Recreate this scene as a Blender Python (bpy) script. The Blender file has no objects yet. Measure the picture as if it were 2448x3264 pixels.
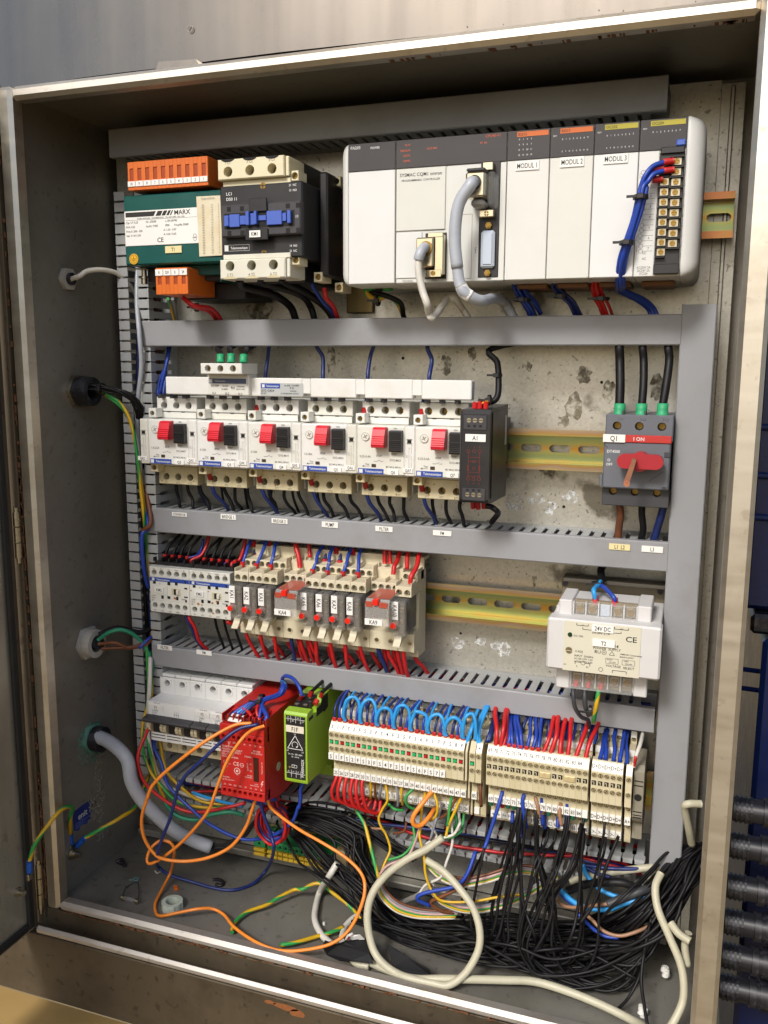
import bpy, math, random
from mathutils import Matrix, Vector
random.seed(7)
SC = bpy.context.scene
COL = SC.collection
MM = 0.001
R = math.radians

# ---------------------------------------------------------------- camera
cam_d = bpy.data.cameras.new('camera')
cam = bpy.data.objects.new('camera', cam_d); COL.objects.link(cam)
cam_d.sensor_fit = 'HORIZONTAL'; cam_d.sensor_width = 36.0; cam_d.lens = 41.459
cam_d.clip_start = 0.01; cam_d.clip_end = 200.0
YAW, PIT, ROL = -0.33959, -0.16447, 0.00545
_f = Vector((math.sin(YAW) * math.cos(PIT), math.cos(YAW) * math.cos(PIT), math.sin(PIT)))
_r = Vector((math.cos(YAW), -math.sin(YAW), 0)); _u = _r.cross(_f)
_r2 = _r * math.cos(ROL) + _u * math.sin(ROL); _u2 = -_r * math.sin(ROL) + _u * math.cos(ROL)
_m = Matrix((_r2, _u2, -_f)).transposed().to_4x4()
_m.translation = Vector((0.5602, -0.6421, 0.5185))
cam.matrix_world = _m
SC.camera = cam

# ---------------------------------------------------------------- sky, sun, exposure
SUN_EL, SUN_AZ = R(41), R(193)      # azimuth clockwise from +Y (into the cabinet): the sun stands in front, a little left
w = bpy.data.worlds.new('World'); SC.world = w; w.use_nodes = True
nt = w.node_tree; nt.nodes.clear()
sky = nt.nodes.new('ShaderNodeTexSky'); sky.sky_type = 'NISHITA'; sky.sun_disc = False
sky.sun_elevation = SUN_EL; sky.sun_rotation = SUN_AZ; sky.air_density = 1.0; sky.dust_density = 3.0; sky.ozone_density = 0.8
bg = nt.nodes.new('ShaderNodeBackground'); bg.inputs['Strength'].default_value = 0.12
wo = nt.nodes.new('ShaderNodeOutputWorld')
nt.links.new(sky.outputs[0], bg.inputs[0]); nt.links.new(bg.outputs[0], wo.inputs[0])
sun_d = bpy.data.lights.new('sun', 'SUN'); sun_d.energy = 2.0; sun_d.angle = R(12); sun_d.color = (1.0, 0.985, 0.96)
sun = bpy.data.objects.new('sun', sun_d); COL.objects.link(sun)
_d = Vector((math.sin(SUN_AZ) * math.cos(SUN_EL), math.cos(SUN_AZ) * math.cos(SUN_EL), math.sin(SUN_EL)))
sun.rotation_euler = _d.to_track_quat('Z', 'Y').to_euler()
sun.location = (0, -2, 3)
SC.view_settings.view_transform = 'Standard'; SC.view_settings.look = 'None'
SC.view_settings.gamma = 1.0; SC.view_settings.exposure = 0.42
SC.view_settings.use_curve_mapping = False
SC.render.engine = 'CYCLES'
SC.cycles.max_bounces = 8; SC.cycles.diffuse_bounces = 4; SC.cycles.glossy_bounces = 4
SC.cycles.transmission_bounces = 6; SC.cycles.transparent_max_bounces = 12
SC.cycles.caustics_reflective = False; SC.cycles.caustics_refractive = False

# ---------------------------------------------------------------- materials
def lin(h):
    o = []
    for i in (0, 2, 4):
        c = int(h[i:i+2], 16) / 255
        o.append(c / 12.92 if c <= .04045 else ((c + .055) / 1.055) ** 2.4)
    return tuple(o)
MATS = {}
def mat(name, col, rough=.5, metal=0, var=.12, scale=60, bump=0., bscale=900, dirt=0., dcol='4a3a26', dscale=35, spec=.5, trans=0, alpha=1., rvar=.1, orand=0):
    if name in MATS: return MATS[name]
    m = bpy.data.materials.new(name); m.use_nodes = True; MATS[name] = m
    n = m.node_tree; b = n.nodes['Principled BSDF']; L = n.links.new
    c = lin(col) if isinstance(col, str) else col
    b.inputs['Roughness'].default_value = rough; b.inputs['Metallic'].default_value = metal
    b.inputs['Specular IOR Level'].default_value = spec
    if trans: b.inputs['Transmission Weight'].default_value = trans
    if alpha < 1: b.inputs['Alpha'].default_value = alpha
    tc = n.nodes.new('ShaderNodeTexCoord')
    no = n.nodes.new('ShaderNodeTexNoise'); no.inputs['Scale'].default_value = scale; no.inputs['Detail'].default_value = 5
    L(tc.outputs['Object'], no.inputs['Vector'])
    mx = n.nodes.new('ShaderNodeMix'); mx.data_type = 'RGBA'
    mx.inputs[6].default_value = (*[x * (1 - var) for x in c], 1); mx.inputs[7].default_value = (*[min(1, x * (1 + var)) for x in c], 1)
    L(no.outputs['Fac'], mx.inputs[0]); out = mx.outputs[2]
    if dirt:
        d = n.nodes.new('ShaderNodeTexNoise'); d.inputs['Scale'].default_value = dscale; d.inputs['Detail'].default_value = 7; d.inputs['Roughness'].default_value = .65
        L(tc.outputs['Object'], d.inputs['Vector'])
        rp = n.nodes.new('ShaderNodeMapRange'); rp.inputs[1].default_value = .5; rp.inputs[2].default_value = .75; rp.inputs[4].default_value = dirt
        L(d.outputs['Fac'], rp.inputs[0])
        m2 = n.nodes.new('ShaderNodeMix'); m2.data_type = 'RGBA'; L(rp.outputs[0], m2.inputs[0]); L(out, m2.inputs[6])
        m2.inputs[7].default_value = (*lin(dcol), 1); out = m2.outputs[2]
    if orand:
        oi = n.nodes.new('ShaderNodeObjectInfo'); rm = n.nodes.new('ShaderNodeMapRange'); rm.inputs[3].default_value = 1 - orand; rm.inputs[4].default_value = 1 + orand * .3; L(oi.outputs['Random'], rm.inputs[0])
        cb = n.nodes.new('ShaderNodeCombineColor'); L(rm.outputs[0], cb.inputs[0]); L(rm.outputs[0], cb.inputs[1])
        r2 = n.nodes.new('ShaderNodeMapRange'); r2.inputs[3].default_value = 1 - orand * 2; r2.inputs[4].default_value = 1 + orand * .3; L(oi.outputs['Random'], r2.inputs[0]); L(r2.outputs[0], cb.inputs[2])
        mo = n.nodes.new('ShaderNodeMix'); mo.data_type = 'RGBA'; mo.blend_type = 'MULTIPLY'; mo.inputs[0].default_value = 1; L(out, mo.inputs[6]); L(cb.outputs[0], mo.inputs[7]); out = mo.outputs[2]
    L(out, b.inputs['Base Color'])
    if rvar:
        rr = n.nodes.new('ShaderNodeMapRange'); rr.inputs[3].default_value = max(.02, rough - rvar); rr.inputs[4].default_value = min(1, rough + rvar)
        L(no.outputs['Fac'], rr.inputs[0]); L(rr.outputs[0], b.inputs['Roughness'])
    if bump:
        bn = n.nodes.new('ShaderNodeTexNoise'); bn.inputs['Scale'].default_value = bscale; bn.inputs['Detail'].default_value = 3
        L(tc.outputs['Object'], bn.inputs['Vector'])
        bp = n.nodes.new('ShaderNodeBump'); bp.inputs['Strength'].default_value = bump; bp.inputs['Distance'].default_value = .0003
        L(bn.outputs['Fac'], bp.inputs['Height']); L(bp.outputs[0], b.inputs['Normal'])
    return m

def steel(name, col, rough, stretch=(6, 6, 160), bump=.15, stain=.35, scol='5a4630', metal=1.0, sscale=7, lo=.48, hi=.72, scuff=1.0):
    """brushed stainless or galvanised sheet: streaked roughness, blotchy stains"""
    m = bpy.data.materials.new(name); m.use_nodes = True; MATS[name] = m
    n = m.node_tree; b = n.nodes['Principled BSDF']; L = n.links.new
    b.inputs['Metallic'].default_value = metal
    tc = n.nodes.new('ShaderNodeTexCoord'); mp = n.nodes.new('ShaderNodeMapping'); mp.inputs['Scale'].default_value = stretch
    L(tc.outputs['Object'], mp.inputs['Vector'])
    s1 = n.nodes.new('ShaderNodeTexNoise'); s1.inputs['Scale'].default_value = 4; s1.inputs['Detail'].default_value = 6; L(mp.outputs[0], s1.inputs['Vector'])
    s2 = n.nodes.new('ShaderNodeTexNoise'); s2.inputs['Scale'].default_value = sscale; s2.inputs['Detail'].default_value = 8; s2.inputs['Roughness'].default_value = .62
    L(tc.outputs['Object'], s2.inputs['Vector'])
    c = lin(col); mx = n.nodes.new('ShaderNodeMix'); mx.data_type = 'RGBA'; mx.inputs[6].default_value = (*[x * .84 for x in c], 1); mx.inputs[7].default_value = (*[min(1, x * 1.1) for x in c], 1)
    L(s1.outputs['Fac'], mx.inputs[0])
    rp = n.nodes.new('ShaderNodeMapRange'); rp.inputs[1].default_value = lo; rp.inputs[2].default_value = hi; rp.inputs[4].default_value = stain; L(s2.outputs['Fac'], rp.inputs[0])
    m2 = n.nodes.new('ShaderNodeMix'); m2.data_type = 'RGBA'; L(rp.outputs[0], m2.inputs[0]); L(mx.outputs[2], m2.inputs[6]); m2.inputs[7].default_value = (*lin(scol), 1)
    out = m2.outputs[2]
    # fine scuffs and specks
    for fs, a_, b_, am in ((120, .62, .68, .45), (45, .64, .74, .4)):
        q = n.nodes.new('ShaderNodeTexNoise'); q.inputs['Scale'].default_value = fs; q.inputs['Detail'].default_value = 5; L(tc.outputs['Object'], q.inputs['Vector'])
        r_ = n.nodes.new('ShaderNodeMapRange'); r_.inputs[1].default_value = a_; r_.inputs[2].default_value = b_; r_.inputs[4].default_value = am * min(1, stain * 1.6) * scuff; L(q.outputs['Fac'], r_.inputs[0])
        k_ = n.nodes.new('ShaderNodeMix'); k_.data_type = 'RGBA'; L(r_.outputs[0], k_.inputs[0]); L(out, k_.inputs[6]); k_.inputs[7].default_value = (*[x * .55 for x in lin(scol)], 1); out = k_.outputs[2]
    L(out, b.inputs['Base Color'])
    ro = n.nodes.new('ShaderNodeMapRange'); ro.inputs[3].default_value = rough - .08; ro.inputs[4].default_value = rough + .14; L(s1.outputs['Fac'], ro.inputs[0]); L(ro.outputs[0], b.inputs['Roughness'])
    bp = n.nodes.new('ShaderNodeBump'); bp.inputs['Strength'].default_value = bump; bp.inputs['Distance'].default_value = .0002
    L(s1.outputs['Fac'], bp.inputs['Height']); L(bp.outputs[0], b.inputs['Normal'])
    return m

def galvanised():
    m = steel('galvanised_sheet', 'c0bdb3', .36, (1, 1, 1), .05, .3, 'a39d8c', .72, 7, .48, .72, .15)
    n = m.node_tree; b = n.nodes['Principled BSDF']; L = n.links.new
    tc = n.nodes.new('ShaderNodeTexCoord')
    src = b.inputs['Base Color'].links[0].from_socket
    vo = n.nodes.new('ShaderNodeTexVoronoi'); vo.inputs['Scale'].default_value = 420; L(tc.outputs['Object'], vo.inputs['Vector'])
    sp = n.nodes.new('ShaderNodeMapRange'); sp.inputs[3].default_value = .88; sp.inputs[4].default_value = 1.08; L(vo.outputs['Color'], sp.inputs[0])
    mu = n.nodes.new('ShaderNodeMix'); mu.data_type = 'RGBA'; mu.blend_type = 'MULTIPLY'; mu.inputs[0].default_value = 1; L(src, mu.inputs[6]); L(sp.outputs[0], mu.inputs[7])
    out = mu.outputs[2]
    # grease spots, fine specks, white zinc bloom low down in the sheet's own corrosion pattern
    for sc, a, bb, col, amt, det in ((19, .63, .68, '4c4332', .75, 6), (300, .64, .7, '4a4234', .6, 3), (13, .6, .72, 'dcdcd4', .6, 8)):
        q = n.nodes.new('ShaderNodeTexNoise'); q.inputs['Scale'].default_value = sc; q.inputs['Detail'].default_value = det
        mp = n.nodes.new('ShaderNodeMapping'); mp.inputs['Location'].default_value = (sc * .013, sc * .31, 1.7 + sc * .07); L(tc.outputs['Object'], mp.inputs['Vector']); L(mp.outputs[0], q.inputs['Vector'])
        r = n.nodes.new('ShaderNodeMapRange'); r.inputs[1].default_value = a; r.inputs[2].default_value = bb; r.inputs[4].default_value = amt; L(q.outputs['Fac'], r.inputs[0])
        k = n.nodes.new('ShaderNodeMix'); k.data_type = 'RGBA'; L(r.outputs[0], k.inputs[0]); L(out, k.inputs[6]); k.inputs[7].default_value = (*lin(col), 1); out = k.outputs[2]
    L(out, b.inputs['Base Color'])
    return m

def chromate():
    m = bpy.data.materials.new('yellow_chromate_rail'); m.use_nodes = True; MATS[m.name] = m
    n = m.node_tree; b = n.nodes['Principled BSDF']; L = n.links.new
    b.inputs['Metallic'].default_value = .85; b.inputs['Roughness'].default_value = .3
    tc = n.nodes.new('ShaderNodeTexCoord'); sx = n.nodes.new('ShaderNodeSeparateXYZ'); L(tc.outputs['Object'], sx.inputs[0])
    ab = n.nodes.new('ShaderNodeMath'); ab.operation = 'ABSOLUTE'; L(sx.outputs[2], ab.inputs[0])
    no = n.nodes.new('ShaderNodeTexNoise'); no.inputs['Scale'].default_value = 28; no.inputs['Detail'].default_value = 4; L(tc.outputs['Object'], no.inputs['Vector'])
    ma = n.nodes.new('ShaderNodeMath'); ma.operation = 'MULTIPLY_ADD'; ma.inputs[1].default_value = 52; L(ab.outputs[0], ma.inputs[0])
    nz = n.nodes.new('ShaderNodeMapRange'); nz.inputs[3].default_value = -.2; nz.inputs[4].default_value = .2; L(no.outputs['Fac'], nz.inputs[0]); L(nz.outputs[0], ma.inputs[2])
    cr = n.nodes.new('ShaderNodeValToRGB'); e = cr.color_ramp.elements
    e[0].position = 0.0; e[0].color = (*lin('c09040'), 1); e[1].position = 1.0; e[1].color = (*lin('c8b468'), 1)
    for p, c in ((.14, 'b0a462'), (.3, '9ca468'), (.46, '92a274'), (.6, 'b0a866'), (.72, 'b8925a'), (.84, 'b09c8c')):
        k = e.new(p); k.color = (*lin(c), 1)
    L(ma.outputs[0], cr.inputs[0]); L(cr.outputs[0], b.inputs['Base Color'])
    return m

M_steel_in = steel('cabinet_steel', '98938a', .4, (5, 40, 40), .06, .5, '6a624e', .55, 5, .45, .72, .8)
M_steel_lip = steel('cabinet_lip_steel', 'dcd4c4', .38, (3, 3, 30), .05, .5, '94784e', .95, 14, .5, .8, .5)
M_steel_sill = steel('low_glare_steel', 'c4bfb8', .56, (3, 3, 30), .05, .5, '94784e', .9, 14, .5, .8, .5)  # greyer, rougher copy of the lip steel, toned to hold down its highlight
M_steel_out = steel('outer_panel_steel', '8e877c', .26, (14, 8, 1.0), .012, .55, '5c5a62', .95, 2.2, .38, .66, 0.12)
M_steel_low = steel('sill_steel', '5a4f3e', .62, (30, 30, 4), .1, .85, '33281a', .45, 9)
M_floor = steel('cabinet_floor_steel', '8a877f', .46, (8, 8, 8), .08, .55, '605a4a', .42, 9, .45, .7)
M_door = steel('door_steel', 'aca796', .36, (5, 60, 5), .06, .4, '6a5e4c', .5, 5)
M_galv = galvanised(); M_rail = chromate(); M_rail_o = mat('orange_chromate_rail', 'b87a52', .32, .8, var=.25, scale=40, dirt=.5, dcol='a8a048', dscale=60)
M_gasket = mat('black_rubber_gasket', '1b1a18', .7, dirt=.3, dcol='3a342a')
M_duct = mat('grey_duct_plastic', '919295', .46, var=.09, scale=9, bump=.08, bscale=1500, dirt=.4, dcol='6e675a', dscale=14, rvar=.16)
M_duct_in = mat('grey_duct_slotted', 'a2a4a6', .5, orand=.06, var=.06, scale=30, dirt=.3, dcol='6b6656', dscale=30)
M_white = mat('white_device_plastic', 'dcdbd6', .42, orand=.07, var=.05, dirt=.18, dcol='a48a5c', dscale=45)
M_plc = mat('ivory_controller_plastic', 'd5d5d3', .45, orand=.07, var=.04, dirt=.12, dcol='b3a68e', dscale=14, bump=.06, bscale=4000)
M_ivory = mat('ivory_terminal_plastic', 'd8cfae', .45, var=.06, dirt=.2, dcol='a68a55', dscale=40)
M_beige = mat('beige_socket_plastic', 'd2c8b0', .5, orand=.07, var=.06, dirt=.3, dcol='8d7a55', dscale=50)
M_term = mat('beige_terminal_body', 'c6bb9c', .5, orand=.08, var=.06, dirt=.3, dcol='80704e', dscale=70)
M_mcb = mat('white_breaker_plastic', 'e8e8e6', .4, orand=.03, var=.03, dirt=.08, dcol='a9a294', dscale=50)
M_gvlow = mat('yellowed_terminal_plastic', 'cfc4a4', .45, orand=.07, var=.06, dirt=.35, dcol='9c7a42', dscale=55)
M_psu = mat('pale_grey_supply_plastic', 'cbc9c7', .5, var=.04, dirt=.15, dcol='9a9184', dscale=30)
M_psu_label = mat('cream_supply_faceplate', 'cdc8b4', .5, var=.03)
M_black = mat('black_device_plastic', '1d1c1e', .42, var=.2, dirt=.35, dcol='3a352e', dscale=40)
M_char = mat('charcoal_device_plastic', '37363a', .45, var=.12, dirt=.3, dcol='4a443b', dscale=40)
M_panel = mat('dark_indicator_panel', '332f30', .22, var=.1, dirt=.2, dcol='4a4238', dscale=20)
M_grey = mat('blue_grey_switch_plastic', '62656c', .48, var=.06, dirt=.25, dcol='54504a', dscale=40)
M_dgrey = mat('dark_grey_switch_plastic', '3c3d40', .5, var=.1)
M_green = mat('dark_green_enamel', '14504a', .35, var=.12, dirt=.2, dcol='0c2a24', dscale=35)
M_lime = mat('lime_green_plastic', '8fb42e', .42, var=.05, dirt=.12, dcol='5d7a1e', dscale=40)
M_redcase = mat('red_relay_case', 'b8241f', .4, var=.08, dirt=.15, dcol='7a1812', dscale=30)
M_red = mat('red_button_plastic', 'd01f30', .35, var=.05)
M_orange = mat('orange_terminal_plastic', 'd2681f', .48, var=.06, dirt=.2, dcol='8a3a10', dscale=50)
M_bluep = mat('blue_slider_plastic', '4560b4', .4, var=.05)
M_brand = mat('blue_brand_print', '28479c', .5, var=.05)
M_paper = mat('white_tag_stock', 'e6e4de', .5, var=.02)
M_cream = mat('cream_tag_stock', 'ddcf9a', .55, var=.04)
M_yellow = mat('yellow_sticker', 'e0a91c', .5, var=.05)
M_ink = mat('black_ink', '25221f', .6, var=0, rvar=0)
M_faint = mat('grey_ink', '77726a', .6, var=0, rvar=0)
M_wink = mat('white_ink', 'd8d8d4', .6, var=0, rvar=0)
M_rink = mat('orange_ink', 'c4593a', .6, var=0, rvar=0)
M_yink = mat('yellow_green_ink', 'a9a23a', .6, var=0, rvar=0)
M_steelp = mat('zinc_screw_steel', 'b4ac98', .3, 1.0, var=.2, scale=300)
M_brass = mat('brass_screw', '96793e', .4, .9, var=.25, scale=300, dirt=.4, dcol='4a3a1c', dscale=200)
M_chrome = mat('chromed_plug_shell', 'cfc3a8', .22, 1.0, var=.1)
M_hole = mat('hole_shade', '15130f', .8, var=.1)  # near-black colour standing in for the shade inside holes and pockets
M_led_g = mat('green_indicator_lens', '1fae62', .25, var=.1)
M_led_r = mat('red_indicator_lens', 'b81c20', .25, var=.1)
M_lamp = mat('red_lamp_lens', 'e02418', .2, var=.05)
M_clear = mat('smoky_clear_cover', 'bdb8b0', .12, var=.02, alpha=.2, rvar=0)
M_clear2 = mat('clear_terminal_cover', 'e8e8e4', .1, var=.02, alpha=.1, rvar=0)
M_milk = mat('milky_port_cap', 'b9c2cf', .35, var=.03)
M_ferr = mat('red_ferrule', 'b3201f', .45, var=.08)
M_greenf = mat('green_cable_sleeve', '2f9a68', .5, var=.08)
M_wood = mat('worn_wood', '8a5c44', .8, var=.3, scale=200)
M_bluepaint = mat('dark_blue_machine_paint', '0e1e4c', .3, var=.2, dirt=.3, dcol='0a1026', dscale=12)
M_blk = mat('black_rubber_hose', '1c1c20', .34, var=.3, dirt=.6, dcol='62626a', dscale=70)
M_ground = mat('dusty_concrete', '8a7856', .9, var=.2, scale=4, bump=.4, bscale=60, dirt=.4, dcol='5e5646', dscale=2)
WC = {'black': ('131214', .5), 'blue': ('1f3f9c', .4), 'navy': ('182a66', .42), 'sky': ('2f96d8', .4), 'red': ('bd1c1e', .4), 'orange': ('ee8a30', .38),
      'white': ('cfcbc0', .45), 'grey': ('85868a', .45), 'brown': ('6e4026', .45), 'yellow': ('cfa51c', .42), 'green': ('2f9444', .42), 'teal': ('2c8a68', .45),
      'pink': ('bf9a96', .45), 'cream': ('b9b49c', .45), 'palegrey': ('a9adb4', .42), 'lime': ('9cb43c', .42), 'peach': ('9a7458', .45)}
WM = {k: mat(k + '_wire_insulation', v[0], v[1], var=.1, scale=120, dirt=.25, dcol='3a3630' if k != 'black' else '34322e', dscale=60, spec=.5 if k != 'black' else .3) for k, v in WC.items()}

# ---------------------------------------------------------------- mesh builder (millimetres)
class B:
    def __init__(s): s.v = []; s.f = []; s.mi = []; s.sm = []
    def add(s, vs, fs, mi=0, smooth=False):
        o = len(s.v); s.v += vs
        for f in fs: s.f.append([i + o for i in f]); s.mi.append(mi); s.sm.append(smooth)
        return s
    def box(s, x0, x1, y0, y1, z0, z1, c=.4, mi=0):
        c = min(c, (x1 - x0) * .45, (y1 - y0) * .45, (z1 - z0) * .45)
        if c <= 0.01:
            v = [(x, y, z) for x in (x0, x1) for y in (y0, y1) for z in (z0, z1)]
            return s.add(v, [[0, 1, 3, 2], [4, 6, 7, 5], [0, 4, 5, 1], [2, 3, 7, 6], [0, 2, 6, 4], [1, 5, 7, 3]], mi)
        X, Y, Z = (x0, x1), (y0, y1), (z0, z1); v = []; ix = {}
        for i in (0, 1):
            for j in (0, 1):
                for k in (0, 1):
                    dx, dy, dz = (c, -c)[i], (c, -c)[j], (c, -c)[k]
                    for a, p in enumerate(((X[i], Y[j] + dy, Z[k] + dz), (X[i] + dx, Y[j], Z[k] + dz), (X[i] + dx, Y[j] + dy, Z[k]))):
                        ix[i, j, k, a] = len(v); v.append(p)
        f = []
        for i in (0, 1):
            f.append([ix[i, 0, 0, 0], ix[i, 0, 1, 0], ix[i, 1, 1, 0], ix[i, 1, 0, 0]][::(1 if i == 0 else -1)])
            f.append([ix[0, i, 0, 1], ix[1, i, 0, 1], ix[1, i, 1, 1], ix[0, i, 1, 1]][::(1 if i == 0 else -1)])
            f.append([ix[0, 0, i, 2], ix[0, 1, i, 2], ix[1, 1, i, 2], ix[1, 0, i, 2]][::(1 if i == 0 else -1)])
            for j in (0, 1):
                f.append([ix[i, j, 0, 0], ix[i, j, 0, 1], ix[i, j, 1, 1], ix[i, j, 1, 0]])
                f.append([ix[i, 0, j, 0], ix[i, 0, j, 2], ix[i, 1, j, 2], ix[i, 1, j, 0]])
                f.append([ix[0, i, j, 1], ix[0, i, j, 2], ix[1, i, j, 2], ix[1, i, j, 1]])
                for k in (0, 1): f.append([ix[i, j, k, 0], ix[i, j, k, 1], ix[i, j, k, 2]])
        return s.add(v, f, mi)
    def prism(s, poly, a0, a1, axis='x', mi=0, smooth=False):
        """poly: (y,z) for axis x, (x,z) for axis y, (x,y) for axis z"""
        n = len(poly)
        def p(q, a): return (a, q[0], q[1]) if axis == 'x' else (q[0], a, q[1]) if axis == 'y' else (q[0], q[1], a)
        v = [p(q, a0) for q in poly] + [p(q, a1) for q in poly]
        s.add(v, [list(range(n)), list(range(2 * n - 1, n - 1, -1))], mi)
        o = len(s.v) - 2 * n
        for i in range(n):
            j = (i + 1) % n; s.f.append([o + i, o + j, o + n + j, o + n + i]); s.mi.append(mi); s.sm.append(smooth)
        return s
    def holebox(s, x0, x1, y0, y1, z0, z1, holes, depth=8, c=.5, mi=0, hmi=None, seg=14):
        """box whose front face (y0) carries one row of round holes [(cx, cz, r)]"""
        hmi = mi if hmi is None else hmi
        a = [(x0, y0 + c, z0), (x1, y0 + c, z0), (x1, y0 + c, z1), (x0, y0 + c, z1)]
        bk = [(x0, y1, z0), (x1, y1, z0), (x1, y1, z1), (x0, y1, z1)]
        q = [(x0 + c, y0, z0 + c), (x1 - c, y0, z0 + c), (x1 - c, y0, z1 - c), (x0 + c, y0, z1 - c)]
        s.add(a + bk + q, [[0, 4, 5, 1], [1, 5, 6, 2], [2, 6, 7, 3], [3, 7, 4, 0], [7, 6, 5, 4], [0, 1, 9, 8], [1, 2, 10, 9], [2, 3, 11, 10], [3, 0, 8, 11]], mi)
        holes = sorted(holes); xs = [x0 + c] + [(holes[i][0] + holes[i + 1][0]) / 2 for i in range(len(holes) - 1)] + [x1 - c]
        for i, (cx, cz, r) in enumerate(holes): s.cell(xs[i], xs[i + 1], z0 + c, z1 - c, cx, cz, r, y0, depth, mi, hmi, seg)
        return s
    def cell(s, x0, x1, z0, z1, cx, cz, r, y, depth, mi=0, hmi=0, seg=14):
        an = [2 * math.pi * k / seg for k in range(seg)] + [math.atan2(z - cz, x - cx) % (2 * math.pi) for x in (x0, x1) for z in (z0, z1)]
        an = sorted(set(round(t, 5) for t in an)); n = len(an); P = []; C = []; D = []
        for t in an:
            dx, dz = math.cos(t), math.sin(t); k = 1e9
            if dx > 1e-6: k = min(k, (x1 - cx) / dx)
            if dx < -1e-6: k = min(k, (x0 - cx) / dx)
            if dz > 1e-6: k = min(k, (z1 - cz) / dz)
            if dz < -1e-6: k = min(k, (z0 - cz) / dz)
            P.append((cx + dx * k, y, cz + dz * k)); C.append((cx + dx * r, y, cz + dz * r)); D.append((cx + dx * r, y + depth, cz + dz * r))
        s.add(P + C, [[i, (i + 1) % n, n + (i + 1) % n, n + i] for i in range(n)], mi)
        s.add(C + D, [[i, (i + 1) % n, n + (i + 1) % n, n + i] for i in range(n)], hmi, True)
        s.add(D, [list(range(n))], hmi)
    def cyl(s, c, r, h, axis='y', n=16, mi=0, r2=None, cap=True, smooth=True):
        r2 = r if r2 is None else r2; v = []
        for t, rr in ((0, r), (h, r2)):
            for k in range(n):
                a = 2 * math.pi * k / n; u, w_ = math.cos(a) * rr, math.sin(a) * rr
                v.append((c[0] + u, c[1] + t, c[2] + w_) if axis == 'y' else (c[0] + t, c[1] + u, c[2] + w_) if axis == 'x' else (c[0] + u, c[1] + w_, c[2] + t))
        s.add(v, [[i, (i + 1) % n, n + (i + 1) % n, n + i] for i in range(n)], mi, smooth)
        if cap: s.add(v, [list(range(n)), list(range(2 * n - 1, n - 1, -1))], mi)
        return s
    def ring(s, c, ro, ri, h, axis='y', n=20, mi=0):
        def p(rr, t, k):
            a = 2 * math.pi * k / n; u, w_ = math.cos(a) * rr, math.sin(a) * rr
            return (c[0] + u, c[1] + t, c[2] + w_) if axis == 'y' else (c[0] + t, c[1] + u, c[2] + w_) if axis == 'x' else (c[0] + u, c[1] + w_, c[2] + t)
        v = [p(rr, t, k) for rr, t in ((ro, 0), (ro, h), (ri, h), (ri, 0)) for k in range(n)]
        return s.add(v, [[g * n + i, g * n + (i + 1) % n, ((g + 1) % 4) * n + (i + 1) % n, ((g + 1) % 4) * n + i] for g in range(4) for i in range(n)], mi)
    def tube(s, pts, r, n=7, mi=0, mi2=None, sub=5, twist=.35, flat=None):
        P = spline(pts, sub); T = []
        for i in range(len(P)):
            a = P[max(0, i - 1)]; b = P[min(len(P) - 1, i + 1)]; t = (b - a); T.append(t.normalized() if t.length > 1e-6 else Vector((0, 0, 1)))
        ref = Vector((0, 1, 0)) if abs(T[0].y) < .9 else Vector((1, 0, 0)); N = (ref - T[0] * ref.dot(T[0])).normalized(); v = []
        for i, p in enumerate(P):
            N = (N - T[i] * N.dot(T[i])); N = N.normalized() if N.length > 1e-6 else Vector((1, 0, 0)); Bn = T[i].cross(N); ang = twist * i if mi2 is not None else 0
            for k in range(n):
                a = 2 * math.pi * k / n + ang; q = p + N * (math.cos(a) * r) + Bn * (math.sin(a) * r); v.append(tuple(q))
        o = len(s.v); s.v += v
        for i in range(len(P) - 1):
            for k in range(n):
                s.f.append([o + i * n + k, o + i * n + (k + 1) % n, o + (i + 1) * n + (k + 1) % n, o + (i + 1) * n + k])
                s.mi.append(mi if mi2 is None or k < n * .38 else mi2); s.sm.append(True)
        for e in (0, len(P) - 1): s.f.append([o + e * n + k for k in range(n)]); s.mi.append(mi); s.sm.append(False)
        return s
    def text(s, t, x, y, z, h, wx=1., al='c', mi=0, rot=0, M=None):
        """flat print facing -y, its baseline centre height at z; h = capital height in mm"""
        k = h / .69; W = sum(glyph(c)[2] for c in t) * k * wx; u = {'c': -W / 2, 'l': 0, 'r': -W}[al]; ca, sa = math.cos(rot), math.sin(rot)
        for c in t:
            vs, fs, ad = glyph(c); out = []
            for gx, gy in vs:
                px, pz = u + gx * k * wx, gy * k - h / 2
                if M is None: out.append((x + px * ca - pz * sa, y, z + px * sa + pz * ca))
                else: out.append(tuple(M @ Vector((px, 0, pz))))
            s.add(out, fs, mi); u += ad * k * wx
        return s
    def quad(s, x0, x1, y, z0, z1, mi=0): return s.add([(x0, y, z0), (x1, y, z0), (x1, y, z1), (x0, y, z1)], [[0, 1, 2, 3]], mi)
    def line(s, p, q, y, wd=.25, mi=0):
        dx, dz = q[0] - p[0], q[1] - p[1]; l = math.hypot(dx, dz) or 1; ux, uz = -dz / l * wd / 2, dx / l * wd / 2
        return s.add([(p[0] + ux, y, p[1] + uz), (p[0] - ux, y, p[1] - uz), (q[0] - ux, y, q[1] - uz), (q[0] + ux, y, q[1] + uz)], [[0, 1, 2, 3]], mi)
    def loop(s, cx, cz, r, y, wd=.25, mi=0, n=14):
        for k in range(n):
            a, b = 2 * math.pi * k / n, 2 * math.pi * (k + 1) / n
            s.line((cx + r * math.cos(a), cz + r * math.sin(a)), (cx + r * math.cos(b), cz + r * math.sin(b)), y, wd, mi)
        return s
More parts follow.
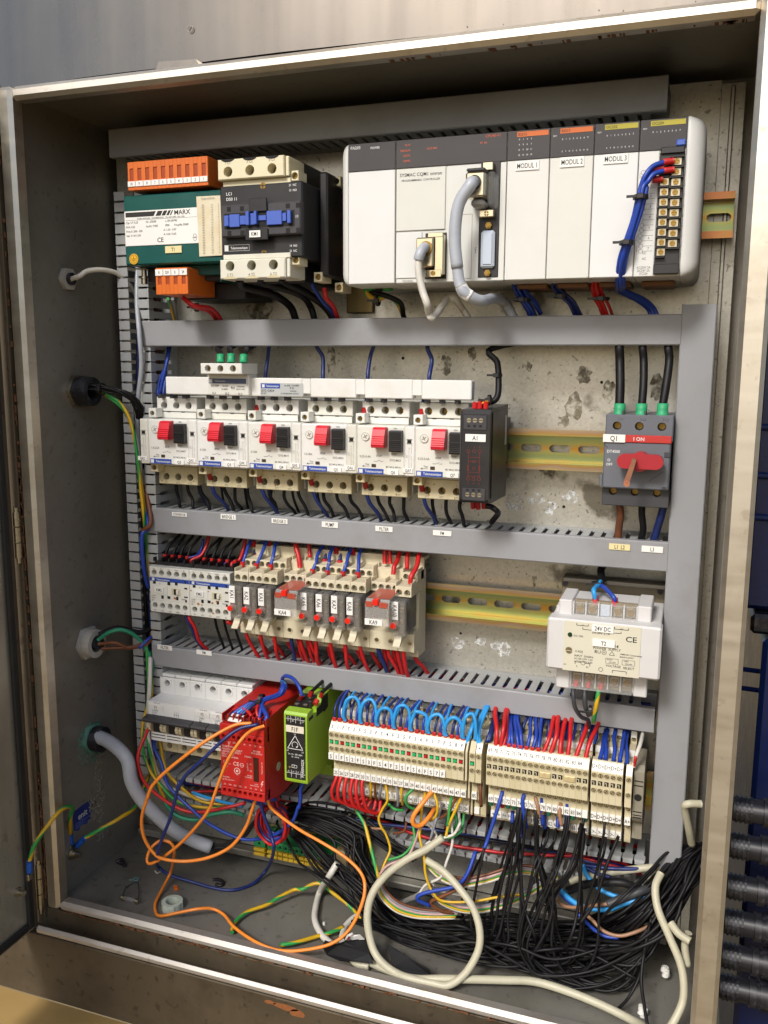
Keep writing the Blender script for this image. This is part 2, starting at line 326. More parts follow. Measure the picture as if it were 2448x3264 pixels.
def spline(pts, sub):
    P = [Vector(p) for p in pts]
    if len(P) < 3: return [P[0].lerp(P[-1], k / sub) for k in range(sub + 1)]
    out = []; Q = [P[0] * 2 - P[1]] + P + [P[-1] * 2 - P[-2]]
    for i in range(1, len(Q) - 2):
        a, b, c, d = Q[i - 1:i + 3]
        for k in range(sub):
            t = k / sub
            out.append(.5 * ((2 * b) + (c - a) * t + (2 * a - 5 * b + 4 * c - d) * t * t + (3 * b - a - 3 * c + d) * t ** 3))
    out.append(P[-1]); return out
_G = {}
def _gm(t):
    cu = bpy.data.curves.new('g', 'FONT'); cu.body = t; cu.resolution_u = 2; cu.offset = .012; cu.fill_mode = 'FRONT'
    o = bpy.data.objects.new('g', cu); me = bpy.data.meshes.new_from_object(o)
    vs = [(v.co.x, v.co.y) for v in me.vertices]; fs = [list(p.vertices) for p in me.polygons]
    bpy.data.objects.remove(o); bpy.data.curves.remove(cu); bpy.data.meshes.remove(me); return vs, fs
def glyph(c):
    if c not in _G:
        bar = max(x for x, _ in _gm('||')[0]) - max(x for x, _ in _gm('|')[0])
        ad = max(x for x, _ in _gm('|' + c + '|')[0]) - max(x for x, _ in _gm('|')[0]) - bar
        vs, fs = _gm(c) if c != ' ' else ([], []); _G[c] = (vs, fs, ad)
    return _G[c]

# ---------------------------------------------------------------- objects
ORDW = ['first', 'second', 'third', 'fourth', 'fifth', 'sixth', 'seventh', 'eighth', 'ninth', 'tenth', 'eleventh', 'twelfth', 'thirteenth', 'fourteenth', 'fifteenth', 'sixteenth', 'seventeenth', 'eighteenth', 'nineteenth', 'twentieth', 'twenty-first', 'twenty-second', 'twenty-third', 'twenty-fourth']
ORG = {}
def mesh(name, b, mats, org=(0, 0, 0)):
    me = bpy.data.meshes.new(name)
    me.from_pydata([((x - org[0]) * MM, (y - org[1]) * MM, (z - org[2]) * MM) for x, y, z in b.v], [], b.f)
    for m in (mats if isinstance(mats, (list, tuple)) else [mats]): me.materials.append(m)
    me.polygons.foreach_set('material_index', b.mi); me.polygons.foreach_set('use_smooth', b.sm); me.update()
    return me
def thing(name, label, cat, loc=(0, 0, 0), group=None, kind=None):
    o = bpy.data.objects.new(name, None); COL.objects.link(o); o.location = [c * MM for c in loc]; o.empty_display_size = .005
    o['label'] = label; o['category'] = cat; ORG[o.name] = tuple(loc)
    if group: o['group'] = group
    if kind: o['kind'] = kind
    return o
def part(name, b, mats, parent, label=None):
    """b in absolute mm (or in the parent's own frame for copies)"""
    org = ORG[parent.name]; o = bpy.data.objects.new(name, mesh(name, b, mats, org)); COL.objects.link(o); o.parent = parent; ORG[o.name] = org
    if label: o['label'] = label
    return o
def inst(name, me, parent, p, rz=0, ry=0):
    org = ORG[parent.name]; o = bpy.data.objects.new(name, me); COL.objects.link(o); o.parent = parent
    o.location = [(p[i] - org[i]) * MM for i in range(3)]
    if rz or ry: o.rotation_euler = (0, ry, rz)
    ORG[o.name] = tuple(p); return o
def solo(name, b, mats, label, cat, group=None, kind=None):
    n = len(b.v); org = tuple(sum(v[i] for v in b.v) / n for i in range(3))
    o = bpy.data.objects.new(name, mesh(name, b, mats, org)); COL.objects.link(o); o.location = [c * MM for c in org]; ORG[o.name] = org
    if cat: o['label'] = label; o['category'] = cat
    if group: o['group'] = group
    if kind: o['kind'] = kind
    return o
def dup(root, loc, label=None, group=None):
    r = root.copy(); COL.objects.link(r); r.location = [c * MM for c in loc]; ORG[r.name] = tuple(loc)
    if label: r['label'] = label
    if group: r['group'] = group
    def kids(a, b):
        for ch in list(a.children):
            c = ch.copy(); COL.objects.link(c); c.parent = b; d = [loc[i] - ORG[root.name][i] for i in range(3)]
            o = ORG.get(ch.name, ORG[root.name]); ORG[c.name] = tuple(o[i] + d[i] for i in range(3)); kids(ch, c)
    kids(root, r); return r
# shared screws, centred on the origin, head facing -y
def screw_b(r, kind):
    b = B(); n = 16; b.cyl((0, .5, 0), r, 2.0, n=n); g = r * .17
    if kind == 'slot': secs = [(0, 180, (0, g)), (180, 360, (0, -g))]
    else: secs = [(q * 90, q * 90 + 90, (g * (1, -1, -1, 1)[q], g * (1, 1, -1, -1)[q])) for q in range(4)]
    for a0, a1, (dx, dz) in secs:
        pl = [(dx, dz)] if kind != 'slot' else []
        for k in range(7):
            a = R(a0 + (a1 - a0) * k / 6); x, z = math.cos(a) * r * .97, math.sin(a) * r * .97
            if kind == 'slot': z = z if abs(z) > g else math.copysign(g, dz)
            else: x = x if abs(x) > g else math.copysign(g, dx); z = z if abs(z) > g else math.copysign(g, dz)
            pl.append((x, z))
        b.prism(pl, 0, .55, 'y')
    return b
SCREW = {(k, r): mesh('terminal_screw', screw_b(r, k), M_steelp if k == 'slot' else M_brass) for k in ('slot', 'cross') for r in (1.4, 1.9, 2.6, 3.4)}
SCREW_B = mesh('brass_screw', screw_b(1.7, 'slot'), M_brass)
def screws(parent, pts, kind='cross', r=1.9, me=None):
    for p in pts: inst('screw', me or SCREW[kind, r], parent, p, ry=random.uniform(0, 3.1))
def tag(parent, x0, x1, y, z0, z1, t, h=None, wx=.8, m=None, name='name_tag', rot=0, ink=None):
    """a printed adhesive tag, 0.8 mm thick, facing -y"""
    o = part(name, B().box(x0, x1, y - .8, y, z0, z1, .12), m or M_paper, parent)
    if t:
        h = h or (z1 - z0) * .62
        part('lettering', B().text(t, (x0 + x1) / 2, y - .86, (z0 + z1) / 2, h, wx, rot=rot), ink or M_ink, o)
    return o
def wire(pts, r, col, label, group=None, cat='wire', name=None, n=7, mats=None, sub=5, org=None):
    nm = name or {'yg': 'earth_wire'}.get(col, col + '_wire')
    b = B(); r *= random.uniform(.93, 1.06); kk = min(.45, r * .3); pts = [pts[0]] + jit(pts[1:-1], kk) + [pts[-1]] if len(pts) > 2 else pts
    if col == 'yg': b.tube(pts, r, max(n, 8), 0, 1, sub + 2); ms = [WM['green'], WM['yellow']]
    else: b.tube(pts, r, n, sub=sub); ms = mats or WM[col]
    return solo(nm, b, ms, label, cat, group)
def jit(pts, a): return [tuple(c + random.uniform(-a, a) for c in p) for p in pts]

# ================================================================ setting
def structure(name, b, m):
    o = solo(name, b, m, None, None); o['kind'] = 'structure'; return o
structure('ground', B().add([(-40000, -40000, -820), (40000, -40000, -820), (40000, 40000, -820), (-40000, 40000, -820)], [[0, 1, 2, 3]]), M_ground)
# stainless wall panel standing above the cabinet
pn = thing('steel_panel', 'brushed stainless panel with faint streaks above the top edge of the cabinet', 'panel', (250, 30, 752))
b = B(); xs = [-900, -600, -400, -300, -220, -160, -110, -70, -30, 10, 50, 90, 131, 180, 240, 320, 450, 600, 900, 1300]
def pz(x): return 757 - (x - 131) * .048 if x < 131 else 757 - (x - 131) * .0119
def py(x): return 18 + (((260 - x) / 260) ** 2 * 26 if x < 260 else 0)  # left end bent back, a shape added to darken its reflections
vv = []
for x in xs: vv += [(x, py(x), pz(x)), (x, py(x), pz(x) + 9), (x, py(x) + 3, 1500), (x, py(x) + 26, pz(x))]
b.add(vv, [[4 * i + q, 4 * i + 4 + q, 4 * i + 5 + q, 4 * i + 1 + q] for i in range(len(xs) - 1) for q in (0, 1)], 0, True); b.add(vv, [[4 * i + 3, 4 * i + 7, 4 * i + 4, 4 * i] for i in range(len(xs) - 1)])
part('sheet', b, M_steel_out, pn)
b = B(); b.box(-900, 1300, 176, 180, 600, 1500, 0); part('gap_blocker', b, M_steel_low, pn)  # added dark sheet behind the panel, keeps the sky out of the gap
b = B(); b.prism([(134, 748.4), (176, 748.2), (172, 754.5), (138, 756)], 8, 26, 'y'); part('bracket', b, M_steel_out, pn, 'small grey mounting lug with rust under the panel')
b = B()
for x, z in ((-30 + 1.5, 0),): pass
for k in range(14):
    x = random.uniform(330, 590); r = random.uniform(.25, .7); b.cyl((x, 17.4, 753.5 + random.uniform(-1, 4)), r, .9, n=7)
part('sealant_crumbs', b, mat('dark_sealant', '8a868c', .8), pn)['kind'] = 'stuff'
b = B(); b.ring((160, 20.4, 782), 2.6, 2.1, .6, n=18); part('drip_ring', b, M_steel_out, pn)

# blue machine beyond the right edge
mc = thing('blue_machine', 'dark blue painted machine housing behind the right edge of the cabinet', 'machine', (780, 150, 300))
b = B(); b.box(606, 1100, 150, 420, 315, 640, 4); part('upper_housing', b, M_bluepaint, mc)
b = B(); b.box(622, 1100, 130, 420, -200, 296, 4); part('lower_housing', b, M_bluepaint, mc)
b = B(); b.box(612, 1100, 138, 420, 297, 314, 3); part('ledge', b, mat('worn_dark_metal', '3a3a40', .35, .8, dirt=.5, dcol='a09890', dscale=40), mc)
for z in (430, 470, 395, 262, 245): 
    b = B(); b.tube([(607, 149, z), (800, 149, z - 4), (1100, 149, z)], 3 if z > 300 else 2.2, 8); part('raised_seam', b, M_bluepaint, mc)
for i, z in enumerate((177, 146, 111, 80, 50, 22)):
    hz = thing('hose_fitting', ['topmost', 'second from the top', 'third from the top', 'fourth from the top', 'fifth from the top', 'lowest'][i] + ' black ribbed hose fitting stacked beside the right cabinet edge', 'hose fitting', (640, 60, z), 'black hose fittings on the machine')
    b = B(); b.cyl((604, 60, z), 9.5, 22, 'x', 20); b.cyl((626.1, 60, z), 11.5, 5, 'x', 20); b.cyl((631.2, 60, z), 9.5, 56, 'x', 20); part('body', b, M_blk, hz)
    for k in range(6):
      b = B(); b.ring((606 + k * 3.4 + (24 if k > 3 else 0), 60, z), 10.4, 9, 1.6, 'x', 20)
      part('rib', b, M_blk, hz)
    b = B(); b.cyl((634, 60, z), 12, 8, 'x', 6); part('hex_nut', b, M_blk, hz)
    b = B(); b.tube([(686, 60, z), (760, 70, z - 4), (900, 110, z - 10)], 11, 14); part('hose', b, M_blk, hz)

# ================================================================ cabinet
cab = thing('electrical_cabinet', 'open stainless steel control cabinet with pale worn front lip', 'cabinet', (291, 80, -10))
XL, XR, ZF, ZC, YB = -10, 592, -8, 747, 168
b = B(); b.box(XL - 2, XL, 6, YB, ZF, ZC, 0); part('side_wall', b, M_steel_in, cab)
b = B(); b.box(XR, XR + 2, 6, YB, ZF, ZC, 0); part('side_wall', b, M_steel_in, cab)
b = B(); b.box(XL - 2, XR + 2, YB, YB + 2, ZF - 2, ZC + 2, 0); part('back_wall', b, M_steel_in, cab)
b = B(); b.box(XL - 2, XR + 2, 6, YB, ZC, ZC + 2, 0); part('roof', b, M_steel_in, cab)
b = B(); b.box(XL - 2, XR + 2, 6, YB, ZF - 2, ZF, 0); part('floor_sheet', b, M_floor, cab)
def lip(x0, x1, z0, z1, nm):
    b = B(); b.box(x0, x1, -4, 13, z0, z1, 3.2); part(nm, b, M_steel_lip, cab)
lip(-15, 0, -10, 748, 'front_lip'); lip(582, 600, -10, 748, 'front_lip')
b = B(); b.box(0.0, 582, -3.6, 12.6, 736.4, 747.6, 3.2); part('front_lip', b, M_steel_lip, cab)
b = B(); b.box(0.0, 582, -4, 10, -9.5, 0, 3.2); part('front_lip', b, M_steel_sill, cab)
# rusty grime in the corners of the lip
M_rust = mat('rust_grime', '6a4428', .9, var=.35, scale=400, dirt=.6, dcol='2e2218', dscale=200)
b = B()
for k in range(150):
    z = random.choice([random.uniform(20, 735), random.uniform(300, 480), random.uniform(0, 120)]); l = random.uniform(1, 7)
    b.box(-15.4 + random.uniform(-.6, .4), -13.4 + random.uniform(-.8, .8), -4.35, -3.4, z, z + l, .2)
for k in range(40):
    x = random.uniform(330, 582); l = random.uniform(.5, 4); b.box(x, x + l, 4, 6 + random.uniform(0, 6), 736.2, 736.6, .1)
for k in range(110):
    x = random.choice([random.uniform(2, 560), random.uniform(2, 160)]); l = random.uniform(1, 8); z = random.uniform(-9.8, -7.6); b.box(x, x + l, -4.4, -3.2, z, z + random.uniform(.4, 1.4), .1)
part('rust_crust', b, M_rust, cab)['kind'] = 'stuff'
# gutter round the opening, sill ridge and outer plate below it
b = B(); b.box(-34, 620, -2, 4, -34, -10.2, .5); b.box(-220, -34.1, -2, 4, -60, -26.5, .5); part('gutter_strip', b, M_steel_low, cab)
b = B(); b.box(-20, -15.5, -6, 4, -20, 752, .8); b.box(-34, -20.5, 0, 4, -20, 752, .5); part('gutter_strip', b, M_steel_low, cab)
b = B(); b.box(594.2, 598, 13.2, 172, -10, 750, .5); part('outer_side', b, M_steel_low, cab)
b = B(); b.box(-17, 640, -19, -13.5, -28, -20, 2.6); part('sill_ridge', b, M_steel_sill, cab)
b = B(); b.add([(-260, -2.2, -29), (640, -2.2, -29), (640, -14, -27), (-260, -14, -27)], [[0, 1, 2, 3]]); part('gutter_floor', b, M_steel_low, cab)
b = B(); b.box(-260, 640, -18.5, -14, -97, -28.2, .8); part('sill_plate', b, M_steel_low, cab)
b = B()
for x, z, rx, rz in ((250, -35, 14, 3), (262, -38, 9, 4), (236, -34, 6, 2)):
    b.prism([(x + rx * math.cos(a * .7) * random.uniform(.7, 1.1), z + rz * math.sin(a * .7) * random.uniform(.7, 1.1)) for a in range(9)], -18.62, -18.4, 'y')
part('rust_patch', b, mat('orange_rust', '84502a', .9, var=.3, scale=300), cab)
b = B(); b.box(-300, 640, -110, -14, -820, -98, 4); part('plinth', b, mat('ochre_plinth', 'a5864e', .8, var=.15, scale=20, dirt=.4, dcol='6e5a3a', dscale=9), cab)
# hinges
for z0, z1 in ((688, 735), (343, 386), (-8, 40)):
    h = part('hinge', B().cyl((-18.2, -7.5, z0), 3.4, (z1 - z0) * .32, 'z', 14), M_steelp, cab); H = z1 - z0
    b = B(); b.cyl((-18.2, -7.5, z0 + H * .34), 3.4, H * .32, 'z', 14); b.cyl((-18.2, -7.5, z0 + H * .68), 3.4, H * .3, 'z', 14); part('knuckle', b, M_steelp, h)
    b = B(); b.cyl((-18.2, -7.5, z1 - 1), 2.4, 4.5, 'z', 12); b.cyl((-18.2, -7.5, z0 - 5), 2.4, 5, 'z', 12); part('hinge_pin', b, M_steelp, h)
# door, opened square to the front
dr = part('door', B().box(-23.5, -21.5, -590, -16, -26, 756, .6), M_door, cab)
b = B(); b.box(-30, -21.6, -16, -12, -26, 756, .8); b.box(-30, -21.6, -590, -586, -26, 756, .8); b.box(-30, -21.6, -586, -16, -26, -22, .8); b.box(-30, -21.6, -586, -16, 752, 756, .8); part('return_edge', b, M_door, dr)
b = B(); b.box(-21.4, -17.5, -24.5, -16.5, -22, 750, 1.5); b.box(-21.4, -17.5, -582, -24.6, -22, -14, 1.5); b.box(-21.4, -17.5, -582, -24.6, 742, 750, 1.5); part('gasket', b, M_gasket, dr)
b = B(); b.box(-22, -18.6, -15.8, -11.5, -24, 754, .8); part('hinge_leaf', b, M_steel_low, dr)
b = B(); b.cyl((-21.4, -33, 24), 4.6, 3, 'x', 6); b.cyl((-18.4, -33, 24), 2.6, 5, 'x', 12); part('earth_stud', b, M_steelp, dr)
b = B(); b.cyl((-10, 32, 30), 5.2, 3, 'x', 6); b.cyl((-7, 32, 30), 3, 7, 'x', 12); b.ring((-9.6, 32, 30), 7, 4, 1, 'x'); part('earth_stud', b, M_steelp, cab)
# torn blue sticker and glue residue on the left wall
sk = thing('wall_sticker', 'torn dark blue sticker remnant on the left inner wall', 'sticker', (-9.8, 50, 62))
pl = [(36, 52), (35, 72), (50, 73), (62, 72.5), (64, 68), (61, 64), (66, 60), (62, 56), (64, 53), (55, 50), (47, 53), (43, 49)]
part('sticker_film', B().prism(pl, -9.95, -9.75, 'x'), mat('blue_sticker_film', '1c2a74', .5, var=.2, scale=150), sk)
Mx = Matrix(((0, 0, 0, -9.7), (1, 0, 0, 50), (0, 0, 1, 63.5), (0, 0, 0, 1)))
part('lettering', B().text('enit', 0, 0, 0, 6.5, 1, M=Mx), M_wink, sk)
b = B()
for k in range(5): b.box(-9.74, -9.7, 38, 38 + random.uniform(12, 24), 52 + k * 1.5, 52.5 + k * 1.5, 0)
part('small_print', b, mat('pale_blue_ink', '6a7ab8', .6), sk)
b = B()
for k in range(260):
    y = random.gauss(78, 4) if k < 150 else random.gauss(66, 3); z = random.uniform(20, 120) if k < 150 else random.uniform(48, 74); r = random.uniform(.3, 1.3)
    b.cyl((-9.99, y, z), r, .25, 'x', 6)
o = solo('glue_residue', b, mat('dried_glue', 'a09a88', .9, var=.2), 'dried pale glue and salt specks on the left wall by the sticker', 'residue', kind='stuff')

# mounting plate with its folded right edge
mp = thing('mounting_plate', 'spotted galvanised mounting plate at the back of the cabinet', 'mounting plate', (280, 160, 370))
b = B(); b.box(-4, 562, 145, 147, 6, 741, 0); part('sheet', b, M_galv, mp)
b = B(); b.box(562.1, 580, 144.2, 146.2, 6, 738, .3); b.box(569, 572.5, 141.6, 144.1, 6, 736, .8); part('folded_edge', b, M_galv, mp)
for (x, z, r) in ((430, 540, 1.6), (452, 395, 1.4), (300, 525, 1.5), (405, 345, 1.3), (360, 268, 1.2), (480, 505, 1.3)):
    b = B(); b.cyl((x, 144.7, z), r, .28, n=12); part('old_hole', b, M_hole, mp)
def blob(x, z, rx, rz, m, nm, th=.06):
    b = B(); n = 18; b.prism([(x + rx * random.uniform(.72, 1.2) * math.cos(6.283 * k / n), z + rz * random.uniform(.72, 1.2) * math.sin(6.283 * k / n)) for k in range(n)], 144.92 - th, 144.95, 'y'); part(nm, b, m, mp)
def stain_mat(name, col, lo, hi, sc):
    m = bpy.data.materials.new(name); m.use_nodes = True; n = m.node_tree; bs = n.nodes['Principled BSDF']; bs.inputs['Base Color'].default_value = (*lin(col), 1); bs.inputs['Roughness'].default_value = .6
    tc = n.nodes.new('ShaderNodeTexCoord'); q = n.nodes.new('ShaderNodeTexNoise'); q.inputs['Scale'].default_value = sc; q.inputs['Detail'].default_value = 6; n.links.new(tc.outputs['Object'], q.inputs['Vector'])
    r = n.nodes.new('ShaderNodeMapRange'); r.inputs[1].default_value = lo; r.inputs[2].default_value = hi; n.links.new(q.outputs['Fac'], r.inputs[0]); n.links.new(r.outputs[0], bs.inputs['Alpha']); return m
M_grease = stain_mat('grease_stain', '857b62', .38, .9, 160); M_bloom = stain_mat('zinc_bloom', 'd2d3d0', .45, .62, 300)
for p, rx, rz in (((414.6,145,517.5), 5, 5.5), ((465,145,510.9), 6.5, 8), ((486.2,145,496.3), 6, 10), ((525.9,145,500.8), 6, 12), ((457.2,145,483.9), 7, 13), ((448.7,145,470.6), 5, 6), ((436.2,145,424), 7, 7), ((340.5,145,519.2), 6, 9), ((365.1,145,529.5), 4, 6), ((428.1,145,326.7), 2, 7), ((392.1,145,305.9), 3, 4), ((227.9,145,523), 5, 14), ((152.7,145,569.2), 14, 12)): blob(p[0], p[2], rx, rz, M_grease, 'grease_stain')
for p, rx, rz in (((426.6,145,400.5), 9, 5), ((440.4,145,392.9), 7, 6), ((458.4,145,404.3), 8, 6), ((406.8,145,397.3), 8, 10), ((357.6,145,258.4), 8, 6), ((400,145,257.6), 10, 8), ((380,145,262.1), 6, 4)): blob(p[0], p[2], rx, rz, M_bloom, 'zinc_bloom')
b = B(); b.box(-4, 562, 133, 144.9, -2, 5.6, 1); part('bottom_fold', b, M_floor, mp)

# ================================================================ slotted wiring ducts
FIN = {}
def finger_mesh(axis, sg, fl):
    """one comb finger 62 mm deep, tip towards -y, with a retaining lip at the tip turned inwards (sg, fl mm long)"""
    key = (axis, sg, fl)
    if key not in FIN:
        pl = [(-3.2, 37.4), (3.2, 37.4), (3.2, 9), (4.55, 7), (4.55, .6), (4.1, 0), (-4.1, 0), (-4.55, .6), (-4.55, 7), (-3.2, 9)]
        bb = B()
        if axis == 'x': bb.prism(pl, -.8, .8, 'z'); bb.box(-4.05, 4.05, -.1, 1.6, *sorted((sg * .7, sg * fl)), .2)
        else: bb.prism([(y, z) for z, y in pl], -.8, .8, 'x'); bb.box(*sorted((sg * .7, sg * fl)), -.1, 1.6, -4.05, 4.05, .2)
        FIN[key] = mesh('finger', bb, M_duct_in)
    return FIN[key]
def duct(label, a0, a1, b0, b1, axis, walls, cover=True, cl=None, base_y=139, tip=96.8, off=0, fl=4, w0=None):
    """axis x: runs a0..a1 in x, walls at z=b0 and b1; axis z: runs in z, walls at x=b0, b1; walls: which get separate fingers"""
    t = thing('wiring_duct', label, 'wiring duct', ((a0 + a1) / 2, 130, (b0 + b1) / 2) if axis == 'x' else ((b0 + b1) / 2, 130, (a0 + a1) / 2), 'grey slotted wiring ducts')
    bb = B()
    if axis == 'x': bb.box(a0, a1, base_y, 144.9, b0 - .8, b1 + .8, .3); bb.box(w0 or a0, a1, 134.3, base_y - .1, b0 - .8, b0 + .8, 0); bb.box(w0 or a0, a1, 134.3, base_y - .1, b1 - .8, b1 + .8, 0)
    else: bb.box(b0 - .8, b1 + .8, base_y, 144.9, a0, a1, .3); bb.box(b0 - .8, b0 + .8, 134.3, base_y - .1, a0, a1, 0); bb.box(b1 - .8, b1 + .8, 134.3, base_y - .1, a0, a1, 0)
    part('base', bb, M_duct_in, t)
    for wl in (b0, b1):
        if wl in walls:
            f0 = w0 or a0; n = int((a1 - f0 - 2) / 9.95)
            for k in range(n):
                a = f0 + off + 5.5 + k * 9.95
                inst('finger', finger_mesh(axis, 1 if wl == b0 else -1, fl), t, (a, tip, wl) if axis == 'x' else (wl, tip, a))
        else:
            bb = B()
            if axis == 'x': bb.box(a0, a1, tip, 134.2, wl - .8, wl + .8, 0)
            else: bb.box(wl - .8, wl + .8, tip, 134.2, a0, a1, 0)
            part('plain_wall', bb, M_duct_in, t)
    if cover:
        bb = B()
        if axis == 'x':
            bb.prism([(94.6, b0 - 1), (95.4, b0 - 1.9), (101, b0 - 1.9), (101, b0 - 1), (96, b0 - 1), (96, b1 + 1), (101, b1 + 1), (101, b1 + 1.9), (95.4, b1 + 1.9), (94.6, b1 + 1)], a0, a1, 'x')
        else:
            bb.prism([(b0 - 1, 94.6), (b0 - 1.9, 95.4), (b0 - 1.9, 101), (b0 - 1, 101), (b0 - 1, 96), (b1 + 1, 96), (b1 + 1, 101), (b1 + 1.9, 101), (b1 + 1.9, 95.4), (b1 + 1, 94.6)], a0, a1, 'z')
        part('cover', bb, M_duct, t)
    return t
dA = duct('dim grey duct along the top above the controller', 25, 524, 711, 732.5, 'x', (711,))
dB = duct('grey covered duct below the controller and contactor row', 52.5, 543.4, 537, 557, 'x', (537,), w0=62)
dC = duct('grey duct tagged CONVEYOR to L3 below the motor breakers', 56.3, 543.4, 356, 376.5, 'x', (376.5,), w0=62)
dD = duct('grey duct below the relay row, blue and red wires showing in its slots', 50.6, 540.6, 217, 234.5, 'x', (234.5,), w0=62)
dE = duct('tall grey vertical duct along the right side', 95.5, 566, 545, 567, 'z', (545,))
dL = duct('open vertical duct at the left with bare finger tips and cables inside', 92, 686, 27, 59.6, 'z', (27, 59.6), cover=False, fl=11)
dF = duct('open horizontal duct under the terminal blocks with loose fingers', 62, 545, 70, 97, 'x', (70, 97), cover=False)
def ctag(t, pts, s, m=None):
    (x0, _, z1), (x1, _, z0) = pts
    tag(t, x0, x1, 94.55, z0, z1, s, m=m, wx=.72, name='duct_tag')
ctag(dC, ((80,94,375.6),(96.8,94,371.6)), 'CONVEYOR'); ctag(dC, ((134,94,377.1),(150.6,94,372.1)), 'BRIDGE 1'); ctag(dC, ((188.2,94,376.4),(204.9,94,371.6)), 'BRIDGE 2')
ctag(dC, ((239.5,94,376.6),(255.8,94,371.2)), 'PUMP'); ctag(dC, ((292,94,375.8),(308.4,94,371)), 'FILTER'); ctag(dC, ((346,94,375.6),(362.8,94,371)), 'FM')
ctag(dC, ((497.1,94,374.7),(514,94,369.6)), 'L1  L2', M_cream); ctag(dC, ((523,94,374.7),(539.7,94,369.6)), 'L3')
ctag(dD, ((57.5,94,238.4),(74.7,94,233.5)), 'FILTER'); ctag(dD, ((102.9,94,238.2),(120.1,94,233.5)), 'FM')

# ================================================================ DIN rails
def rail(x0, x1, zc, label, slots, m=None):
    m = m or M_rail
    t = thing('din_rail', label, 'mounting rail', ((x0 + x1) / 2, 150, zc), 'yellow chromated mounting rails')
    h = 17.5
    # top-hat profile: flanges at y=143, web recessed to y=149
    for s_ in (-1, 1):
        pl = [(122, zc + s_ * h), (123.2, zc + s_ * h), (123.2, zc + s_ * 13.5), (135.2, zc + s_ * 13.5), (135.2, zc + s_ * 12), (122, zc + s_ * 12)]
        part('flange', B().prism(pl, x0, x1, 'x'), m, t)
    b = B(); xs = []
    # web with oblong holes every 25 mm
    n = int((x1 - x0) / 25); e = x0
    for k in range(n):
        c = slots + k * 25
        if c - 10 < x0 or c + 10 > x1 + 1: continue
        b.box(e, c - 9.5, 135.2, 136.4, zc - 11.9, zc + 11.9, 0)
        an = sorted(set([round(2 * math.pi * q / 28, 5) for q in range(28)] + [round(math.atan2(sz * 11.9, sx * 9.5) % (2 * math.pi), 5) for sx in (-1, 1) for sz in (-1, 1)]))
        ol = []; rc = []
        for q in an:
            dx, dz = math.cos(q), math.sin(q); kk = 3.3 / abs(dz) if abs(dz) > 1e-6 else 1e9
            if abs(dx) * kk > 6: kk = 6 * abs(dx) + math.sqrt(36 * dx * dx - 36 + 10.89)
            ol.append((c + dx * kk, zc + dz * kk)); k2 = min(9.5 / abs(dx) if abs(dx) > 1e-6 else 1e9, 11.9 / abs(dz) if abs(dz) > 1e-6 else 1e9); rc.append((c + dx * k2, zc + dz * k2))
        m = len(ol)
        b.add([(x, 135.2, z) for x, z in ol] + [(x, 135.2, z) for x, z in rc] + [(x, 136.4, z) for x, z in ol], [[i, (i + 1) % m, m + (i + 1) % m, m + i] for i in range(m)] + [[i, (i + 1) % m, 2 * m + (i + 1) % m, 2 * m + i] for i in range(m)])
        e = c + 9.5
    b.box(e, x1, 135.2, 136.4, zc - 11.9, zc + 11.9, 0)
    part('web', b, M_rail, t); return t
rail(75, 577, 635.5, 'chromated rail end poking out right of the controller', 566 - 475, M_rail_o)
rail(60, 540, 447.4, 'chromated slotted rail behind the motor breakers and red switch', 423 - 350)
rail(56, 482, 303, 'chromated rail with oblong holes behind the small relays', 352.6 - 275)
rail(56, 541.5, 149, 'chromated rail behind the terminal blocks', 76)

# ================================================================ top row: transformer, big contactor, controller
t = thing('control_transformer', 'dark green control transformer with a white rating plate and orange terminals', 'transformer', (122, 100, 604))
b = B(); b.box(72.8, 171, 45.2, 120, 604.5, 663.5, 1.2); part('enamel_cover', b, M_green, t)
b = B(); b.box(78, 168, 70, 142, 592, 604.3, 1); b.box(78, 168, 70, 142, 663.7, 672, 1); part('core', b, M_char, t)
b = B(); b.box(95, 170, 60, 66, 596, 604.3, .4); b.box(98, 99.5, 62, 90, 590, 596, .2); b.box(158, 159.5, 62, 90, 590, 596, .2); part('green_bracket', b, M_green, t)
b = B(); b.box(100, 168, 90, 142.5, 577, 591.5, 1); part('coil', b, M_black, t)
def orange_block(x0, n, pitch, z0, z1, y0, y1, up, lab, nums):
    tb = part('terminal_block', B().box(x0, x0 + n * pitch, y0 + 1, y1, z0, z1, .6), M_orange, t)
    zs0, zs1 = (z0 + 8, z1 - 5.4) if up else (z0 + 8.5, z1 - 7.5)
    b = B(); e = x0 + .1
    for k in range(n):
        c = x0 + (k + .5) * pitch; b.box(e, c - 1.9, y0, y0 + 1.2, z0 + .1, z1 - .1, .2); e = c + 1.9
        b.box(c - 1.9, c + 1.9, y0, y0 + 1.2, z0 + .1, zs0, .1); b.box(c - 1.9, c + 1.9, y0, y0 + 1.2, zs1, z1 - .1, .1)
    b.box(e, x0 + n * pitch - .1, y0, y0 + 1.2, z0 + .1, z1 - .1, .2); part('front_plate', b, M_orange, tb)
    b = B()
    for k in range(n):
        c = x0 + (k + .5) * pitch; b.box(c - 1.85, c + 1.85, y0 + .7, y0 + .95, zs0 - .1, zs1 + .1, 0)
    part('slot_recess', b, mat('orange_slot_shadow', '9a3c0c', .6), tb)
    zt = (z0 + 3.0, z0 + 7.4) if up else (z1 - 6.6, z1 - 1.2)
    for k in range(n): tag(t, x0 + k * pitch + .25, x0 + (k + 1) * pitch - .25, y0 - .02, zt[0], zt[1], nums[k], 2.4, .7, name='number_tag')
orange_block(81, 10, 7.93, 667, 690.5, 42, 88, True, '', ['10', '9', '8', '7', '6', '5', '4', '3', '2', '1'])
orange_block(105.5, 4, 8.05, 578.5, 601, 42, 88, False, '', ['0', '230', '0', '24'])
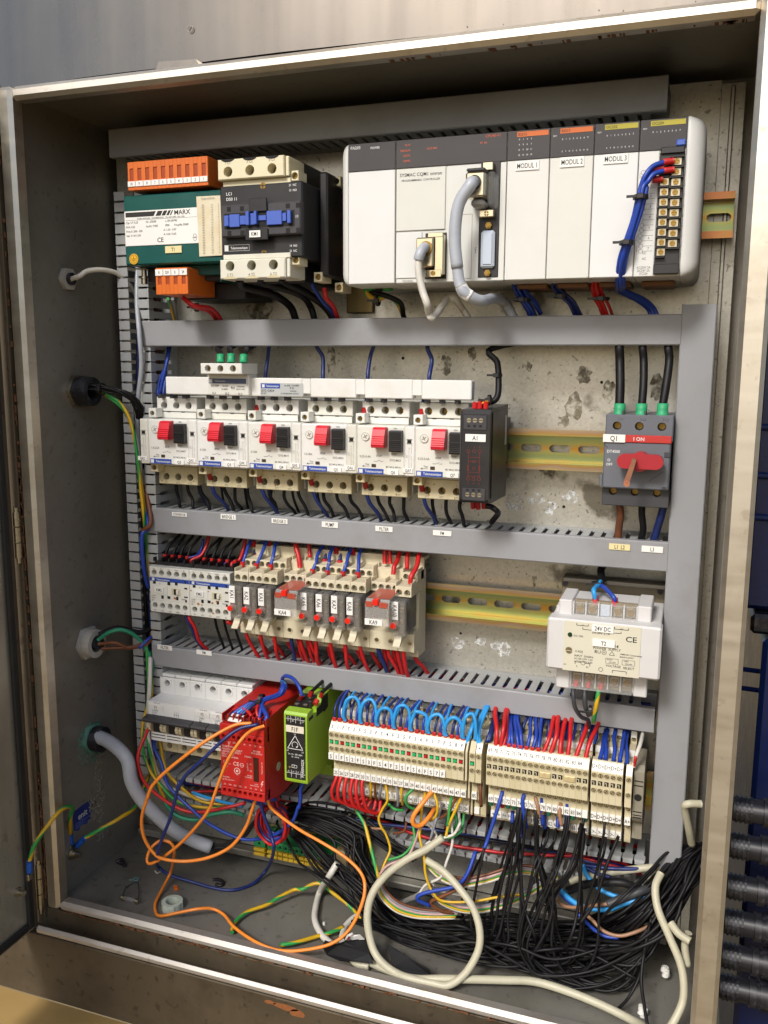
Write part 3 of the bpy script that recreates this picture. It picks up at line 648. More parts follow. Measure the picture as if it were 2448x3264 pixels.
lb = part('rating_plate', B().box(73.9, 148.8, 44.6, 45.15, 620.8, 650.3, .25), M_paper, t)
b = B(); y = 44.5
b.add([(75.3, y, 645.2), (104, y, 645.2), (106.4, y, 649.2), (75.3, y, 649.2)], [[0, 1, 2, 3]])
for x, wd in ((106, 5), (112, 3.6), (116.8, 2.4), (120.3, 1.2)): b.add([(x, y, 645.2), (x + wd, y, 645.2), (x + wd + 2.4, y, 649.2), (x + 2.4, y, 649.2)], [[0, 1, 2, 3]])
b.text('MARX', 132.5, y, 647.2, 3.8, 1.05)
b.text('D-54516 WITTLICH   GUTENBERGSTR.7   TEL. 06571-6002   FAX -1026', 111, y, 643.6, 1.1, .98)
b.line((75.3, 642.6), (147, 642.6), y, .2)
for (x, z, s_) in ((75.5, 640.6, 'Typ: UT 0,25'), (96, 640.6, 'Nr. 670/00'), (115.5, 640.6, 'n. EN 60742'), (75.5, 636.9, 'kVA: 0,25'), (96, 636.9, 'Iso.Kl.: T40E'), (115.5, 636.9, 'IP00'), (124.5, 636.9, 'Freq.Hz: 50/60'), (75.5, 633.2, 'Prim.V: 200 - 550'), (113.5, 633.2, 'A: 1,30 - 0,47'), (75.5, 629.6, 'Sek. V: 24 / 230'), (113.5, 629.6, 'A: 4,20 / 0,65')):
    b.text(s_, x, y, z, 1.7, .95, 'l')
b.text('CE', 110, y, 625, 3.8, 1); b.loop(144.5, 627.2, 1.4, y, .3); b.loop(144.5, 624.4, 1.4, y, .3); b.line((142, 625.8), (147, 625.8), y, .3)
part('lettering', b, M_ink, lb)
pp = part('paper_table', B().add([(147, 44.3, 659), (170.2, 44.1, 658.6), (170.8, 43.8, 634), (172, 43.6, 609.8), (148.5, 44.3, 609.6)], [[0, 1, 2, 3, 4]]).add([(147, 44.45, 659), (170.2, 44.25, 658.6), (170.8, 43.95, 634), (172, 43.75, 609.8), (148.5, 44.45, 609.6)], [[4, 3, 2, 1, 0]]), mat('aged_paper', 'd8cfb4', .7, var=.06, scale=15, dirt=.5, dcol='c09a50', dscale=22), t)
b = B(); b.text('Spannung Anschluss Br.', 158.5, 43.4, 657, 1.1, .85)
for k in range(20):
    z = 651.5 - k * 2.06; b.text(str(200 + k * 18), 153.5, 43.4, z, 1.1, .9); b.text('%d-%d' % (1 + k // 9, 4 + k % 7), 162, 43.4, z, 1.1, .9); b.text('%d' % (3 + k % 6), 168.6, 43.4, z, 1.1, .9)
part('lettering', b, M_faint, pp)
tag(t, 114.6, 131.1, 45, 613.5, 619.4, 'T1', 3, .8, M_cream)
o = part('earth_symbol', B().cyl((82, 44.5, 609.8), 4.6, .6, n=20), M_yellow, t)
b = B(); b.loop(82, 609.8, 3.6, 44.4, .3, n=18); b.line((82, 612.4), (82, 609.8), 44.4, .4); b.line((79.4, 609.8), (84.6, 609.8), 44.4, .4); b.line((80.2, 608.6), (83.8, 608.6), 44.4, .4); b.line((81.2, 607.4), (82.8, 607.4), 44.4, .4); part('lettering', b, M_ink, o)
b = B(); b.cyl((77.6, 66, 590), 3.2, 5, 'z', 6); b.cyl((77.6, 66, 595), 4.4, 1.2, 'z', 16); b.cyl((77.6, 66, 596.4), 2.4, 8, 'z', 12); b.box(72, 84, 60, 74, 602.6, 603.8, .3); part('earth_screw', b, M_steelp, t)

# large contactor
t = thing('large_contactor', 'black power contactor with cream terminal shrouds and blue slider tagged KM1', 'contactor', (214, 100, 590))
b = B(); b.box(176.8, 251.4, 32.2, 140, 604.5, 663.5, 1.2); part('body', b, M_black, t)
b = B(); b.box(179, 239.5, 60, 141, 587, 604.4, 1); b.box(179, 239.5, 60, 141, 663.6, 684, 1); b.box(252, 259.5, 64, 142, 592, 676, 1.5); part('rear_body', b, M_black, t)
b = B(); b.box(181, 253, 25, 32.1, 621.5, 647, 1); part('front_housing', b, M_char, t)
for x in (187, 199, 240, 249):
    for z in (641.5, 622.6): b = B(); b.box(x, x + 3.6, 24.9, 25.05, z, z + 3.7, 0); part('square_pocket', b, M_hole, t)
b = B(); b.box(208, 224, 23, 25, 640, 650.5, .5); b.box(204, 224.5, 23.4, 25, 618, 627, .5); part('raised_guide', b, M_black, t)
b = B(); b.box(184.5, 247.5, 24.7, 25.1, 628, 640, 0); part('slider_channel', b, M_hole, t)
b = B(); b.box(186, 190, 21.5, 24.8, 629.6, 638, .4); b.box(190, 199.5, 22.6, 24.8, 628.8, 638.8, .4); b.box(199.5, 206, 23.2, 24.8, 630.5, 637.5, .3); b.box(206, 209, 20.5, 24.8, 629.5, 640.2, .4); b.box(209, 213.5, 23, 24.8, 630, 639, .3); b.box(213.5, 215.8, 20.5, 24.8, 630, 640.2, .3); b.box(215.8, 223, 23.5, 24.8, 633, 637, .3)
b.box(224, 237.5, 22.4, 24.8, 629, 639.8, .4); b.box(237.5, 241, 23.4, 24.8, 631.5, 638, .3); b.box(242.5, 245.6, 21.5, 24.8, 629.5, 639.4, .4); part('blue_slider', b, M_bluep, t)
for z0, z1, hz, lbl, lz in ((667, 683, 673.3, ('1 L1', '3 L2', '5 L3'), 680.2), (588.5, 604, 598.8, ('2 T1', '4 T2', '6 T3'), 591.6)):
    b = B(); b.holebox(177.5, 237.4, 28, 60, z0, z1, [(187 + k * 19.9, hz, 4.1) for k in range(3)], 16, .8); b.box(237.5, 240.5, 30.5, 60, z0 + .4, z1 - .4, .5)
    if z0 > 620: b.box(179.5, 241, 32.5, 60, 662.5, 666.9, .5)
    else: b.box(179.5, 241, 30.2, 60, 604.1, 608.2, .5)
    p_ = part('terminal_shroud', b, M_ivory if z0 > 620 else mat('clean_white_shroud', 'd5d2c2', .42, var=.04, dirt=.1, dcol='a48a5c', dscale=45), t)
    b = B()
    for k in range(3): b.text(lbl[k], 187 + k * 19.9, 27.9, lz, 2.2, 1)
    part('lettering', b, M_faint, p_)
    b = B()
    for k in range(3):
        c = 187 + k * 19.9; zz = z1 if z0 > 620 else z0; sg = 1 if z0 > 620 else -1
        b.prism([(c + 6 * math.cos(a), zz + sg * (.05 - (2.6 * math.sin(a)) if 0 else .05) + (sg * -2.4 * math.sin(a))) for a in [R(q * 20) for q in range(10)]], 27.9, 28.2, 'y')
    part('cable_notch', b, M_hole if z0 > 620 else M_gvlow, p_)
    for k in range(3): inst('screw', SCREW['cross', 3.4], p_, (187 + k * 19.9, 39, hz))
for z0, z1 in ((663.8, 671.8), (598.6, 606.5)):
    p_ = part('auxiliary_terminal', B().holebox(239.2 + 1.4, 247.2, 34, 50, z0, z1, [(243.9, (z0 + z1) / 2, 2.8)], 5), M_ivory, t); inst('screw', SCREW['cross', 2.6], p_, (243.9, 37, (z0 + z1) / 2))
b = B(); b.text('LC1', 182.5, 32.1, 656.8, 2.4, 1, 'l'); b.text('D50 11', 182.5, 32.1, 652.6, 2.4, 1, 'l'); b.text('21  NC', 239.5, 32.1, 660.5, 1.7, .9, 'l'); b.text('13  NO', 239.5, 32.1, 656.6, 1.7, .9, 'l'); b.text('14  NO', 239.5, 32.1, 613.6, 1.7, .9, 'l'); b.text('22  NC', 239.5, 32.1, 609.6, 1.7, .9, 'l'); b.text('11', 248.2, 24.9, 635, 2.1, 1, 'l')
b.text('Telemecanique', 193.5, 32.1, 613.7, 2, .9)
for p, q in (((179.7, 616.1), (203, 616.1)), ((179.7, 611.3), (203, 611.3)), ((203, 611.3), (203, 616.1))): b.line(p, q, 32.1, .2)
b.quad(180, 183.6, 32.1, 611.5, 615.9); part('lettering', b, M_wink, t)
for z in (661.5, 608.6): inst('screw', SCREW['cross', 2.6], t, (216.5, 31.9, z))
tag(t, 208.4, 218.4, 23, 620, 625.4, 'KM1', 3)
for z0, y0 in ((597, 62), (590, 84)):
    p_ = part('coil_terminal', B().holebox(247.5 + (y0 - 62) * .45, 255 + (y0 - 62) * .45, y0, y0 + 20, z0 - 9.5, z0 - 1.5, [(251.3 + (y0 - 62) * .45, z0 - 5.5, 2.7)], 5), M_ivory, t); inst('screw', SCREW['cross', 2.6], p_, (251.3 + (y0 - 62) * .45, y0 + 3, z0 - 5.5))
p_ = part('coil_terminal', B().holebox(256, 263, 84, 104, 668, 676, [(259.5, 672, 2.5)], 5), M_ivory, t)
b = B(); b.box(246, 272, 139, 141, 566, 690, 2); part('adapter_plate', b, mat('dull_chromated_plate', '8a7a50', .5, .6, var=.25), t)

# controller rack, built of separate modules
PZ0, PZ1 = 583, 692
def end_cap(xb, sg, depth, z0, z1, rz):
    b = B(); rows = []; zs = [(z0, 0), (z0 + rz * .13, .5), (z0 + rz * .35, .77), (z0 + rz * .65, .94), (z0 + rz, 1), (z1 - rz, 1), (z1 - rz * .65, .94), (z1 - rz * .35, .77), (z1 - rz * .13, .5), (z1, 0)]
    for z, f in zs:
        w_ = depth * (.45 + .55 * f); rows.append([(xb + sg * w_ * math.sin(R(q * 10)), 48.3 + 14 * (1 - math.cos(R(q * 10))) + (1 - f) * 2.5, z) for q in range(10)] + [(xb + sg * w_, 142, z), (xb, 142, z)])
    n = len(rows[0]); b.add([p for r_ in rows for p in r_], [[i * n + k, i * n + (k + 1) % n, (i + 1) * n + (k + 1) % n, (i + 1) * n + k] for i in range(len(rows) - 1) for k in range(n)] , 0, True)
    b.add(rows[0] + rows[-1], [list(range(n)), list(range(2 * n - 1, n - 1, -1))]); return b
def module(x0, x1, label, name='controller_module', zsplit=670.4):
    t = thing(name, label, 'controller module', ((x0 + x1) / 2, 95, PZ0), 'controller modules')
    b = B(); b.box(x0 + .15, x1 - .15, 49.2, 142, PZ0 + .2, PZ1 - .2, .6); part('housing', b, M_plc, t)
    b = B(); b.box(x0 + .2, x1 - .2, 48, 49.1, zsplit + .2, PZ1 - .3, .3); p = part('indicator_panel', b, M_panel, t)
    return t, p
t, p = module(284.4, 324.4, 'wide ivory power supply module marked PA203 at the left end of the controller', 'power_module')
b = B(); b.text('PA203', 286.5, 47.9, 688.6, 2.2, 1, 'l'); b.text('POWER', 303.5, 47.9, 687.6, 1.7, .9, 'l'); part('lettering', b, M_wink, p)
b = B(); b.box(284.7, 324.1, 48, 49.1, PZ0 + .5, 670.2, .4); part('front_door', b, M_plc, t)
b = end_cap(284.3, -1, 8.4, 583.2, 692, 9); part('end_cover', b, M_plc, t)
t, cp = module(324.9, 412.8, 'broad ivory processor module with two plug sockets and a black indicator strip', 'processor_module')
b = B(); [b.text(s_, 336.5, 47.9, z, 1.5, .95, 'r') for s_, z in (('RUN', 687.6), ('ERR/ALM', 683.6), ('COM1', 679.8), ('COM2', 675.8))]; b.text('OUT INH', 350, 47.9, 683.9, 1.5, .9, 'l'); b.text('CPU45-V1', 408, 47.9, 689.5, 2, .95, 'r'); b.text('BP  BA', 392, 47.9, 685, 1.3, 1, 'l'); part('lettering', b, M_rink, cp)
b = B(); b.box(325.2, 365.4, 48, 49.1, 623.3, 670.1, .4); p = part('upper_door', b, M_plc, t)
b = B(); b.text('SYSMAC CQM1 omron', 345.3, 47.9, 665.4, 2.5, .97); b.text('PROGRAMMABLE  CONTROLLER', 345.3, 47.9, 661.2, 1.5, .98); part('lettering', b, M_ink, p)
b = B(); b.box(325.2, 346.8, 48.3, 49.1, 587, 622.2, .4); part('lower_door', b, M_plc, t)
b = B(); b.box(366.8, 412.6, 48.4, 49.1, PZ0 + .5, 670, .3); part('right_face', b, M_plc, t)
b = B(); b.box(349.6, 367, 48.2, 49.15, 586, 620.8, .2); b.box(393.2, 408.3, 47.6, 49.15, 586, 671, .3); b.box(392.5, 393.2, 47.8, 48.4, 586, 632, 0); part('socket_well', b, M_black, t)
b = B()
for px, py, qx, qy in ((371.5, 633.6, 387, 633.6), (387, 633.6, 387, 585.5), (387, 585.5, 371.5, 585.5)): b.line((px, py), (qx, qy), 48.3, .3)
b.text('PERIPHERAL', 331, 47.9, 585, 1.2, .95, 'l'); b.text('PORT', 355.5, 47.9, 584.9, 1.2, .95, 'l'); b.text('2', 390.2, 48.2, 605.5, 2, .8); b.text('C', 390.2, 48.2, 607.6, 2, .8); part('lettering', b, M_faint, t)
b = B(); b.box(395, 405.8, 44, 47.5, 592.5, 620.4, 2.2); b.box(396.8, 404, 43.2, 44.1, 595, 618, .8); part('port_cap', b, M_milk, t)
for z in (624.2, 589): b = B(); b.cyl((400.5, 45, z), 2.6, 2.6, n=6); b.cyl((400.5, 44.2, z), 1.5, 1, n=12); part('hex_standoff', b, M_brass, t)
xs = [413, 445, 477, 508.8, 541]
LB = [('first ivory input module, orange strip, tagged MODUL 1', 'MODUL 1', 'ID212', M_orange), ('second ivory input module, orange strip, tagged MODUL 2', 'MODUL 2', 'ID212', M_orange), ('third ivory module with a yellow strip, tagged MODUL 3', 'MODUL 3', 'OC222', None), ('relay output module at the right end with exposed screw terminals', None, 'OC224', None)]
M_ybar = mat('yellow_print_bar', 'b3a72c', .5)
for k in range(4):
    t, p = module(xs[k], xs[k + 1], LB[k][0], 'io_module')
    x0, x1 = xs[k], xs[k + 1]
    part('type_bar', B().box(x0 + 7.2, x1 - 1.4, 47.8, 47.95, 687, 690.5, 0), LB[k][3] or M_ybar, t)
    b = B(); b.text(LB[k][2], x0 + 8, 47.7, 688.7, 1.8, 1, 'l'); part('lettering', b, M_ink, t)
    b = B()
    if k == 0:
        for r_ in range(4):
            for c in range(4): b.text(str(r_ * 4 + c), x0 + 9 + c * 3.0, 47.9, 685.2 - r_ * 3.7, 1.1, 1)
    else:
        for c in range(8): b.text(str(c), x0 + 9 + c * 2.6, 47.9, 683, 1.1, 1)
        if k < 3:
            for c in range(8): b.text(str(8 + c), x0 + 9 + c * 2.6, 47.9, 674.5, 1.1, .7)
    b.text('RDY' if k else '', x0 + 3.5, 47.9, 685.6, 1.0, 1); part('lettering', b, M_wink, p)
    if k < 3:
        b = B(); b.box(x0 + .35, x1 - .35, 48, 49.1, PZ0 + .5, 670.2, .4); part('front_door', b, M_plc, t)
        tx = [(419.9, 437.4, 662.8, 669.5), (452.9, 470.2, 663, 670.1), (484.1, 501.4, 663.3, 670)][k]; tag(t, tx[0], tx[1], 47.9, tx[2], tx[3], LB[k][1], 3.5, .72)
    else:
        b = B(); b.box(x0 + .35, 523, 48.2, 49.1, PZ0 + .5, 670.2, .3); pf = part('wiring_diagram', b, M_plc, t)
        b = B()
        for j in range(8):
            z = 656 - j * 7.3
            for q in (0, 3.6): b.loop(512.5 + (j % 2) * .8, z - q, 1.5, 48.1, .25, n=10); b.line((514.2, z - q), (521.5, z - q), 48.1, .25)
            b.line((510.3, z), (510.3, z - 3.6), 48.1, .25); b.text(str(j), 518.5, 48.1, z - 1.7, 1.7, 1)
        for s_, z in (('NC', 600), ('NC', 596), ('AC250V 2A', 589.8), ('DC24V 2A', 587.6), ('OC224', 585.4)): b.text(s_, 516, 48.1, z, 1.7, .8)
        part('lettering', b, M_faint, pf)
        b = B(); b.box(523.4, 540.4, 46, 49.1, 588, 668.5, .4); b.box(523, 540.6, 44, 48, 584.5, 591.5, .5); b.box(524, 540, 44, 48, 667, 671.5, .5)
        for j in range(10): b.box(531.6, 532.2, 43.2, 46, 593 + j * 6.9, 598, 0) if 0 else None
        tbk = part('screw_terminal_strip', b, M_black, t)
        b = B()
        for j in range(10): b.box(530.6, 540.2, 42.6, 46, 664.6 - j * 6.95 - .5, 664.6 - j * 6.95 + .3, .1)
        for j in range(9): b.box(523.6, 530.4, 42.6, 46, 651.5 - j * 6.9 - .5, 651.5 - j * 6.9 + .3, .1)
        part('barrier_rib', b, M_black, tbk)
        for j in range(9):
            b = B(); z = 661.6 - j * 7.0; b.box(532, 538.6, 45, 46.2, z - 2.7, z + 2.7, .3); part('clamp_plate', b, M_steelp, tbk); inst('screw', SCREW['cross', 1.9], tbk, (535.2, 44.2, z))
            if j < 8: b = B(); z = 648.2 - j * 6.9; b.box(524.6, 530.6, 45, 46.2, z - 2.7, z + 2.7, .3); part('clamp_plate', b, M_steelp, tbk); inst('screw', SCREW['cross', 1.9], tbk, (527.6, 44.2, z))
        b = B(); b.box(534, 540.4, 45.5, 47.8, 672, 676.5, .8); part('blue_latch', b, M_bluep, t)
        b = end_cap(541.2, 1, 12.8, 583.2, 692.4, 10); part('end_cover', b, M_plc, t)
    b = B(); b.box(x0 + 4, x1 - 4, 80, 120, 579.5, 583, .8); part('lower_latch', b, mat('brown_latch', '7a5230', .5), t)
# plugs with their cables
t = thing('serial_plug', 'chromed plug with a thick grey cable in the right controller port', 'cable plug', (394, 35, 650))
b = B(); b.box(386.5, 401.5, 27, 47.2, 642, 660.5, 1.5); part('shell', b, M_chrome, t)
b = B(); b.box(386.8, 401.2, 28, 47.4, 660.7, 663, .8); part('dark_cap', b, M_char, t)
b = B(); b.box(401.7, 407.6, 33, 47.4, 636, 661, 1.5); part('clear_latch', b, M_clear2, t)
b = B(); b.box(394.5, 405.5, 40, 47.5, 629.5, 635, .6); b.box(396, 404, 41, 47.5, 663.5, 669.5, .5); part('screw_lug', b, M_chrome, t); inst('screw', SCREW['cross', 1.9], t, (400, 39.6, 632))
b = B(); b.box(390, 400, 30, 46, 635.4, 641.8, 2); part('grey_boot', b, mat('grey_boot', '8e8c86', .5), t)
b = B(); b.ring((393.5, 25.8, 652.5), 5.2, 3.6, 1.6, n=20); part('cable_collar', b, M_black, t)
b = B(); b.tube([(393.5, 30, 652.5), (392.5, 23.5, 652), (392.2,20,649.3),(384.3,20,637.8),(381.5,20,623.4),(381.4,20,607.1),(383.5,20,590.6)], 4.6, 12); b.tube([(383,21,591.6),(385.2,21,579.9),(388.8,21,573.2), (395.6,26,568.5), (400.2,36,567.4), (400.5,70,571.5), (402.9,100,570.5),(410,100,558.8), (413.3,104,551.8)], 4.3, 12); part('cable', b, [WM['palegrey']], t)
b = B(); b.tube([(385.9,21,578.1), (388.6,22,573.1), (393.1,23.5,569.8)], 4.75, 14); part('cable_marker', b, M_paper, t)
t = thing('small_plug', 'tarnished metal plug with a thin white cable in the left controller port', 'cable plug', (352, 40, 605))
b = B(); b.box(345, 359, 38, 47, 594, 616.4, 1); b.box(359.2, 366.5, 41, 47.4, 588, 619, .8); part('shell', b, M_chrome, t)
b = B(); b.box(352, 365, 40.4, 41, 586.6, 592, .3); b.box(354, 366, 40.4, 41, 616.6, 620, .3); part('screw_lug', b, M_chrome, t); inst('screw', SCREW['cross', 1.9], t, (358.5, 39.6, 589.5))
b = B(); b.ring((353.5, 36.6, 608.3), 5.2, 3.4, 1.6, n=18); part('cable_collar', b, M_brass, t)
b = B(); b.tube([(353.5, 44, 608.3), (352.8, 34, 608), (350.9,30,602.8),(349.9,30,598.6)], 4, 12); part('cable_boot', b, [WM['palegrey']], t)
b = B(); b.tube([(350,30,600.3),(349.9,30,592.7),(351.1,30,584.1),(354,30,573.8),(357.3,30,565.2), (355.9,40,558.5),(358.8,40,555.6), (357.7,60,561.4), (358.3,85,573.1),(364.3,85,573), (367.4,100,565.4),(371.6,100,559.3), (374.2,106,552.2)], 2.9, 10, sub=6); part('cable', b, [WM['white']], t)

# ================================================================ second row: motor breakers
GX, GP = 61.9, 52.86
def breaker_body(x):
    t = thing('motor_breaker', '', 'motor breaker', (x + 31, 110, 404), 'motor protection breakers in a row')
    b = B(); b.box(x + 9.2, x + 53, 72, 91.5, 425, 467.2, 1); b.box(x + 8, x + 50, 92.5, 106, 421.2, 473.4, .3); b.box(x + 8, x + 50, 106.2, 142, 404, 486.8, .6); part('front_cover', b, M_white, t)
    p = part('top_terminals', B().holebox(x + 6.6, x + 50.4, 92, 106, 473.6, 487.2, [(x + 14.7 + k * 13.4, 479.6, 3.5) for k in range(3)], 13, .6), M_white, t)
    b = B(); b.box(x + 7, x + 50, 91.4, 95, 467.4, 473.2, .3); part('terminal_cover', b, M_white, t)
    b = B(); b.box(x + 18.5, x + 22, 91.2, 92.2, 473, 473.7, 0); b.box(x + 34, x + 37.5, 91.2, 92.2, 473, 473.7, 0); b.box(x + 8, x + 49.5, 91.7, 92.3, 473.25, 473.5, 0); part('cover_notch', b, M_hole, t)
    b = B(); [b.text(s_, x + 14.4 + k * 13.4, 91.9, 485.3, 1.8, 1) for k, s_ in enumerate(('1L1', '3L2', '5L3'))]; part('lettering', b, M_faint, p)
    for k in range(3): inst('screw', SCREW['cross', 2.6], p, (x + 14.7 + k * 13.4, 101, 479.6))
    p = part('bottom_terminals', B().holebox(x + 6, x + 49, 92, 106, 403.5, 421, [(x + 14.6 + k * 13.2, 410.9, 3.4) for k in range(3)], 13, .6), M_gvlow, t)
    b = B(); [b.text(s_, x + 14.4 + k * 13.2, 91.9, 405.4, 1.7, 1) for k, s_ in enumerate(('2T1', '4T2', '6T3'))]; part('lettering', b, M_faint, p)
    for k in range(3): inst('screw', SCREW['cross', 2.6], p, (x + 14.6 + k * 13.2, 101, 410.9))
    a = part('auxiliary_block', B().box(x + .1, x + 9, 72, 140, 424.9, 467.4, .8), M_white, t)
    for z0, z1, h in ((468.6, 477, 472.4), (416.4, 424.6, 420.4)):
        q = part('auxiliary_terminal', B().holebox(x + 5, x + 13.4, 80, 91.2, z0, z1, [(x + 9, h, 2.5)], 5, .5), M_white if z0 > 440 else M_gvlow, a); inst('screw', SCREW['cross', 1.9], q, (x + 9, 83, h))
    b = B(); b.box(x + 2.4, x + 6, 71.7, 72.1, 453.4, 456, 0); part('indicator_slot', b, M_hole, a)
    b = B(); b.box(x + 1.8, x + 6.8, 71.6, 72, 452.6, 453.2, .05); b.box(x + 1.8, x + 6.8, 71.6, 72, 456.2, 456.8, .05); b.line((x + 4, 448), (x + 4, 434), 71.85, .2); b.line((x + 6.2, 450), (x + 6.2, 444), 71.85, .2); b.line((x + 5.6, 443), (x + 6.6, 438), 71.85, .2); b.line((x + 6.2, 437), (x + 6.2, 432), 71.85, .2); b.text('13', x + 4, 71.85, 449, 1, .9); b.text('14', x + 4, 71.85, 433, 1, .9); b.text('21', x + 6.4, 71.85, 451, 1, .9); b.text('22', x + 6.4, 71.85, 431.5, 1, .9)
    for q in range(3): b.line((x + 1, 443 - q), (x + 3, 443 - q), 71.85, .2)
    part('lettering', b, M_faint, a)
    # stop and start rockers
    s_ = part('stop_button', B().prism([(72, 466.4), (67.2, 466), (65.4, 464.6), (61.4, 452.3), (61.8, 450), (63.6, 449), (72, 449.6)], x + 26, x + 37.4, 'x'), M_red, t)
    b = B()
    for q in range(5): z = 451.4 + q * 1.75; yy = 61.4 + (z - 452.3) * .325 if z > 452.3 else 61.45; b.box(x + 26.2, x + 37.2, yy - .45, yy + .5, z, z + .75, .15)
    part('grip_rib', b, M_red, s_)
    s_ = part('start_button', B().prism([(72, 464), (67.4, 463.6), (66.6, 462.6), (66.9, 456), (66.3, 447), (67, 445.8), (72, 445.6)], x + 40.4, x + 51.4, 'x'), M_black, t)
    b = B()
    for q in range(6): b.box(x + 40.6, x + 51.2, 65.7, 66.8, 446.8 + q * 1.6, 447.5 + q * 1.6, .15)
    part('grip_rib', b, M_black, s_)
    b = B(); b.cyl((x + 17.4, 71.2, 457.8), 3.5, .9, n=18); d = part('setting_dial', b, M_white, t)
    b = B(); b.loop(x + 17.4, 457.8, 3.5, 71.1, .25, n=18); b.line((x + 15.6, 456.6), (x + 19.2, 459), 71.1, .7); b.line((x + 16.4, 459.6), (x + 18.4, 456), 71.1, .7); part('lettering', b, M_faint, d)
    b = B(); b.box(x + 23, x + 27, 71.6, 72.1, 431.6, 434.3, 0); part('test_slot', b, mat('brown_slot', '3a2c16', .6), t)
    b = B(); b.quad(x + 10.6, x + 34, 71.85, 424.9 + .6, 430.2); n_ = part('brand_label', b, M_brand, t)
    b = B(); b.quad(x + 11.4, x + 14.8, 71.7, 426.2, 429.5); b.text('Telemecanique', x + 24.8, 71.7, 427.9, 2.1, .86); part('lettering', b, M_wink, n_)
    b = B(); b.text('STOP', x + 29.8, 71.85, 441.6, 1.5, .95); b.text('START', x + 43.6, 71.85, 443.4, 1.5, .95); b.text('ON', x + 44.5, 71.85, 465.4, 1.5, .95); b.text('Test', x + 19, 71.85, 434, 1.5, .95); b.line((x + 14.5, 432.2), (x + 21, 432.2), 71.85, .3); b.line((x + 14.5, 432.2), (x + 16.3, 433), 71.85, .3); b.line((x + 14.5, 432.2), (x + 16.3, 431.4), 71.85, .3)
    b.line((x + 25, 436.7), (x + 28, 436.7), 71.85, .3); b.line((x + 28, 436.7), (x + 31, 438), 71.85, .3); b.line((x + 31, 436.7), (x + 33.5, 436.7), 71.85, .3); b.text('IEC 947-2, 947-4-1', x + 43, 71.85, 432.2, 1.45, .86); part('lettering', b, M_ink, t)
    return t
gv = breaker_body(GX); brk = [gv] + [dup(gv, (GX + GP * k + 31, 110, 404)) for k in range(1, 6)]
RNG = [('1.6-2.5A', 'GV2-M07'), ('6-10A', 'GV2-M14'), ('6-10A', 'GV2-M14'), ('13-18A', 'GV2-M20'), ('0.25-0.4A', 'GV2-M03'), ('0.25-0.4A', 'GV2-M03')]
POS = ['leftmost by the open duct', 'below the green sleeves', 'third from left', 'fourth from left', 'fifth from left', 'beside the black relay']
for k, t in enumerate(brk):
    x = GX + GP * k; t['label'] = 'white motor breaker with red and black rockers tagged Q%d, %s' % (k + 2, POS[k])
    tag(t, x - 2.6 + .4 * k, x + 7.6, 71.9, 428, 432, 'QA%d' % (k + 2), 2.4, .75); tag(t, x + 37.6, x + 47.8, 71.9, 425.6, 430, 'Q%d' % (k + 2), 2.6, .8)
    b = B(); b.text(RNG[k][0], x + 12, 71.85, 440.6, 1.9, .95, 'l'); b.text(RNG[k][1], x + 44.5, 71.85, 438.2, 1.9, .95); part('lettering', b, M_faint, t)
    b = B()
    for q in range(3 + 3 * (k > 1)):
        cx, cz = x + random.uniform(8, 47), random.choice([random.uniform(404, 408), random.uniform(414, 420)]); r = random.uniform(.3, .9)
        b.prism([(cx + r * math.cos(a) * random.uniform(.6, 1.3), cz + r * math.sin(a) * random.uniform(.6, 1.2)) for a in [q2 * .9 for q2 in range(7)]], 91.8, 91.95, 'y')
    part('rust_spot', b, mat('orange_stain', 'a8742c', .7, var=.3, scale=200), t)
# comb busbar and feed block
t = thing('comb_busbar', 'long white comb busbar lying across the tops of the motor breakers', 'busbar', (235, 86, 490))
b = B(); b.box(86.8, 134, 80, 91, 490.6, 506.8, .8); e = 134.1
for x0, x1 in ((227.5, 235.4), (278.8, 286.8), (330.2, 338.3)): b.box(e, x0, 80, 91, 490.2, 506.6, .8); b.box(x0 + .05, x1 - .05, 80.2, 90.8, 493.3, 506.4, .3); e = x1
b.box(e, 381.6, 80, 91, 490.2, 506.4, .8); part('bar', b, M_white, t)
b = B()
for k in range(6):
    for q in range(3): b.box(GX + GP * k + 13 + 13.4 * q, GX + GP * k + 16.5 + 13.4 * q, 84, 92.8, 486.5, 490.4, .3)
part('comb_tooth', b, M_char, t)
lb = part('type_label', B().quad(186.3, 228.5, 79.85, 490.9, 502.2), mat('silver_label', 'b3b6b4', .4, var=.04), t)
b = B(); b.quad(186.8, 206, 79.75, 497.4, 501.8); nb = part('brand_label', b, M_brand, lb)
b = B(); b.quad(188, 190.6, 79.65, 498.2, 501); b.text('Telemecanique', 198.2, 79.65, 499.6, 1.7, .85); part('lettering', b, M_wink, lb)
b = B(); b.text('GV2 G454', 186.8, 79.7, 495.4, 2, 1.05, 'l'); b.text('Ie 63A  Ui 690V', 217.5, 79.7, 500.2, 1.6, .95); b.text('IP 20', 217.5, 79.7, 497.9, 1.5, .95); b.text('BUS BAR', 219, 79.7, 495.3, 1.1, .95); b.text('UL TYPE INDUSTRIAL CONTROL', 215.5, 79.7, 493, 1.05, .8); b.text('IEC 947', 187, 79.7, 493, 1.2, .9, 'l'); part('lettering', b, M_ink, lb)
t = thing('feed_terminal', 'white three way feed terminal with green sleeved wires sitting on the busbar', 'feed terminal', (156, 80, 490))
b = B(); b.holebox(135.6, 177.3, 62, 92, 509.8, 519.4, [(143.2 + k * 12.7, 514.8, 3.1) for k in range(3)], 8, .7); p = part('terminal_head', b, M_white, t)
for k in range(3): inst('screw', SCREW['cross', 2.6], p, (143.2 + k * 12.7, 67.5, 514.8))
b = B(); b.box(134.9, 176.9, 75, 91.8, 490.7, 509.7, .7); p = part('terminal_body', b, M_white, t)
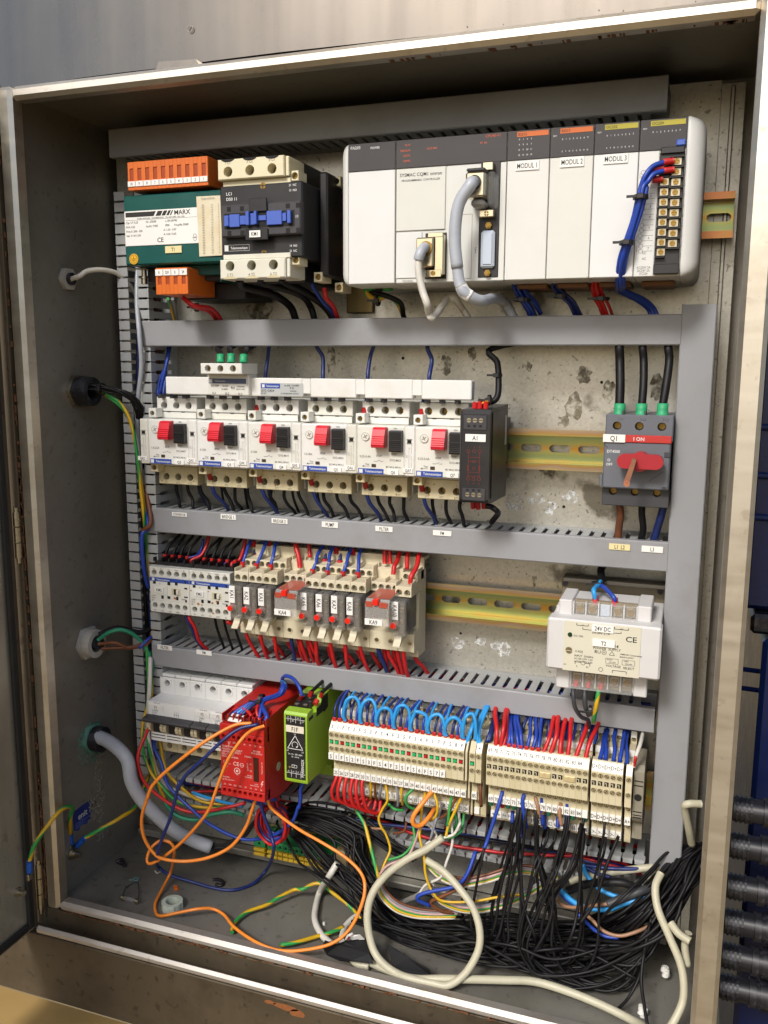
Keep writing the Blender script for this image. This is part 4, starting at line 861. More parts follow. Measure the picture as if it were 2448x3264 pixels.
b = B(); b.quad(136.3, 174.6, 74.85, 501.3, 505.8); q = part('brand_stripe', b, mat('slate_blue_print', '55607c', .5), p)
b = B(); b.quad(137, 140, 74.7, 502, 505.2); b.text('Telemecanique', 148, 74.7, 503.6, 1.4, .9); part('lettering', b, M_wink, q)
b = B(); b.text('1L1', 141.5, 74.8, 492.6, 2, 1); b.text('3L2', 155, 74.8, 492.3, 2, 1); b.text('5L3', 168.4, 74.8, 492, 2, 1); b.text('GV1-G09', 142.5, 74.8, 499.3, 1.7, .85); b.text('Ith 63A', 153.5, 74.8, 499.2, 1.5, .9); b.text('Ui 690V', 152.5, 74.8, 496.2, 1.5, .9); b.text('RU', 161, 74.8, 497.6, 2.4, .9); b.text('LISTED 73K8', 169, 74.8, 498.6, 1.1, .85); b.text('INDUST. CONT.', 169, 74.8, 496.4, 1.1, .8); part('lettering', b, M_ink, p)
# A1 relay
t = thing('interface_relay', 'tall narrow black interface relay tagged A1 beside the last motor breaker', 'relay', (396, 95, 409))
b = B(); b.prism([(48.2, 412), (48.2, 480.5), (51, 484), (117, 486), (117, 406.5), (60, 407.8), (51, 408.8)], 381.4, 405, 'x'); b.box(383, 403, 117.1, 140, 420, 474, .5); b.box(405.1, 405.7, 56, 112, 412, 482, .2); part('case', b, M_black, t)
b = B(); b.box(383.5, 402.5, 47.4, 48.1, 468, 479.5, .3); b.box(383.5, 402.5, 47.4, 48.1, 411, 421, .3); b.box(380.8, 381.9, 47.6, 52, 410, 483, .2); part('front_rim', b, M_char, t)
for z in (475.6, 415.8):
    for k in range(3): inst('screw', SCREW['slot', 1.9], t, (388 + k * 4.9, 47.2, z))
for k in range(3):
    for z in (470.2, 418.6): b = B(); b.box(386.9 + k * 4.8, 389 + k * 4.8, 47.2, 47.5, z, z + 1.9, 0); part('test_hole', b, M_hole, t)
tag(t, 385.3, 402, 48, 458.6, 464.6, 'A1', 3.6)
b = B()
for k, x in enumerate((388, 392.6, 397.2)):
    b.loop(x, 451, 1.3, 48, .3, n=10); b.loop(x, 428.6, 1.3, 48, .3, n=10); b.text('135'[k], x, 48, 454.3, 1.4, .9); b.text('246'[k], x, 48, 425, 1.4, .9)
for x in (388, 397.2): b.line((x, 449.6), (x, 430), 48, .3); b.quad(x - .5, x + .5, 48, 435, 439.5)
for z in (446, 442.6, 434, 430.8): b.line((388, z), (397.2, z), 48, .25)
b.line((391, 443.4), (394.2, 443.4), 48, .25); b.line((391, 441.8), (394.2, 441.8), 48, .25); b.loop(392.6, 437, 1.2, 48, .25); b.text('XX-XX', 392.6, 48, 446.8, 1.4, .9) if 0 else None
part('lettering', b, mat('dim_red_ink', '7e2c22', .6), t)
part('side_label', B().add([(405.8, 103, 452), (405.8, 110, 452), (405.8, 110, 477), (405.8, 103, 477)], [[0, 1, 2, 3]]), M_psu, t)
# Q1 switch
t = thing('main_switch', 'grey motor breaker Q1 with red rotary handle and red ON band', 'rotary breaker', (516, 110, 402))
b = B(); b.box(491, 541.6, 76, 141, 423, 460, 1); b.box(488.6, 491, 76, 80, 424, 433, .5); p = part('front_cover', b, M_grey, t)
b = B(); b.holebox(491, 542.6, 82, 142, 460.2, 481, [(499.8 + k * 17, 472.2, 3.4) for k in range(3)], 9, .8); q = part('top_terminals', b, M_grey, t)
for k in range(3): inst('screw', SCREW['cross', 2.6], q, (499.8 + k * 17, 89, 472.2))
b = B(); [b.text(s_, 502.5 + k * 17, 81.9, 477.6, 1.8, 1) for k, s_ in enumerate(('1 L1', '3 L2', '5 L3'))]; part('lettering', b, M_dgrey, q)
b = B(); b.holebox(490.5, 542.2, 84, 142, 408, 422.8, [(498.8 + k * 17, 419.4, 3) for k in range(3)], 9, .6); q = part('bottom_terminals', b, M_dgrey, t)
for k in range(3): inst('screw', SCREW['cross', 2.6], q, (498.8 + k * 17, 91, 419.4))
b = B(); b.box(490, 541.8, 75.2, 77.5, 459.8, 465.6, .3); p2 = part('red_band', b, mat('red_printed_band', 'b8322c', .45), t)
b = B(); b.text('I ON', 517.5, 75.1, 462.7, 2.8, 1); part('lettering', b, M_wink, p2)
tag(t, 490.2, 507.2, 75.2, 459.6, 465.8, 'Q1', 4)
b = B(); b.text('DT4500', 493.5, 75.9, 452.3, 2.2, .95, 'l'); b.text('O', 495.3, 75.9, 445.4, 2, 1); b.text('OFF', 493.4, 75.9, 442, 2, .95, 'l'); part('lettering', b, M_wink, t)
b = B(); b.line((491.2, 457.5), (494, 455), 75.9, .6); b.line((527, 430), (537, 438), 75.9, .5); part('dark_scuff', b, M_dgrey, t)
b = B(); b.cyl((519.8, 62, 446), 7.4, 14, n=24)
b.prism([(502.8 + 5.6 + 5.6 * math.cos(a), 446.4 + 5.6 * math.sin(a)) for a in [R(90 + q * 15) for q in range(13)]] + [(531.6 + 5.6 * math.cos(a), 446.4 + 5.6 * math.sin(a)) for a in [R(-90 + q * 15) for q in range(13)]], 60, 68, 'y')
h = part('rotary_handle', b, mat('dark_red_handle', 'a5222c', .4, var=.08, dirt=.25, dcol='5a1a16', dscale=60), t)
b = B(); b.prism([(514.6 + .5, 449.6), (517.6 + .5, 448.8), (513.4, 429.6), (509, 430.4)], 48.6, 51, 'y'); b.prism([(514.6, 449.4), (517.4, 448.6), (516.5, 444), (513.8, 444.6)], 51.05, 60, 'y'); part('broken_wood_peg', b, M_wood, h)
b = B(); b.ring((512, 46.9, 430.6), 2.3, 1.2, 1.6, n=12); b.box(510.5, 513, 47.2, 48.5, 428.6, 431.4, .3); part('peg_tip', b, mat('copper_tip', 'a86a4a', .5), h)
b = B(); b.box(497, 499.5, 100, 140, 481.2, 489, .5); b.box(503, 504.5, 84, 92, 481.1, 484, .2); b.box(520, 521.5, 84, 92, 481.1, 484, .2); part('latch', b, M_dgrey, t)
b = B(); b.box(537, 541.5, 75.4, 76.2, 449, 453, .2); b.box(536.5, 540, 75.4, 76.2, 424, 426, .2); part('small_slot', b, M_dgrey, t)

# ================================================================ third row: small contactors
def small_contactor(x, lab, name, rust):
    t = thing('small_contactor', lab, 'contactor', (x + 22.5, 110, 275), 'small white contactors')
    b = B(); b.box(x + .5, x + 44.6, 97, 142, 277, 321, .8); b.box(x + .5, x + 44.6, 93, 140, 321.6, 325, .6)
    for k in range(6): b.box(x + .4 + k * 8.7 - .4, x + 1.4 + k * 8.7, 92, 128, 325.1, 329, .3)
    part('black_body', b, M_black, t)
    b = B(); b.holebox(x + .1, x + 44.9, 85, 96.9, 311.3, 321.2, [(x + 5.4 + k * 8.55, 315.6, 2.9) for k in range(5)], 11, .4, 0, 0); b.box(x + .1, x + 44.9, 85, 90.9, 287.6, 311.2, .3)
    b.holebox(x + .1, x + 44.9, 85, 96.9, 275.4, 287.5, [(x + 5.3 + k * 8.55, 282.4, 2.9) for k in range(5)], 11, .4)
    p = part('front_frame', b, M_white, t)
    for k in range(5): inst('screw', SCREW['slot', 2.6], p, (x + 5.4 + k * 8.55, 91.5, 315.6)); inst('screw', SCREW['slot', 2.6], p, (x + 5.3 + k * 8.55, 91.5, 282.4))
    b = B(); b.quad(x + .2, x + 44.8, 84.85, 307, 311); s_ = part('brand_stripe', b, M_brand, t)
    b = B(); b.quad(x + 3, x + 5.8, 84.75, 307.6, 310.4); b.text('Telemecanique', x + 15.5, 84.75, 309, 1.9, .9); part('lettering', b, M_wink, s_)
    for px, pz, pw, ph in ((4, 304.2, 3, 2.6), (20.5, 304, 3.2, 3.4), (29, 304.6, 3, 3.2), (39.5, 301.5, 3.2, 1.6), (13, 289.6, 2.6, 3.6), (20, 290.2, 3.2, 2.6), (30, 289.8, 2.4, 3.4), (40, 288.4, 2, 2.4), (39, 293, 4, 1.2), (40, 307.2, 1.6, 2.6)):
        b = B(); b.box(x + px, x + px + pw, 84.7, 85.2, pz, pz + ph, 0); part('square_pocket', b, M_hole, t)
    b = B(); b.box(x + 25, x + 35, 84.7, 85.2, 294.5, 301, 0); q = part('indicator_window', b, M_gvlow, t)
    b = B(); b.box(x + 27.6, x + 30.6, 84.5, 84.9, 295, 300.6, 0); part('window_slot', b, M_hole, q); b = B(); b.box(x + 30.8, x + 33.6, 83, 84.8, 295.4, 300.2, .4); part('plunger', b, M_white, q)
    b = B(); b.box(x + 2.6, x + 20.5, 84.5, 85.1, 293, 302.8, .2); part('tag_holder', b, M_white, t)
    tag(t, x + 6.2, x + 16.4, 84.4, 296, 301.2, name, 2.8, .8)
    b = B(); [b.text(s2, x + 5.4 + k * 8.55, 84.8, 319.6, 1.3, .95) for k, s2 in enumerate(('1L1', '3L2', '5L3', '21NC', 'A1'))]; [b.text(s2, x + 5.4 + k * 8.55, 84.8, 277.3, 1.3, .95) for k, s2 in enumerate(('2T1', '4T2', '6T3', '22NC', 'A2'))]
    b.text('LC1K', x + 2, 84.8, 292, 1.4, .9, 'l'); b.text('09 01', x + 2, 84.8, 289.8, 1.4, .9, 'l'); b.text('B7', x + 2, 84.8, 287.4, 1.4, .9, 'l'); b.text('50/60Hz', x + 36, 84.8, 291, 1.1, .9, 'l'); b.text('01', x + 12, 84.8, 304.6, 1.4, .9); part('lettering', b, M_faint, t)
    if rust:
        b = B()
        for cx, cz, r in ((2, 301, .9), (9.5, 288.4, 1.6), (25.5, 290.6, 1.4), (30, 292.4, 1.4), (25.8, 280.4, 1.2), (13.5, 287.6, .9), (34, 297, .8), (21, 301.8, .8), (5, 300, .6), (-16.5, 291.5, 1.5)):
            b.prism([(x + cx + r * math.cos(a) * random.uniform(.6, 1.2), cz + r * .8 * math.sin(a) * random.uniform(.7, 1.2)) for a in [q2 * .75 for q2 in range(8)]], 84.62, 84.8, 'y')
        part('rust_spot', b, mat('bright_rust_spot', 'a8651c', .7, var=.3, scale=200), t)
    # ferrules pushed into the rear top entries
    b = B()
    for k in range(5): b.box(x + 3.4 + k * 8.6, x + 7 + k * 8.6, 104, 109, 325.2, 330, .6)
    part('ferrule', b, M_ferr, t)
    return t
small_contactor(57.5, 'clean small white contactor tagged KM2 beside the left duct', 'KM2', False)
small_contactor(102.6, 'rust spotted small white contactor tagged KM3 next to the first relay', 'KM3', True)

# relay sockets and relays
def socket(x, wd, label, nh, tagtxt=None):
    t = thing('relay_socket', label, 'relay socket', (x + wd / 2, 110, 255), 'beige relay sockets')
    prof = [(119, 256), (98, 256), (98, 263), (85, 264.5), (85, 281), (97, 283), (99, 316.6), (104, 317), (104, 335), (112, 336), (112, 346), (119, 346)]
    x0, x1 = x + .15, x + wd - .15
    b = B(); b.prism(prof, x0, x1, 'x'); part('body', b, M_beige, t)
    hw = (x1 - x0) / nh
    for (y, z0, z1, hz) in (((75, 317.6, 327, 321.4), (94.5, 327.3, 335, 331), (115.5, 335.4, 342.6, 339)) if nh == 2 else ((87, 317.6, 326, 321.6), (105.5, 327, 335.5, 331.2))):
        p = part('terminal_tier', B().holebox(x0, x1, y, (104 if y < 90 else 111.9 if y < 110 else 118.8), z0, z1, [(x0 + hw * (k + .5), hz, min(2.9, hw * .41)) for k in range(nh)], 8, .3), M_beige, t)
        for k in range(nh): inst('screw', SCREW['slot', 1.9], p, (x0 + hw * (k + .5), y + 4.6, hz))
        b = B()
        for k in range(0, nh + 1, 2): xx = min(max(x0 + hw * k, x0 + .5), x1 - .5); b.box(xx - .45, xx + .45, y + .5, y + 14, z1 + .05, z1 + 3.2, .2)
        part('divider', b, M_beige, p)
    for (y, z0, z1, hz) in ((84.4, 266, 279, 272.5), (97.6, 257, 263.5, 260)):
        n2 = max(1, nh // 2); hw2 = (x1 - x0) / n2
        for k in range(n2): inst('screw', SCREW['slot', 1.9], t, (x0 + hw2 * (k + .5) + 3.4 * (nh == 2), y + .1, hz))
        b = B()
        for k in range(n2): b.ring((x0 + hw2 * (k + .5) + 3.4 * (nh == 2), y - .05, hz), 3.1, 2.2, .5, n=12)
        part('screw_collar', b, M_gvlow, t)
    if tagtxt: tag(t, x + 5, x1 - 5, 87, 312, 317.4, tagtxt, 2.8, .8)
    return t
def slim_relay(x, num, label):
    t = thing('plug_in_relay', label, 'plug-in relay', (x + 7, 80, 284), 'small plug-in relays with red lamps')
    b = B(); b.box(x + 1.6, x + 13.2, 80, 96.5, 286, 316, .8); part('base', b, M_char, t)
    b = B(); b.cyl((x + 7.4, 76, 289.5), 3.6, 15, 'z', 16); part('copper_coil', b, mat('copper_coil', '8a4a2c', .4, .4, var=.3, scale=500), t)
    b = B(); b.box(x + 7.4, x + 12.6, 66, 71.9, 288, 314, .5); b.box(x + 2.4, x + 7, 68, 71.9, 298, 314, .4); part('coil_frame', b, mat('dull_relay_frame', '6c675e', .4, .5, var=.2), t)
    b = B(); b.box(x + 8, x + 11.6, 65.2, 66, 306, 310.5, .3); b.box(x + 8.4, x + 11.2, 65.2, 66, 296.5, 300, .3); part('contact', b, M_steelp, t)
    b = B(); b.box(x + 1.0, x + 13.8, 63, 96.8, 284.8, 317.0, 1.2); part('clear_cover', b, M_clear, t)
    tag(t, x + 1.4, x + 7.3, 62.9, 300, 316.2, 'KA%d' % num, 4.0, .78, rot=-math.pi / 2)
    b = B(); b.cyl((x + 3.9, 57.9, 295.6), 2.5, 1.8, n=14, r2=2.7); q = part('lamp', b, M_lamp, t)
    b = B(); b.cyl((x + 4.2, 58.2, 295.6), 3.1, 6, n=16, r2=3.5); part('lamp_collar', b, mat('clear_pink_collar', 'e0b8b0', .15, alpha=.18, rvar=0), q)
    b = B(); b.prism([(78, 284.5), (70, 283.5), (67.4, 279), (63.6, 275.6), (63.8, 274.6), (68.6, 276), (72, 279), (84.2, 279.6), (84.2, 284)], x + 2, x + 8.4, 'x'); part('ejector_lever', b, M_beige, t)
    return t
def wide_relay(x, num, label):
    t = thing('plug_in_relay', label, 'plug-in relay', (x + 11, 75, 296), 'wide clear plug-in relays with red tops')
    b = B(); b.box(x + 2, x + 20.5, 66, 96.5, 298.5, 315, 1); part('coil', b, mat('brown_grey_coil', '4e463e', .5, var=.35, scale=300), t)
    b = B()
    for k in range(4): b.box(x + 17 , x + 20.8, 58 + k * 4, 60 + k * 4, 301, 313, .5)
    part('contact_spring', b, M_steelp, t)
    b = B(); b.prism([(50.5, 296.6), (50.5, 314), (54, 319.5), (96.8, 321), (96.8, 296.6)], x + .4, x + 22, 'x'); part('clear_cover', b, mat('sheen_clear_cover', 'd2cec8', .15, var=.05, alpha=.36, rvar=0), t)  # whitish tint stands in for reflections on the clear plastic
    b = B(); [b.box(x + q, x + q + .7, 50.2, 50.5, 303, 314, .1) for q in (2, 19.6)]; b.box(x + 2, x + 20.3, 50.2, 50.5, 313.2, 313.9, .1); part('cover_rib', b, M_clear2, t)
    b = B(); b.add([(x + 1.2, 55, 319.9), (x + 21.2, 55, 319.9), (x + 21.2, 84, 321.1), (x + 1.2, 84, 321.1)], [[0, 1, 2, 3]]); b.box(x + 1, x + 7.6, 49.9, 50.4, 313, 318, .1); b.box(x + 13.4, x + 21, 49.9, 50.4, 313, 318, .1); part('red_flag', b, mat('faded_red_plastic', 'b8503a', .35, alpha=.75, var=.2, scale=200), t)
    b = B(); b.box(x + 8, x + 13, 48, 54, 315, 320.6, .5); part('push_button', b, M_lamp, t)
    tag(t, x + .4, x + 16.4, 50.3, 297, 302.6, 'KA%d' % num, 3.6)
    return t
ORD = {1: 'first relay after the contactors', 2: 'second from the contactors', 3: 'just left of the first wide relay', 5: 'just right of the first wide relay', 6: 'second of the middle four', 7: 'third of the middle four', 8: 'just left of the second wide relay', 10: 'last in the row'}
XR_ = {1: 157.8, 2: 172.9, 3: 187.9, 5: 230.6, 6: 245.5, 7: 260.4, 8: 275.2, 10: 317.4}
for k, x in XR_.items():
    socket(x, 15 if k != 10 else 15.4, 'beige relay socket holding relay KA%d, %s' % (k, ORD[k].split(' after')[0]), 2); slim_relay(x, k, 'narrow clear relay tagged KA%d with red lamp, %s' % (k, ORD[k]))
for k, x, wd, kx in ((4, 203.1, 27.4, 211.5), (9, 290.2, 27.1, 298.2)):
    socket(x, wd, 'wider beige socket holding the red topped relay KA%d' % k, 4, 'KA%d' % k); wide_relay(kx, k, 'wide clear relay with faded red top and tag KA%d' % k)
# 24 V power supply
t = thing('power_supply', 'pale grey power supply with clear covered screw terminals tagged 24V DC and T2', 'power supply', (500, 95, 258))
b = B(); b.box(456.4, 544, 45, 62, 278.5, 320.8, 1.6); b.box(458, 542.6, 62.1, 125, 279.5, 320.2, .8); b.box(459.5, 532.6, 70, 138, 318, 324.6, .6); part('case', b, M_psu, t)
b = B(); b.box(463, 473.6, 60, 100, 318.4, 332.6, .8); b.box(524, 534.8, 60, 100, 318.4, 332.6, .8); b.box(473.7, 523.9, 72, 100, 318.4, 331, .5); part('upper_shoulder', b, M_psu, t)
b = B(); b.box(463, 473.8, 60, 100, 258, 278.2, .8); b.box(524, 534.6, 60, 100, 258, 278.2, .8); b.box(473.9, 523.9, 72, 100, 259, 278.2, .5); part('lower_shoulder', b, M_psu, t)
lb = part('faceplate', B().box(469.7, 528.7, 44.6, 45.2, 278.8, 319.8, .2), M_psu_label, t); y = 44.5
b = B(); b.text('CE', 521.5, y, 309.6, 4.3, 1.15); b.text('S82K-05024', 503, y, 302.8, 2.6, 1); b.text('POWER  SUPPLY', 503.5, y, 300, 1.9, 1.05); b.text('DC24V 2.1A', 498.5, y, 312.3, 1.8, 1); b.text('DC ON', 477.5, y, 308.2, 1.5, 1, 'l'); b.text('V.ADJ', 479, y, 295.6, 1.7, 1, 'l'); b.text('INPUT  50/60Hz', 478.6, y, 292, 1.5, 1, 'l'); b.text('AC100-120V 1.5A', 478.6, y, 289.7, 1.4, .95, 'l'); b.text('AC200-240V 0.8A', 478.6, y, 287.4, 1.4, .95, 'l')
b.text('RU', 496.5, y, 297, 2.6, 1); b.loop(501.5, 297, 1.7, y, .35); b.text('SA', 501.5, y, 297, 1.2, 1); b.line((505.5, 295.3), (509.5, 295.3), y, .35); b.line((505.5, 295.3), (507.5, 298.6), y, .35); b.line((509.5, 295.3), (507.5, 298.6), y, .35); b.text('OMRON Corporation', 513.5, y, 297, 1.3, .95, 'l'); b.text('MADE IN JAPAN', 513.5, y, 294.8, 1.1, .9, 'l')
for x0 in (503, 515.5):
    for p, q in (((x0, 288.5), (x0 + 9.5, 288.5)), ((x0, 292.6), (x0 + 9.5, 292.6)), ((x0, 288.5), (x0, 292.6)), ((x0 + 9.5, 288.5), (x0 + 9.5, 292.6))): b.line(p, q, y, .25)
b.text('SHORT', 506, y, 291.6, 1, .95); b.text('100-120V', 508, y, 289.6, 1, .95); b.text('OPEN', 518.5, y, 291.6, 1, .95); b.text('200-240V', 520.5, y, 289.6, 1, .95); b.text('VOLTAGE', 503.2, y, 286.6, 1.8, 1, 'l'); b.text('SELECT', 516.4, y, 286.2, 1.8, 1, 'l')
def brk_(pts): [b.line(pts[i], pts[i + 1], y, .45) for i in range(len(pts) - 1)]
brk_([(479.5, 285), (479.5, 286.8), (484, 286.8)]); b.loop(485.6, 286.4, 1.6, y, .35); brk_([(487.2, 286.4), (491, 286.4), (491, 284.2)]); b.text('L', 481, y, 283.4, 1.5, 1); b.text('N', 489, y, 283.4, 1.5, 1); b.loop(499.5, 282.8, 1.6, y, .35); brk_([(508.5, 281), (508.5, 283.2), (519, 283.2), (519, 281)])
brk_([(479.5, 318.6), (479.5, 317), (488.5, 317), (488.5, 318.6)]); brk_([(484.3, 315.6), (484.3, 314), (491, 314)]); brk_([(508.5, 318.4), (508.5, 316.8), (519, 316.8), (519, 318.4)]); brk_([(508, 313.6), (513.6, 313.6), (513.6, 315.2)]); b.text('-V', 484, y, 317.2, 1.4, 1); b.text('+V', 513.8, y, 317.2, 1.4, 1); b.text('SW', 471.5, y, 283.8, 1.1, .9)
part('lettering', b, M_ink, lb)
tag(t, 491.3, 508, 44.4, 313.2, 319, '24V DC', 3.4, .75); tag(t, 492.3, 509.4, 44.4, 301.6, 307.4, 'T2', 3.2)
b = B(); b.cyl((474.6, 43.8, 308.8), 1.8, .9, n=16); part('green_lamp', b, mat('dark_green_lamp', '14381e', .2), lb)
inst('screw', SCREW['slot', 2.6], lb, (474.2, 43.6, 296))
for z0, z1, zz, n in ((319.6, 332.8, 325.4, 5), (259.5, 277, 267, 5)):
    q = part('terminal_strip', B().box(474, 523.8, 66, 71.9, z0, z1 - 1, .3), mat('tan_strip', '8a7a5c', .5, dirt=.4), t)
    for k in range(n):
        xx = 479.3 + k * 9.9
        if z0 > 300 and k == 2: b = B(); b.box(xx - 3.8, xx + 3.8, 64, 66, z0 + 1, z1 - 2.5, .4); part('blank_segment', b, M_milk, q); continue
        b = B(); b.box(xx - 3.4, xx + 3.4, 64.6, 66, zz - 4, zz + 4, .2); part('clamp_plate', b, M_steelp, q)
        inst('screw', mesh('big_screw', screw_b(2.9, 'cross'), M_brass), q, (xx, 62.6, zz))
    b = B()
    for k in range(n + 1): b.box(473.7 + k * 9.9, 474.8 + k * 9.9, 62, 66, z0 + .4, z1 - 1.4, .2)
    part('barrier_rib', b, M_psu, q)
    b = B(); b.box(473.9, 523.7, 56, 57.2, z0 + .2, z1 - .2, .4); b.box(474.2, 523.4, 57.3, 70, (z1 - 1.4 if z0 > 300 else z0 + .3), (z1 - .3 if z0 > 300 else z0 + 1.4), .2); part('clear_cover', b, M_clear2, t)
    if z0 > 300: b = B(); b.box(474.2, 523.4, 55.8, 60, z0 - .2, z0 + 2, .3); part('cover_hinge', b, M_clear2, t)
b = B(); b.box(455.5, 543, 126, 144.8, 253, 335, .8); part('base_plate', b, mat('dull_base_plate', '80765f', .6, .3), t)
b = B(); b.box(458.6, 543, 110, 126, 335.4, 338.5, .5); part('top_ledge', b, mat('dim_brown_ledge', '4c463c', .6), t)
for x in (458.5, 538.5): b = B(); b.cyl((x, 124, 330), 2.4, 2.2, n=12); part('mount_screw', b, M_black, t)

# ================================================================ bottom row: miniature breakers
def mcb(x, n, lab, tg, k0):
    t = thing('miniature_breaker', lab, 'circuit breaker', (x + n * 8.85, 115, 123), 'white miniature breakers')
    P = 17.66
    for k in range(n):
        a, c = x + k * P, x + (k + 1) * P - .12
        pb = part('pole_body', B().prism([(75, 185.4), (75, 166), (83, 164), (83, 152), (78, 151.5), (78, 143), (97.1, 142.5), (106.2, 142.4), (106.2, 124), (142, 124), (142, 204), (106.2, 204), (106.2, 185.9), (97.1, 185.8)], a, c, 'x'), M_mcb, t)
        b = B(); b.holebox(a, c, 96.4, 106, 186, 203.4, [(a + 9, 197.8, 3.4)], 9, .3); b.box(a + .3, c - .3, 97, 128, 204.1, 207, .5)
        part('terminal_face', b, M_mcb, pb)
        b = B(); b.holebox(a, c, 96.6, 106, 123.5, 142.3, [(a + 8.6, 130.2, 3.2)], 9, .3, 0); part('lower_terminal_face', b, M_gvlow, pb)
        b = B(); b.ring((a + 9, 95.6, 197.8), 4.9, 3.45, .9, n=20); part('terminal_collar', b, M_mcb, pb)
        inst('screw', SCREW['cross', 2.6], pb, (a + 9, 102, 197.8)); inst('screw', SCREW['cross', 2.6], pb, (a + 8.6, 102, 130.2))
        b = B(); b.box(a + 3.6, c - 3.8, 76, 83.2, 152.5, 163, 1.2); part('toggle', b, M_black, pb)
        b = B(); b.prism([(83, 164), (74.5, 165), (72, 160), (73, 156), (78, 151.8), (83, 152)], a + .3, a + 3.4, 'x'); b.prism([(83, 164), (74.5, 165), (72, 160), (73, 156), (78, 151.8), (83, 152)], c - 3.6, c - .3, 'x'); part('toggle_guard', b, M_gvlow, pb)
        b = B(); b.box(a + 1, c - 1, 77.6, 78.1, 149, 149.8, 0); b.box(a + 1, c - 1, 77.6, 78.1, 146, 146.7, 0); part('groove', b, M_dgrey, pb)
        b = B(); b.text(str(1 + 2 * k), a + 13.5, 96.3, 200.8, 1.5, 1); part('lettering', b, M_faint, pb)
    e = x + n * P - .2
    b = B(); b.prism([(66.4, 166.4), (65.2, 168.6), (66.2, 170.4), (75, 171.6), (75, 165)], x + .4 if n == 1 else x - 1.6, e - .3, 'x'); part('toggle_bar', b, M_char, t)
    b = B()
    if n == 3:
        for z, s_, h in ((176.4, 'C60N', 1.9), (173.9, 'D 10', 1.7), (171.9, '400V', 1.2)): b.text(s_, x + 4.5, 74.9, z, h, .95, 'l')
        for q in range(3): b.line((x + 30 + q * 2.2, 172), (x + 30 + q * 2.2, 178), 74.9, .3); b.loop(x + 30 + q * 2.2, 174.5, .7, 74.9, .25, n=8)
    else:
        for z, s_, h in ((175.4, 'C60N', 1.7), (173.4, 'D 4', 1.5), (171.6, '230V', 1.1), (169.8 + 2.3, '6000', .9)): b.text(s_, x + 5, 74.9, z, h, .95, 'l')
    b.text('merlin gerin', x + 6, 74.9, 184.2, 1.3, .9, 'l')
    part('lettering', b, M_faint, t)
    if tg: tag(t, x + 1.2, x + 17.2, 74.9, 177.4, 182.6, tg, 3, .8)
    return t
mcb(57.2, 3, 'three pole white breaker with one long black toggle bar, tagged F1', 'F1', 0)
mcb(57.2 + 3 * 17.66, 1, 'single pole white breaker tagged F2', 'F2', 3)
mcb(57.2 + 4 * 17.66, 1, 'single pole white breaker tagged F3', 'F3', 4)
mcb(57.2 + 5 * 17.66, 1, 'untagged white breaker half hidden behind the red safety relay', None, 5)

# red safety relay
t = thing('safety_relay', 'bright red safety relay with white print and rows of terminal holes', 'safety relay', (187, 90, 125))
b = B(); b.prism([(37, 133.5), (37, 188), (37, 196), (46, 199.5), (60, 203), (142, 203), (142, 118), (60, 118), (36, 124.5)], 164.4, 209.6, 'x'); part('case', b, M_redcase, t)
b = B(); b.holebox(164.4, 209.6, 29.4, 40, 180.5, 187.9, [(168.4 + k * 5.32, 183.6, 1.9) for k in range(8)], 6, .3); b.box(164.4, 209.6, 30, 40, 188, 195.2, .4); p = part('terminal_face', b, M_redcase, t)
b = B(); b.holebox(164.4, 209.6, 29.4, 40, 125.6, 134.2, [(168.4 + k * 5.32, 131, 1.9) for k in range(8)], 6, .3); part('terminal_face', b, M_redcase, t)
b = B(); b.box(164.6, 209.4, 30.4, 40, 134.4, 180.3, .3); fp = part('front_panel', b, M_redcase, t)
b = B()
for k in range(8): b.box(166.4 + k * 5.32, 170.2 + k * 5.32, 36, 46, 195.6, 200.4, .2)
part('wire_entry', b, mat('dark_red_recess', '5a0e0c', .6), t)
b = B()
for k in range(9): b.box(164.6 + k * 5.55, 165.5 + k * 5.55, 34, 56, 196, 203.2, .15)
part('entry_divider', b, M_redcase, t)
y = 30.2; b = B()
for k, s_ in enumerate(('A1', 'S13', 'S24', 'X1', '41', '13', '23', '33')): b.text(s_, 168.4 + k * 5.32, y, 178.2, 1.5, .95)
for k, s_ in enumerate(('A2', 'S14', 'S23', 'X2', '42', '14', '24', '34')): b.text(s_, 168.4 + k * 5.32, y, 136.6, 1.5, .95)
b.text('GuardMaster', 166, y, 174, 2, .95, 'l') if 0 else b.text('Guard', 166, y, 174, 2.2, .95, 'l'); b.text('master', 174.6, y, 174, 2.0, .9, 'l'); b.cyl((173.6, y - .05, 177), .6, .1, n=8); b.box(173.3, 173.9, y - .05, y, 173, 176.2, 0)
for z, s_ in ((171, 'MINOTAUR MSR6R/T'), (168.6, 'UNIVERSAL SAFETY'), (166.2, 'RELAY UNIT'), (163.8, 'DUAL CHANNEL')): b.text(s_, 166, y, z, 1.7, .93, 'l')
b.text('SEE SIDE', 205.6, y, 173.2, 1.5, .95, 'r'); b.text('FOR SUPPLY', 207.6, y, 171, 1.5, .95, 'r'); b.text('POWER', 196.6, y, 166.6, 1.5, .95, 'r'); b.text('K1', 196.6, y, 160, 1.3, 1, 'r'); b.text('K2', 196.6, y, 153.6, 1.3, 1, 'r'); b.text('OUTPUT', 192.4, y, 156.8, 1.4, .95, rot=math.pi / 2)
b.text('CE', 180.5, y, 158, 3.6, 1); b.loop(186.4, 157.6, 1.9, y, .45); b.line((184.8, 157.6), (188, 157.6), y, .4); b.loop(169.5, 158, 2, y, .45); b.text('UL', 169.5, y, 158, 1.5, .9); b.text('US', 173.8, y, 157, 1.3, .9)
b.loop(181.4, 151.2, 2.9, y, .8); b.cyl((181.4, y - .03, 151.2), 1.3, .05, n=14); b.text('TUV', 181.4, y, 147.4, 1, .9)
